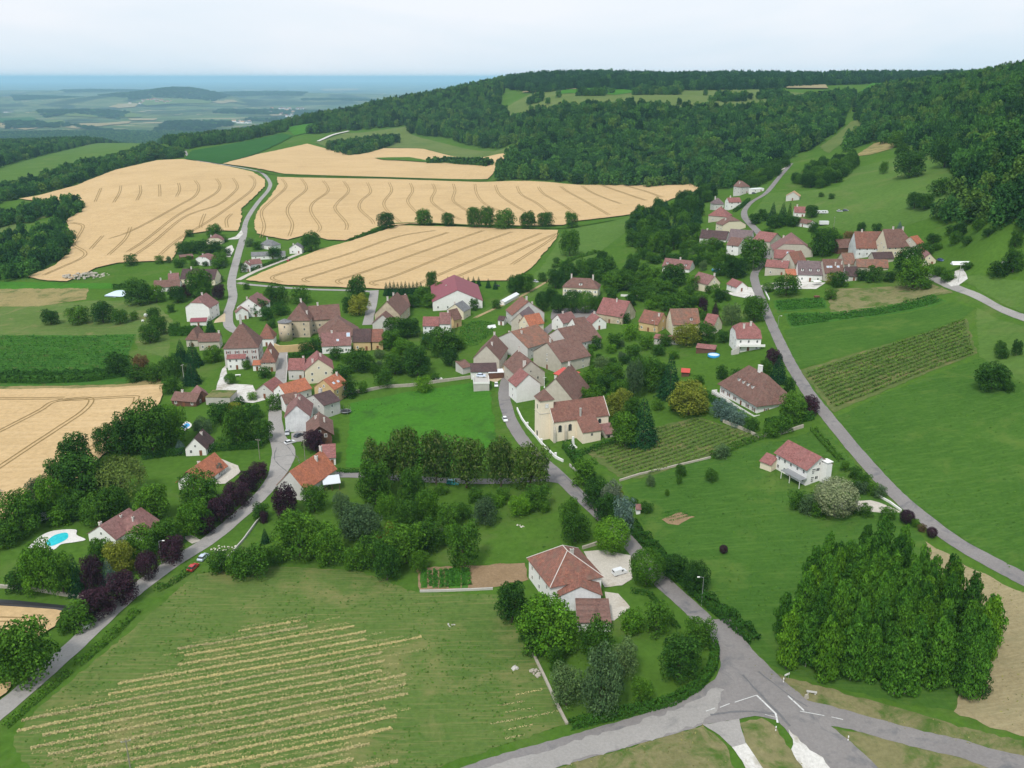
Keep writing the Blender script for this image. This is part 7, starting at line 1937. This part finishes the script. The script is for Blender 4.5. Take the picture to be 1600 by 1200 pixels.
car('red hatchback parked on the verge of the left road', 302, 889, 'red', (330, 862))
car('pale blue car parked behind the red hatchback', 318, 873, 'paleblue', (345, 848))
car('white van parked in the gravel yard of the nearest house', 968, 897, 'white', (990, 890), van=True)
car('silver car parked before the stained white gable', 449, 678, 'silver', (448, 695))
car('dark car parked beside the chalet garden', 467, 682, 'dark', (480, 676))
car('white car at the hedge below the chalet', 453, 693, 'white', (470, 688))
car('white car below the raised parking deck', 775.5, 603, 'white', (776, 620))
car('white car parked on the street bend above the church', 789, 657, 'white', (797, 672))
car('pale car on top of the raised parking deck', 752, 600, 'paleblue', (765, 600), dz=3.42)
car('turquoise van under the lime trees', 708, 757, 'teal', (740, 760), van=True)
car('dark car outside the flat white garage in the upper hamlet', 1178, 303, 'dark', (1190, 301))
car('grey car at the left on the meadow by the caravans', 1312, 331, 'silver', (1325, 329))
car('dark car at the right on the meadow by the caravans', 1321, 330, 'dark', (1335, 329))
car('blue car beside the small cream gable at the lane end', 1470, 408, 'blue', (1480, 406))
car('red car by the long grey-roofed building', 451, 408, 'red', (460, 402))
car('dark car behind the crimson barn', 776, 448, 'dark', (790, 446))
car('dark car at the field corner above the town hall path', 837, 441, 'silver', (850, 444))
car('silver car in the courtyard of the right hamlet', 1213, 447, 'silver', (1225, 446))

def caravan(label, u, v, rz, sc=1.0):
    p = G(u, v); root = empty('caravan', p, rz); root.scale = (sc,) * 3; tag(root, label, 'caravan', 'caravans')
    b = MB(); prism(b, [(-2.4,.5),(-2.5,1.2),(-2.2,2.3),(1.9,2.35),(2.4,1.6),(2.4,.5)], 2.1, 0, .05)
    link('body', fixed('body', b.V, b.F, [MAT['car_white']]), root)
    for x in (-1.4, 0.3): MB().box(x-.5, x+.5, -1.07, -1.045, 1.25, 1.8).build('window', MAT['glass'], root)
    for y in (-.95, .95):
        w = MB().lathe([(.32,-.09),(.32,.09)], 12).build('wheel', MAT['tyre'], root, (-.2, y, .32)); w.rotation_euler = (R(90), 0, 0)
    MB().tube([(2.3,0,.5),(3.4,0,.5)], [.06,.05], 6).build('drawbar', MAT['metal_grey'], root)
caravan('white caravan on the pool garden lawn', 74, 812, .5)
caravan('left white caravan on the upper meadow', 1278, 334, 0.0)
caravan('right white caravan on the upper meadow', 1288, 334, 0.0)
simple('trailer', 'long white box trailer on the upper meadow', 'trailer', 1287, 352, lambda b: b.box(-3,3,-1.2,1.2,.7,2.9,0).box(-2.6,-1.9,-1.25,1.25,0,.7,1).box(1.2,1.9,-1.25,1.25,0,.7,1).box(3,4,-.1,.1,.7,.85,1), [MAT['car_white'], MAT['tyre']])

# ------------------------------------------------------------------ street furniture
def lamp(label, u, v, h, arm, rz, mat='metal_grey'):
    p = G(u, v); root = empty('street_lamp', p, rz); tag(root, label, 'street lamp', 'street lamps')
    MB().tube([(0,0,-.3),(0,0,h*.5),(0,0,h)], [.11,.09,.06], 8).build('pole', MAT[mat], root)
    MB().tube([(0,0,h-.05),(-arm*.5,0,h+.12),(-arm,0,h+.15)], [.05,.04,.04], 6).build('arm', MAT[mat], root)
    MB().box(-arm-.65,-arm,-.15,.15,h+.08,h+.26).build('lamp_head', MAT['frame_white'], root)
lamp('tall street lamp on the verge of the main road', 1096, 946, 8.2, 1.0, 0.1)
lamp('street lamp beside the purple tree row', 253, 882, 7.4, 1.0, math.pi)
lamp('street lamp by the ochre house with the arched door', 1022, 521, 6.5, .8, 0)
lamp('street lamp at the green field corner of the hill road', 1215, 515, 6.5, .8, math.pi)
def pole(label, u, v, h, mat='bark_pale', bar=True, r=.13):
    p = G(u, v); root = empty('utility_pole', p, rnd.uniform(0, 3)); tag(root, label, 'pole', 'utility poles')
    MB().tube([(0,0,-.4),(0,0,h)], [r,r*.7], 8).build('shaft', MAT[mat], root)
    if bar: MB().box(-.9,.9,-.06,.06,h-.55,h-.42).build('cross_arm', MAT[mat], root)
    for x in (-.8, 0, .8):
        if bar: MB().lathe([(.05,h-.42),(.07,h-.3),(.03,h-.2)], 6, 0, (x, 0)).build('insulator', MAT['frame_white'], root)
pole('wooden pole beside the dark purple tree of the chalet', 477, 722, 8.5)
pole('wooden pole at the mouth of the orange bungalow drive', 406, 718, 8.0)
pole('pale concrete pole in the conifer garden below the manor', 288, 597, 8.5, 'concrete')
pole('wooden pole at the shady bend of the right hamlet', 1176, 424, 9.0)
pole('tall pole beside the white driveway at the right edge', 1497, 442, 10.0, 'concrete')
pole('pole standing in the mown field at the bottom left', 206, 1214, 9.0)
pole('pole at the edge of the left wheat field', 8, 800, 8.0)
pole('pole by the blossoming tree', 1050, 528, 7.0, 'concrete', False)
pole('pole on the upper meadow below the trailer', 1302, 360, 9.0)
for k, (u, v) in enumerate([(1224,1066),(1212,1142),(1325,1157)]):
    simple('marker_post', ['white marker post with dark band on the wood side of the junction', 'white marker post with dark band on the verge island', 'white marker post with dark band at the fork of the right lane'][k], 'marker post', u, v,
           lambda b: b.lathe([(.13,-.2),(.13,.55)], 10, 0).lathe([(.135,.55),(.135,.75)], 10, 1).lathe([(.13,.75),(.12,1.15)], 10, 0), [MAT['frame_white'], MAT['shutter_brown']], 0, 'junction marker posts')
simple('road_sign', 'flat white direction sign beside the junction post', 'sign', 1229, 1062, lambda b: b.tube([(-.5,0,-.2),(-.5,0,1.5)],[.04,.04],6,1).tube([(.5,0,-.2),(.5,0,1.5)],[.04,.04],6,1).box(-.75,.75,-.03,.03,1.2,1.65,0), [MAT['frame_white'], MAT['metal_grey']], .5)
simple('bench', 'pale slab bench on the dry verge by the junction', 'bench', 1268, 1084, lambda b: b.box(-1.1,1.1,-.3,.3,.45,.6).box(-.9,-.6,-.25,.25,-.2,.45).box(.6,.9,-.25,.25,-.2,.45), MAT['concrete'], -.25)
simple('milestone', 'squat pale stone beside the slab bench', 'stone', 1260, 1091, lambda b: b.add([(-.45,-.35,-.2),(.45,-.35,-.2),(.45,.35,-.2),(-.45,.35,-.2),(-.3,-.25,.95),(.35,-.2,.9),(.3,.25,1.0),(-.32,.22,.9)],[(0,1,5,4),(1,2,6,5),(2,3,7,6),(3,0,4,7),(4,5,6,7)]), MAT['dry_stone'], .3)

# ------------------------------------------------------------------ stones, heaps
def stones(label, u, v, n, rx, ry, size, mat, name='stone_pile', cat='stone pile', seed=1, h=.6):
    p = G(u, v); root = empty(name, p); tag(root, label, cat)
    r = random.Random(seed)
    shapes = []
    for k in range(3):
        bm = bmesh.new(); bmesh.ops.create_icosphere(bm, subdivisions=1, radius=1.0)
        for v_ in bm.verts: v_.co *= r.uniform(.65, 1.15)
        me = bpy.data.meshes.new('stone'); bm.to_mesh(me); bm.free(); me.materials.append(MAT[mat]); shapes.append(me)
    for i in range(n):
        a, q = r.uniform(0, 6.28), math.sqrt(r.random())
        s = size * r.uniform(.5, 1.3)
        o = bpy.data.objects.new('stone', r.choice(shapes)); COL.objects.link(o); o.parent = root
        o.location = (math.cos(a) * q * rx, math.sin(a) * q * ry, s * .4 + h * (1 - q) * r.random())
        o.scale = (s * r.uniform(.8, 1.4), s, s * .7); o.rotation_euler = (r.uniform(-.4, .4), r.uniform(-.4, .4), r.uniform(0, 6))
stones('heap of pale stones at the hay field corner garden wall', 833, 1053, 22, 2.0, 1.5, .42, 'dry_stone', seed=1)
stones('single flat grey slab lying in the hay field', 805, 1044, 3, .5, .3, .6, 'concrete', seed=2, h=.1)
stones('small heap of white stones in the orchard grass', 812, 823, 12, 1.4, .9, .30, 'frame_stone', seed=3)
stones('pile of white rocks on the bank of the left road', 130, 980, 24, 2.0, 1.6, .5, 'wall_white', seed=4)
stones('row of pale boulders under the purple tree by the road', 156, 962, 14, 2.2, 1.2, .5, 'frame_stone', seed=5)
stones('small grey ash patch on the hay field', 705, 978, 8, 1.2, .8, .22, 'concrete', seed=6, h=.05)
stones('white plaster rubble at the garden end by the parked cars', 352, 858, 26, 4.0, 2.2, .34, 'frame_stone', seed=7, h=.3)
stones('large scrap and rubble heap at the wheat field edge', 135, 432, 110, 17, 10, 1.1, 'dry_stone', 'rubble_heap', 'rubble heap', 8, 2.5)
stones('heap of pale stones beside the right lane villa', 1578, 412, 16, 4, 3, 1.0, 'wall_white', seed=9)
stones('log pile under a white sheet at the paddock wall', 684, 594, 14, 3.0, 1.2, .7, 'wall_white', 'log_pile', 'log pile', 10)

# silage clamp under black plastic
simple('silage_clamp', 'long silage clamp under black plastic at the left edge', 'silage clamp', 45, 948, lambda b: b.add([(-13,-1.4,-.3),(13,-1.4,-.3),(13,1.4,-.3),(-13,1.4,-.3),(-12.5,-.7,1.0),(-4,-.75,1.15),(4,-.7,.95),(12.3,-.6,.8),(12.3,.6,.8),(4,.7,.95),(-4,.75,1.15),(-12.5,.7,1.0)],[(0,1,7,6,5,4),(1,2,8,7),(2,3,11,10,9,8),(3,0,4,11),(4,5,10,11),(5,6,9,10),(6,7,8,9)]), MAT['black_thing'], -.13)

# ------------------------------------------------------------------ pools, garden things
m, t, b = nodes('pool_water')
n = noise(t, coords(t), 1.2, 3.0); r = ramp(t, [(.3, (.02,.46,.55)), (.7, (.06,.62,.66))]); t.links.new(n, r.inputs['Fac']); t.links.new(r.outputs[0], b.inputs['Base Color'])
b.inputs['Roughness'].default_value = .06
bump(t, b, noise(t, coords(t), 3.0, 3.0), .15, .1)
plain('pool_cover', (.60,.72,.80), .4, .06)
plain('blue_plastic', (.05,.36,.72), .4, .06)
def pool(label, pix, deck, name='swimming_pool', mat='pool_water'):
    c = G(*pix[0]); root = empty(name, c); tag(root, label, 'pool', None)
    zb_ = 0.0
    for nm, q, mt, off in (('deck', deck, 'paving', .08), ('water', pix, mat, .13)):
        if not q: continue
        W = densify(smooth_line([Vector(P(p)[:2]) for p in q] + [Vector(P(q[0])[:2])], 5)[:-1], True)
        pts = [Vector((a[0], a[1])) for a in W]
        if nm == 'deck' or not deck: zb_ = max(ground([p.x for p in pts], [p.y for p in pts])) - c.z
        z = zb_ + off
        vs_, _, fs, *_ = geometry.delaunay_2d_cdt(pts, [], [list(range(len(pts)))], 1, 1e-4)
        V = [(v_.x - c.x, v_.y - c.y, z) for v_ in vs_]
        n = len(V)
        V += [(x, y, z_ - .6) for x, y, z_ in V]
        F = [tuple(f) for f in fs] + [tuple(n + i for i in reversed(f)) for f in fs]
        k = len(pts)
        link(nm, fixed(nm, V, F, [MAT[mt]]), root)
pool('kidney-shaped turquoise pool with white paving in the left garden', [(72,848),(85,838),(104,834),(106,842),(92,850),(78,854)], [(44,856),(62,840),(84,831),(118,829),(120,837),(134,844),(116,848),(96,851),(84,859),(62,860)])
pool('pale covered pool behind the white bungalow', [(163,464),(182,455),(196,455),(192,464)], None, 'covered_pool', 'pool_cover')
pool('small blue pool in front of the low pool house', [(284,668),(292,662),(297,665),(288,671)], [(280,671),(291,659),(300,665),(288,674)], 'swimming_pool', 'blue_plastic')
def round_pool(label, u, v, r, mat):
    p = G(u, v); root = empty('garden_pool', p); tag(root, label, 'pool')
    MB().lathe([(r,0),(r*1.03,.5),(r,1.0),(r*.93,1.0),(r*.92,.85)], 24).build('ring', MAT['blue_plastic'], root)
    MB().lathe([(r*.91,.7),(r*.91,.86)], 24).build('water', MAT[mat], root)
round_pool('round blue inflatable pool on the lawn by the white house', 1115, 557, 2.6, 'pool_cover')
round_pool('round turquoise garden pool below the salmon-roofed house', 667, 530, 2.3, 'pool_water')
round_pool('round blue pool behind the cream house', 1119, 423, 2.6, 'pool_cover')
def trampoline(u, v):
    p = G(u, v); root = empty('trampoline', p); tag(root, 'black round trampoline in the strip garden by the paddock', 'trampoline')
    MB().lathe([(2.1,.8),(2.1,.86)], 24).build('mat', MAT['black_thing'], root)
    MB().tube([(2.2*math.cos(k*math.pi/12), 2.2*math.sin(k*math.pi/12), .83) for k in range(25)], [.09]*25, 6).build('frame', MAT['metal_grey'], root)
    for k in range(6):
        a = k * math.pi / 3
        MB().tube([(2.2*math.cos(a),2.2*math.sin(a),0),(2.2*math.cos(a),2.2*math.sin(a),2.6)], [.05,.05], 6).build('leg', MAT['metal_grey'], root)
    MB().lathe([(2.2,.9),(2.2,2.5)], 24).build('net', MAT['black_thing'], root) if False else None
trampoline(540, 645)
for k, (u, v) in enumerate([(352,621),(357,621)]):
    simple('water_tank', ['left', 'right'][k] + ' white water tank beside the mossy flat garage', 'tank', u, v + 6, lambda b: b.lathe([(.7,0),(.75,.2),(.75,1.7),(.4,1.95)], 14), MAT['frame_white'], 0, 'white water tanks')
simple('garden_table', 'white garden table with chairs in the manor garden', 'table', 372, 588, lambda b: b.box(-1.2,1.2,-.6,.6,.7,.78).box(-1.0,-.9,-.5,.5,0,.7).box(.9,1.0,-.5,.5,0,.7), MAT['frame_white'], .1)
simple('parasol', 'closed-in white garden canopy in the right hamlet courtyard', 'canopy', 1276, 446, lambda b: b.add([(-2.2,-1.5,2.3),(2.2,-1.5,2.3),(2.2,1.5,2.3),(-2.2,1.5,2.3),(0,0,2.9)],[(0,1,4),(1,2,4),(2,3,4),(3,0,4),(0,3,2,1)]).tube([(0,0,0),(0,0,2.5)],[.05,.05],6), MAT['frame_white'], .1)
simple('cold_frame', 'white polythene cold frame in the vegetable plot', 'cold frame', 768, 512, lambda b: b.add([(-2.2,-1.3,0),(2.2,-1.3,0),(2.2,1.3,0),(-2.2,1.3,0),(-2.2,0,1.5),(2.2,0,1.5)],[(0,1,5,4),(2,3,4,5),(1,2,5),(3,0,4)]), MAT['white_sheet'], .5)
simple('greenhouse', 'long low white greenhouse frame on the bank by the right driveway', 'greenhouse', 1508, 413, lambda b: b.add([(-7,-1.5,0),(7,-1.5,0),(7,1.5,0),(-7,1.5,0),(-7,0,1.6),(7,0,1.6)],[(0,1,5,4),(2,3,4,5),(1,2,5),(3,0,4)]), MAT['white_sheet'], .05)
simple('propane_tank', 'white gas tank on the left pasture edge', 'tank', 228, 495, lambda b: b.lathe([(.5,0),(1.1,.5),(1.1,1.3),(.5,1.9)], 12), MAT['frame_white'])
simple('garden_mower', 'small red ride-on mower in the orchard', 'mower', 592, 842, lambda b: b.box(-.8,.8,-.45,.45,.3,.75,0).box(-.5,-.1,-.3,.3,.75,1.2,0).lathe([(.3,.0),(.3,.3)],10,1,(-.6,-.45)).lathe([(.3,.0),(.3,.3)],10,1,(-.6,.45)).lathe([(.22,.0),(.22,.3)],10,1,(.6,-.4)).lathe([(.22,.0),(.22,.3)],10,1,(.6,.4)), [MAT['red_sheet'], MAT['tyre']], .6)
simple('scrap_trailer', 'rusty brown garden trailer below the right hamlet', 'trailer', 1276, 466, lambda b: b.box(-1.3,1.3,-.8,.8,.5,1.3,0).lathe([(.4,0),(.4,.5)],10,1,(0,-.9)).lathe([(.4,0),(.4,.5)],10,1,(0,.9)), [MAT['shutter_brown'], MAT['tyre']], .2)

# pale grazing animals on the left pasture
def sheep(label, u, v, rz):
    p = G(u, v)
    me = bpy.data.meshes.new('sheep')
    pts = [(-.45,0,.62),(0,0,.66),(.38,0,.66),(.58,0,.72),(.74,0,.58),(-.40,.14,.36),(-.42,.14,.03),(-.40,-.14,.36),(-.42,-.14,.03),(.34,.14,.36),(.35,.14,.03),(.34,-.14,.36),(.35,-.14,.03)]
    ed = [(0,1),(1,2),(2,3),(3,4),(0,5),(5,6),(0,7),(7,8),(2,9),(9,10),(2,11),(11,12)]
    me.from_pydata(pts, ed, [])
    o = link('sheep', me, None, MAT['frame_white'], p)
    o.rotation_euler = (0, 0, rz); o.scale = (1.4,) * 3
    sk = o.modifiers.new('skin', 'SKIN')
    rad = [.26,.30,.26,.13,.10] + [.09,.045] * 4
    for i, v_ in enumerate(me.skin_vertices[0].data): v_.radius = (rad[i], rad[i])
    me.skin_vertices[0].data[1].use_root = True
    o.modifiers.new('sub', 'SUBSURF').levels = 1
    tag(o, label, 'sheep', 'sheep on the left pasture')
sheep('left white sheep grazing below the pasture trees', 180, 503, .1)
sheep('right white sheep grazing below the pasture trees', 223, 503, .3)

# far villages: small houses with pale walls and red roofs, each by itself
def far_house(u, d, col, k, s=1.0, label='', group=''):
    p = P((u, d, 'd'))
    root = empty('far_house', p, k * 1.3); tag(root, label, 'house', group)
    w, l, h = 9 * s, 15 * s, 5 * s
    MB().box(-l/2, l/2, -w/2, w/2, -2, h).build('wall', MAT['wall_white'], root)
    MB().add([(-l/2-.5,-w/2-.5,h),(l/2+.5,-w/2-.5,h),(l/2+.5,w/2+.5,h),(-l/2-.5,w/2+.5,h),(-l/2-.5,0,h+4*s),(l/2+.5,0,h+4*s)],[(0,1,5,4),(2,3,4,5),(1,2,5),(3,0,4)]).build('roof', MAT['roof_' + col], root)
k = 0
for u, d, n in [(235,11250,14),(250,11150,10),(215,11050,4)]:
    for i in range(n):
        far_house(u + rnd.uniform(-16,16), d + rnd.uniform(-60,60), rnd.choice(['red','tile','orange']), k, 2.0, 'tiny red-roofed house in the far village under the round hill', 'far village under the hill'); k += 1
for i in range(34):
    far_house(rnd.uniform(415,480), rnd.uniform(8600,10400), rnd.choice(['red','slate','tan']), k, 2.3, 'tiny pale house in the hazy far town on the plain', 'far town on the plain'); k += 1
for i in range(8):
    far_house(rnd.uniform(360,385), rnd.uniform(7200,8000), rnd.choice(['slate','tan']), k, 2.3, 'tiny pale house in the farmstead beyond the dark wood', 'far farmstead'); k += 1
for i in range(5):
    far_house(rnd.uniform(0,14), rnd.uniform(9100,9800), 'slate', k, 2.4, 'tiny white house at the far left edge of the plain', 'far houses at the left edge'); k += 1
far_house(602, 2330, 'red', 1, 1.3, 'lone red-roofed house on the wooded ridge', None)
# far field patches
for pix, mt in [([(170,168),(185,163),(215,163),(212,168),(185,170)],'stubble'),([(55,190),(100,188),(108,196),(80,200)],'yellow_meadow'),([(100,200),(110,196),(190,191),(205,190),(200,194),(120,202)],'stubble'),([(0,193),(60,201),(40,204),(0,200)],'stubble'),([(330,160),(365,157),(372,160),(345,163)],'stubble'),
    ([(50,175),(130,172),(220,180),(222,184),(140,184),(60,180)],'yellow_meadow'),([(0,186),(50,184),(100,196),(60,200),(0,192)],'maize'),([(200,186),(245,186),(240,189),(205,189)],'stubble'),([(420,178),(450,177),(448,181),(425,182)],'stubble'),([(500,140),(560,139),(560,142),(505,143)],'stubble'),([(210,160),(330,158),(330,163),(230,166)],'yellow_meadow')]:
    drape('far_field', pix, mt, 0.25, 1.0)

# ------------------------------------------------------------------ haze
m = bpy.data.materials.new('haze')
m.use_nodes = True
t = m.node_tree
t.nodes.clear()
out = t.nodes.new('ShaderNodeOutputMaterial')
pv = t.nodes.new('ShaderNodeVolumePrincipled')
pv.inputs['Color'].default_value = (0.46, 0.77, 1.0, 1)
pv.inputs['Density'].default_value = 4.8e-5
pv.inputs['Anisotropy'].default_value = 0.0
t.links.new(pv.outputs[0], out.inputs['Volume'])
hz = MB().box(-90000, 90000, -90000, 90000, -255, 185).build('haze', m)
tag(hz, 'thin summer haze lying over the fields and the plain', 'haze', None, 'stuff')
